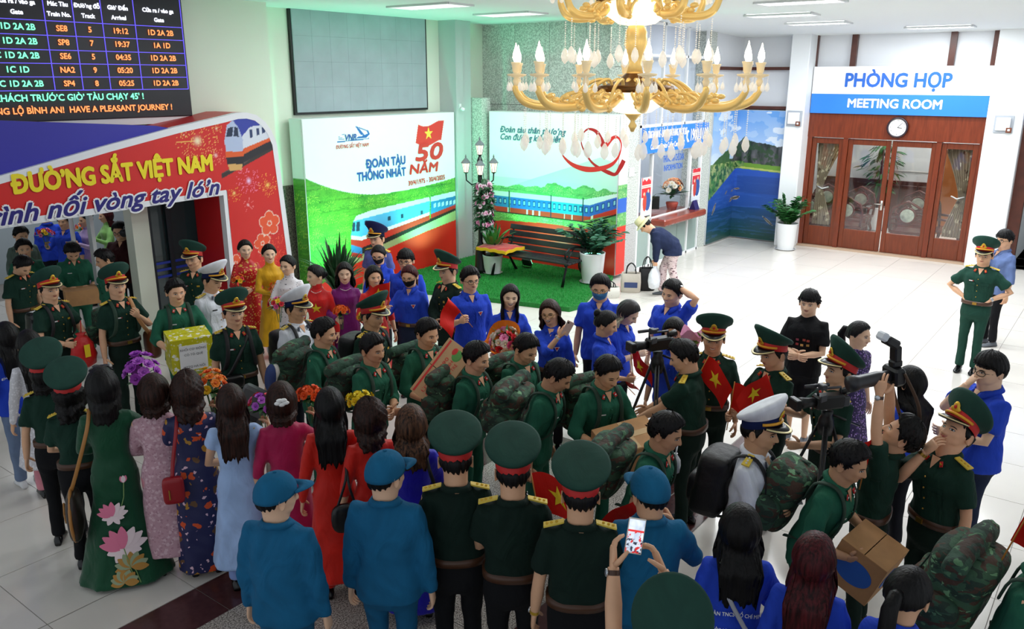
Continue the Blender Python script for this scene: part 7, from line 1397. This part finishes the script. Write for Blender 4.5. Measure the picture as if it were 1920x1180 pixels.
b = carton('sol8', 'brown carton closed with shiny tape held by the marching soldier', (.48, .34, .24), (-14, 6, -10), .06, .02); MB().b2(-.24, .24, -.03, .03, .121, .124).build('tape', mat('tape', 'd2b083', .15), b); MB().b2(-.02, .02, -.165, .165, .121, .1245).build('tape', mat('tape', 'd2b083', .15), b)
b = carton('sol10', 'brown carton with a blue oval logo', (.34, .30, .30), (-20, 0, -5), .0, -.08); MB().lathe([(.001, .0), (.105, 0), (.105, .003), (.001, .003)], n=28, sx=1., sy=.62).xf(Matrix.Translation((.0, .152, .0))@Matrix.Rotation(R(-90), 4, 'X')).build('oval_print', mat('oval_blue', '1f5fb8', .5), b); MB().lathe([(.001, .0), (.105, 0), (.105, .003), (.001, .003)], n=28, sx=.8, sy=1.1).xf(Matrix.Translation((.172, .0, .0))@Matrix.Rotation(R(90), 4, 'Y')).build('oval_print', mat('oval_blue', '1f5fb8', .5), b)
b = carton('g_front3', 'plain carton held low under the gate', (.4, .3, .2), (0, 0, 0), .05, -.05)
# drawstring bags
def sack(name, c, r, label, m, cat='bag', hh=1.5):
    t = root(name, c, label, cat); b = MB(); a = np.linspace(0, 2*np.pi, 22, endpoint=False); rg = []
    for z, k in ((-1, .5), (-.85, .9), (-.3, 1.05), (.3, .9), (.7, .55), (.85, .28), (1.0, .42)): w = 1+.07*np.sin(a*6+z*3); rg.append(np.stack([r*k*w*np.cos(a), r*k*w*.7*np.sin(a), np.full(22, z*r*hh)], -1))
    b.loft(rg); b.build('bag_body', m, t, True); MB().tube([(0, 0, r*hh*.8), (.01, 0, r*hh*1.2), (.02, 0, r*hh*1.7)], .006, 5).build('drawstring', m, t, True); return t
sack('drawstring_bag', (4.02, 8.93, .93), .13, 'red drawstring bag hanging beside the leftmost capped officer', mat('nylon_red', 'c81818', .45, bump=.5, bscale=16)); MB().b2(-.03, .03, -.104, -.1, -.06, .08).build('bag_print', flagy, bpy.data.objects['drawstring_bag'])
sack('carrier_bag', H_('s3', -1)+Vector((0, 0, -.1)), .13, 'crumpled yellow-green plastic bag beside the yellow box', mat('plastic_lime', 'a8b83a', .2, bump=.8, bscale=22, spec=.8))
sack('pouch', PEOPLE['navy3']['M']@Vector((.05, -.5, 1.22)), .05, 'small white pouch hanging from the black backpack', mat('pouch_white', 'e0e2e6', .4), 'pouch')
# strap bags
def strap(t, pts, m, r=.012): return MB().tube(smooth_path(pts, 4), r, 8, r2=r*.35).build('shoulder_strap', m, t, True)
def worn(key, name, label, cat='handbag'):
    t = bpy.data.objects.new(name, None); COL.objects.link(t); t.matrix_world = PEOPLE[key]['M']; return tag(t, label, cat)
t = worn('f_green', 'handbag', 'round brown handbag with tan strap hanging behind the dark green tunic'); tanm = mat('tan_leather', 'b0793c', .4); MB().ell((-.30, -.06, .62), (.05, .17, .2), 20, 12, e=.7).build('bag_body', mat('bag_brown', '2e241f', .4), t, True); strap(t, [(-.12, .1, 1.36), (-.11, 0, 1.425), (-.13, -.11, 1.3), (-.25, -.10, .95), (-.31, -.06, .8)], tanm, .014); MB().tube([(-.305+0*k, -.06+.18*math.cos(k), .62+.21*math.sin(k)) for k in np.linspace(0, 6.2, 22)], .012, 6).build('piping', tanm, t, True); MB().tube([(-.36, -.12, .66), (-.365, -.06, .72), (-.365, .02, .60), (-.36, -.1, .58), (-.36, -.12, .66)], .008, 6).build('trim', tanm, t, True)
t = worn('f_navy', 'handbag', 'small dark red handbag with red strap across the navy floral tunic'); rl = mat('red_leather', '9a1420', .35); MB().ell((-.17, -.19, .86), (.08, .035, .11), 16, 10, e=.4).build('bag_body', rl, t, True); strap(t, [(-.10, .08, 1.34), (-.09, 0, 1.42), (-.11, -.12, 1.3), (-.15, -.16, 1.1), (-.17, -.19, .96)], rl, .014); MB().tube([(-.2, -.228, .88), (-.2, -.228, .80)], .006, 5).build('zip_pull', brass, t)
t = worn('f_red2', 'handbag', 'black half-moon handbag between the two orange-red tunics'); MB().ell((-.24, -.15, .86), (.11, .045, .12), 18, 10, e=.7).build('bag_body', leather, t, True); strap(t, [(-.20, 0, 1.25), (-.22, -.1, 1.15), (-.3, -.15, .95)], leather, .01); strap(t, [(-.20, 0, 1.25), (-.20, -.12, 1.12), (-.16, -.16, .95)], leather, .01)
t = worn('f_ltblue', 'handbag', 'small beige handbag with gold chain beside the pale blue dress'); MB().ell((.25, .02, .95), (.04, .1, .08), 14, 8, e=.5).build('bag_body', mat('beige_leather', 'c9b8a0', .4), t, True); strap(t, [(.14, .06, 1.34), (.15, -.05, 1.38), (.22, -.04, 1.2), (.25, .02, 1.02)], brass, .007)
t = worn('f_royal', 'handbag', 'thin black bag strap over the royal blue shoulder'); strap(t, [(.11, .08, 1.33), (.10, 0, 1.41), (.12, -.13, 1.3), (.2, -.17, 1.05)], leather, .014); MB().ell((.22, -.1, .95), (.04, .1, .09), 14, 8, e=.5).build('bag_body', leather, t, True)
t = worn('s2', 'shoulder_bag', 'brown leather bag on a wide tan strap over the young officer'); strap(t, [(-.12, -.12, 1.3), (-.11, 0, 1.44), (-.10, .1, 1.38), (-.13, .16, 1.2), (-.24, .12, 1.02)], mat('tan_strap', 'c08a58', .5), .022); MB().ell((-.27, .1, .88), (.06, .12, .16), 16, 8, e=.5).build('bag_body', mat('bag_tan', '6a3a1e', .4), t, True)
t = worn('off6', 'sling_bag', 'black sling bag crossing the chest of the smiling capped officer'); strap(t, [(-.12, -.1, 1.36), (-.10, 0, 1.435), (-.08, .1, 1.37), (.02, .15, 1.2), (.12, .14, 1.03), (.18, .06, .96)], leather, .018); MB().ell((.10, .16, .95), (.11, .05, .07), 16, 8, e=.5).build('bag_body', leather, t, True)
t = worn('f_bb1', 'shoulder_bag', 'pale strap running diagonally over the lettered blue shirt'); strap(t, [(-.10, .1, 1.33), (-.10, 0, 1.41), (-.08, -.13, 1.3), (.04, -.175, 1.08), (.16, -.16, .9)], mat('strap_grey', 'a8a8b0', .5), .013); MB().ell((.22, -.08, .82), (.05, .09, .09), 14, 8, e=.5).build('bag_body', mat('bag_grey', '8a8a92', .5), t, True)
# phones
def phone(c, n, up, label, screen=False, col='b8b4b0'):
    n = Vector(n).normalized(); up = Vector(up); up = (up-n*up.dot(n)).normalized(); x = up.cross(n); M4 = Matrix((( x.x, up.x, n.x, c[0]), (x.y, up.y, n.y, c[1]), (x.z, up.z, n.z, c[2]), (0, 0, 0, 1)))
    t = bpy.data.objects.new('smartphone', None); COL.objects.link(t); t.matrix_world = M4; tag(t, label, 'phone'); MB().box((0, 0, 0), (.075, .155, .008), 0, .003).build('phone_body', mat('phone_'+col, col, .25), t)
    if screen:
        def fn(P): u, v = P.U, P.V; P.mixn(v > -1, '8fa0b8', 'e8eef6', fbm(u*60, v*40, 3)); P.put((v < .06) & (fbm(u*120, v*120, 5) > .5), '2a3040'); P.put((v > .09) & (v < .1), 'd02a2a'); P.put((fbm(u*90, v*90, 9) > .64) & (v < .09), 'c83030')
        painted('screen', (-.034, -.072, .0046), (1, 0, 0), (0, 1, 0), .068, .144, .003, fn, paintmat('screen_glow', .2, .9), t)
    else: MB().lathe([(.001, 0), (.009, 0), (.009, .003)], n=10).xf(Matrix.Translation((-.02, .055, .004))).build('camera_lens', blk, t)
    return t
hp1 = (H_('o_phone', 1)+H_('o_phone', -1))/2; phone(hp1+Vector((0, 0, .07)), TOC*.9+Vector((0, 0, .25)), UP+CAMR*.15, 'raised smartphone showing the scene on its bright screen', True, 'e0d8cc')
phone(H_('b_phone', 1)+CAMR*.03+Vector((0, 0, .03))+TOC*.03, TOC, UP+CAMR*.5, 'pale pink smartphone in front of the laughing face', False, 'd8b8b0'); phone((H_('navy3', 1)+H_('navy3', -1))/2+Vector((0, 0, .03)), UP+TOC*.3, CAMR, 'white smartphone held by the naval officer', False, 'f0f0f2')
# video cameras on tripods
def tripod(par, h, spread, rz=0.):
    for k in range(3):
        a = rz+k*2.094; c, s = math.cos(a), math.sin(a)
        l = MB(); 
        for o in (-.012, .012): l.tube([(c*.05-s*o, s*.05+c*o, h-.04), (c*spread-s*o*.6, s*spread+c*o*.6, .03)], .009, 6)
        l.tube([(c*spread*.55, s*spread*.55, h*.45), (c*spread, s*spread, 0)], .008, 6); l.ell((c*spread, s*spread, .012), (.02, .02, .012), 8, 5); l.box((c*(.05+(spread-.05)*.5), s*(.05+(spread-.05)*.5), h*.5), (.04, .04, .03)); l.build('tripod_leg', blk, par, True)
    m = MB().lathe([(.05, h-.12), (.06, h-.05), (.055, h), (.04, h+.03), (.045, h+.07)], n=16); m.build('fluid_head', blk, par, True); MB().tube([(0, 0, h-.1), (0, 0, h*.55)], .014, 8).build('centre_column', blk, par, True); MB().tube([(0, -.05, h+.03), (.08, -.35, h-.12)], .010, 7).build('pan_handle', blk, par, True)
def camcorder(x, y, z, heading, label, tlabel):
    tr_ = root('camera_tripod', (x, y, 0), tlabel, 'tripod', R(heading-90)); tripod(tr_, z-.16, .52, .5)
    t = root('video_camera', (x, y, z-.09), label, 'camera', R(heading-90)); t.scale = (.76, .76, .76); gy = mat('camera_grey', '3a3c42', .35)
    MB().box((0, 0, .1), (.13, .30, .14), 0, .02).build('camera_body', blk, t); MB().lathe([(.045, 0), (.05, .1), (.058, .15), (.058, .19), (.05, .19), (.045, .12)], n=20).xf(Matrix.Translation((0, .14, .1))@Matrix.Rotation(R(-90), 4, 'X')).build('lens', blk, t, True)
    MB().box((0, .36, .1), (.15, .06, .11), 0, .01).build('lens_hood', blk, t); MB().tube([(0, .12, .17), (0, .13, .235), (0, -.12, .235), (0, -.13, .17)], .014, 8).build('handle', gy, t, True); MB().tube([(.05, -.02, .25), (.05, .24, .25)], .018, 10).build('microphone', gy, t, True); MB().box((-.03, .1, .27), (.09, .06, .05), 0, .008).build('lamp_head', gy, t); MB().box((-.1, .12, .17), (.012, .09, .065), 0, .004, rot=rotm('Z', 20)).build('flip_screen', gy, t); MB().tube([(.02, -.14, .17), (.02, -.24, .2)], [.03, .04], 12).build('viewfinder', blk, t, True); MB().box((0, -.18, .09), (.09, .07, .1), 0, .01).build('battery', gy, t); MB().b2(.066, .07, -.08, .08, .08, .11).build('side_label', tagw, t)
    for k in range(5): MB().ell((.068, -.1+.04*k, .15), (.004, .008, .008), 6, 4).build('button', gy, t)
camcorder(6.22, 3.12, 1.60, 150, 'black video camera pointed left, beside the pale haired person', 'black tripod under the first video camera')
camcorder(6.02, 1.60, 1.50, 140, 'black video camera before the purple dress, tripod legs spread wide', 'black tripod with wide legs on the white floor')
t = root('shoulder_camera', PEOPLE['vid']['M']@Vector((-.2, .05, 1.62)), 'black camera on the shoulder of the person in maroon', 'camera', PEOPLE['vid']['rz']); MB().box((0, 0, 0), (.12, .34, .16), 0, .02).build('camera_body', blk, t); MB().tube([(0, .17, 0), (0, .30, 0)], [.05, .06], 14).build('lens', blk, t, True); MB().box((0, -.2, .0), (.1, .1, .18), 0, .01).build('battery', mat('camera_grey', '3a3c42'), t); MB().tube([(0, .1, .08), (0, .08, .14), (0, -.1, .14), (0, -.12, .08)], .012, 7).build('handle', blk, t, True)
# photographer's camera with long lens and flash
pc = (H_('photog', 1)+H_('photog', -1))/2+Vector((0, 0, .02))+CAMR*.05; dl = (CAMR*-1+TOC*.25+Vector((0, 0, -.12))).normalized()
t = bpy.data.objects.new('photo_camera', None); COL.objects.link(t); q = dl.to_track_quat('Y', 'Z'); t.matrix_world = Matrix.Translation(pc)@q.to_matrix().to_4x4(); tag(t, 'black photo camera with long lens and raised flash held overhead', 'camera')
MB().box((0, 0, 0), (.15, .08, .12), 0, .018).build('camera_body', blk, t); MB().tube([(0, .03, 0), (0, .10, 0), (0, .12, 0), (0, .27, 0), (0, .28, 0), (0, .33, 0)], [.04, .042, .047, .047, .052, .055], 20).build('lens', mat('lens_grey', '2a2a2e', .4), t, True); MB().box((0, -.01, .08), (.06, .07, .05), 0, .01).build('prism_housing', blk, t); MB().box((0, -.01, .15), (.07, .05, .11), 0, .012).build('flash_body', blk, t); MB().box((0, .03, .235), (.08, .10, .06), 0, .012, rot=rotm('X', 35)).build('flash_head', blk, t); MB().box((0, .09, .285), (.076, .05, .056), 0, .012, rot=rotm('X', 35)).build('diffuser_cap', mat('diffuser_white', 'd6dce4', .4), t); strap(t, [(.075, -.02, .03), (.12, -.1, -.2), (.06, -.14, -.42), (-.06, -.14, -.42), (-.12, -.1, -.2), (-.075, -.02, .03)], mat('strap_brown', '5a4638', .7), .02)
# bags of the bending person
def tote(name, c, label, m, w=.34, d=.16, h=.34, rz=0., hm_=None):
    t = root(name, c, label, 'bag', R(rz)); b = MB(); rg = []
    for z, k in ((0, .9), (.02, 1.), (h*.5, 1.04), (h, .96), (h*1.0, .9), (h*.9, .88)): rg.append(sup(w/2*k, d/2*k, z, n=24, e=4))
    b.loft(rg, cap=False); b.add(rg[0], [tuple(range(23, -1, -1))]); b.build('bag_body', m, t, True)
    for s in (-1, 1): MB().tube(smooth_path([(-w*.25, s*d*.4, h*.9), (-w*.2, s*d*.25, h*1.3), (0, s*d*.1, h*1.5), (w*.2, s*d*.25, h*1.3), (w*.25, s*d*.4, h*.9)], 4), .009, 6).build('handle', hm_ or blk, t, True)
    return t
bh = PEOPLE['bender']; 
def wob(o, a=.02):
    for v in o.data.vertices: v.co += Vector((math.sin(v.co.z*30+v.co.x*20), math.sin(v.co.x*25+v.co.z*22), 0))*a
t = tote('shopping_bag', (13.15, 7.22, 0), 'beige printed tote bag with black handles standing beside the red panel', mat('canvas_beige', 'cfc6b8', .7, bump=.4, bscale=14), .36, .2, .36, -60); MB().b2(-.12, .12, -.108, -.104, .1, .2).build('bag_print', mat('print_navy', '3a4a7a'), t)
t = tote('patterned_bag', (12.55, 7.3, 0), 'small white patterned bag lying in front of the tote', spots('bag_pattern', 'd8d6cc', [('3a4a5a', 1.6, .1), ('b8a83a', 1.2, .08)], 20), .34, .16, .2, -40)
t = tote('black_bag', (13.45, 7.05, 0), 'slouching black bag behind the beige tote', mat('bag_black', '141418', .6), .3, .2, .42, -50)
sack('plastic_bag', bh['hand'][-1]+Vector((0, 0, -.22)), .14, 'thin white plastic bag hanging from the bending hand', mat('plastic_white', 'e6e9f0', .25, bump=.8, bscale=20))
t = root('flat_case', (4.28, 6.35, .55), 'grey flat case leaning below the first marching soldier', 'case', R(40)); MB().box((0, 0, .2), (.10, .3, .55), 0, .03, rot=rotm('X', 28)).build('case_body', mat('case_grey', '5a5e60', .5), t); MB().box((-.052, .02, .2), (.006, .22, .05), rot=rotm('X', 28)).build('case_strap', mat('case_dark', '2a2c2e'), t)
tag(MB().tube([(5.45, 11.9, 0), (5.45, 11.9, 3.0)], .03, 10).build('white_pole', wh_s, None, True), 'thin white pole standing behind the gate', 'pole')
# hair clip, sunglasses, shirt prints
def onhead(key, mb, name, m): p = PEOPLE[key]; mb.v = [p['hd'](v) for v in mb.v]; return mb.build(name, m, p['obj'], True)
mb = MB(); [mb.ell((x, -.128, 1.62+z), (.022, .01, .014), 8, 5) for x, z in ((-.025, .0), (.025, .0), (-.012, .018), (.012, .018), (0, -.01))]; onhead('f_magenta', mb, 'hair_clip', twh)
mb = MB(); mb.tube([hp_(s_, 66-abs(s_)*.12, .03) for s_ in np.linspace(-70, 70, 12)], .007, 6); [mb.ell(hp_(s_, 63, .033), (.026, .022, .008), 10, 5) for s_ in (-24, 24)]; onhead('f_green', mb, 'sunglasses', mat('sunglass', '2a2a30', .15))
def backtext(key, s, z, w, size, m, arc=0., sgn=-1, xc=0.):
    p = PEOPLE[key]; ch_ = p['chest']
    def bend(c):
        return c
    c = bpy.data.curves.new('t', 'FONT'); c.body = ''.join(HORN.get(q, q) for q in s); c.size = size; c.align_x = 'CENTER'; c.align_y = 'CENTER'; c.resolution_u = 3; t = bpy.data.objects.new('tmp', c); COL.objects.link(t); bpy.context.view_layer.update(); me0 = bpy.data.meshes.new_from_object(t); bpy.data.objects.remove(t)
    co_ = np.array([v.co[:] for v in me0.vertices]); k = w/(co_[:, 0].max()-co_[:, 0].min()); pts = [ch_((-1 if sgn > 0 else 1)*x*k+xc, z+y-arc*(x*k/w*2)**2, .016, sgn) for x, y, _ in co_]
    mb = MB(); fs = [tuple(q.vertices) for q in me0.polygons]; mb.add(pts, fs); mb.add(np.array(pts)+np.array([.0012, 0, .0012]), fs); return mb.build('shirt_lettering', m, p['shirt'])
backtext('f_bb1', 'ĐOÀN TNCS HỒ CHÍ MINH', 1.12, .33, .038, twh, .05); backtext('f_bb1', 'PHƯỜNG THỊNH QUANG', 1.01, .33, .036, twh, .03); backtext('b_sqd', 'SQD', 1.27, .10, .045, twh, 0, 1, -.085)
backtext('f_blue1', 'ĐOÀN TNCS', 1.22, .26, .034, twh, .03)
# star and necklaces
p = PEOPLE['w_redstar']; mb = MB(); pts = [p['chest'](0, 1.18, .009)]+[p['chest']((.075 if k % 2 == 0 else .03)*math.sin(math.pi*k/5), 1.18+(.075 if k % 2 == 0 else .03)*math.cos(math.pi*k/5), .009) for k in range(10)]; mb.add(pts, [(0, k % 10+1, k) for k in range(1, 11)]); mb.build('yellow_star', flagy, p['shirt'])
for k_ in ('w_redstar', 'w_purple'):
    p = PEOPLE[k_]; mb = MB()
    for a in np.linspace(-150, 150, 26): mb.ell(p['ub'](np.array([.078*math.sin(R(a)), -.01+.096*math.cos(R(a))+.012*(1-abs(a)/150), 1.43-.05*(1-abs(a)/150)])), (.006,)*3, 6, 4)
    mb.build('pearl_necklace', mat('pearl', 'f2ece4', .2), p['obj'], True, kind='stuff')
# lotus print on the dark green tunic (flat appliqué petals following the back of the skirt)
def lotus():
    p = PEOPLE['f_green']; S_ = lambda x, z, off=.0: np.array([x, -(.118+(.98-z)/.95*.15)*(1-abs(x)/.33*.12)**1.0*(1-(abs(x)/(.19+(.98-z)*.22))**2.4)**(1/2.4)-.008-off, z])
    pk, pw, gr, yl_, tn = mat('lotus_pink', 'e87a9c', .5), mat('lotus_white', 'f4dfe2', .5), mat('lotus_leaf', '9aa886', .5), mat('lotus_gold', 'b8863c', .5), mat('lotus_stem', '7a9a5a', .5)
    def petal(cx, cz, L_, w_, a, m, off): 
        G = []
        for t_ in np.linspace(0, 1, 7):
            ww = w_*math.sin(math.pi*min(1, t_*.93+.04))**.8; c, s = math.cos(a), math.sin(a); G.append([S_(cx+s*L_*t_+c*ww*k, cz+c*L_*t_-s*ww*k, off) for k in (-1, 0, 1)])
        MB().grid(G).build('lotus_petal', m, p['shirt'], True)
    for cx, cz, L_ in ((-.03, .62, .11), (.02, .36, .17)):
        for i, a in enumerate((-80, 80, -55, 55, -30, 30, 0)): petal(cx, cz, L_, L_*.22, R(a), pk if i % 2 == 0 else pw, .002+.0012*i)
        for i, a in enumerate((-110, 110, -150, 150)): petal(cx, cz, L_*.75, L_*.2, R(a), pw, .001+.0005*i)
    for a in (-20, 20, 0): petal(.07, .86, .055, .016, R(a), pk if a else pw, .003+.001*(a == 0))
    for cx, cz, L_ in ((.06, .2, .12), (0, .09, .1)):
        for i, a in enumerate(range(-100, 101, 25)): petal(cx, cz, L_, .03, R(a), gr if i % 2 else yl_, .002+.0006*i)
    for q in ([(.07, .86), (.06, .75), (.03, .66)], [(.02, .36), (.05, .2), (.08, .06)], [(.03, .3), (.09, .15), (.11, .06)]): MB().tube([S_(x, z, .002) for x, z in q], .004, 5).build('lotus_stem', tn, p['shirt'])
lotus()
finish_cloth()
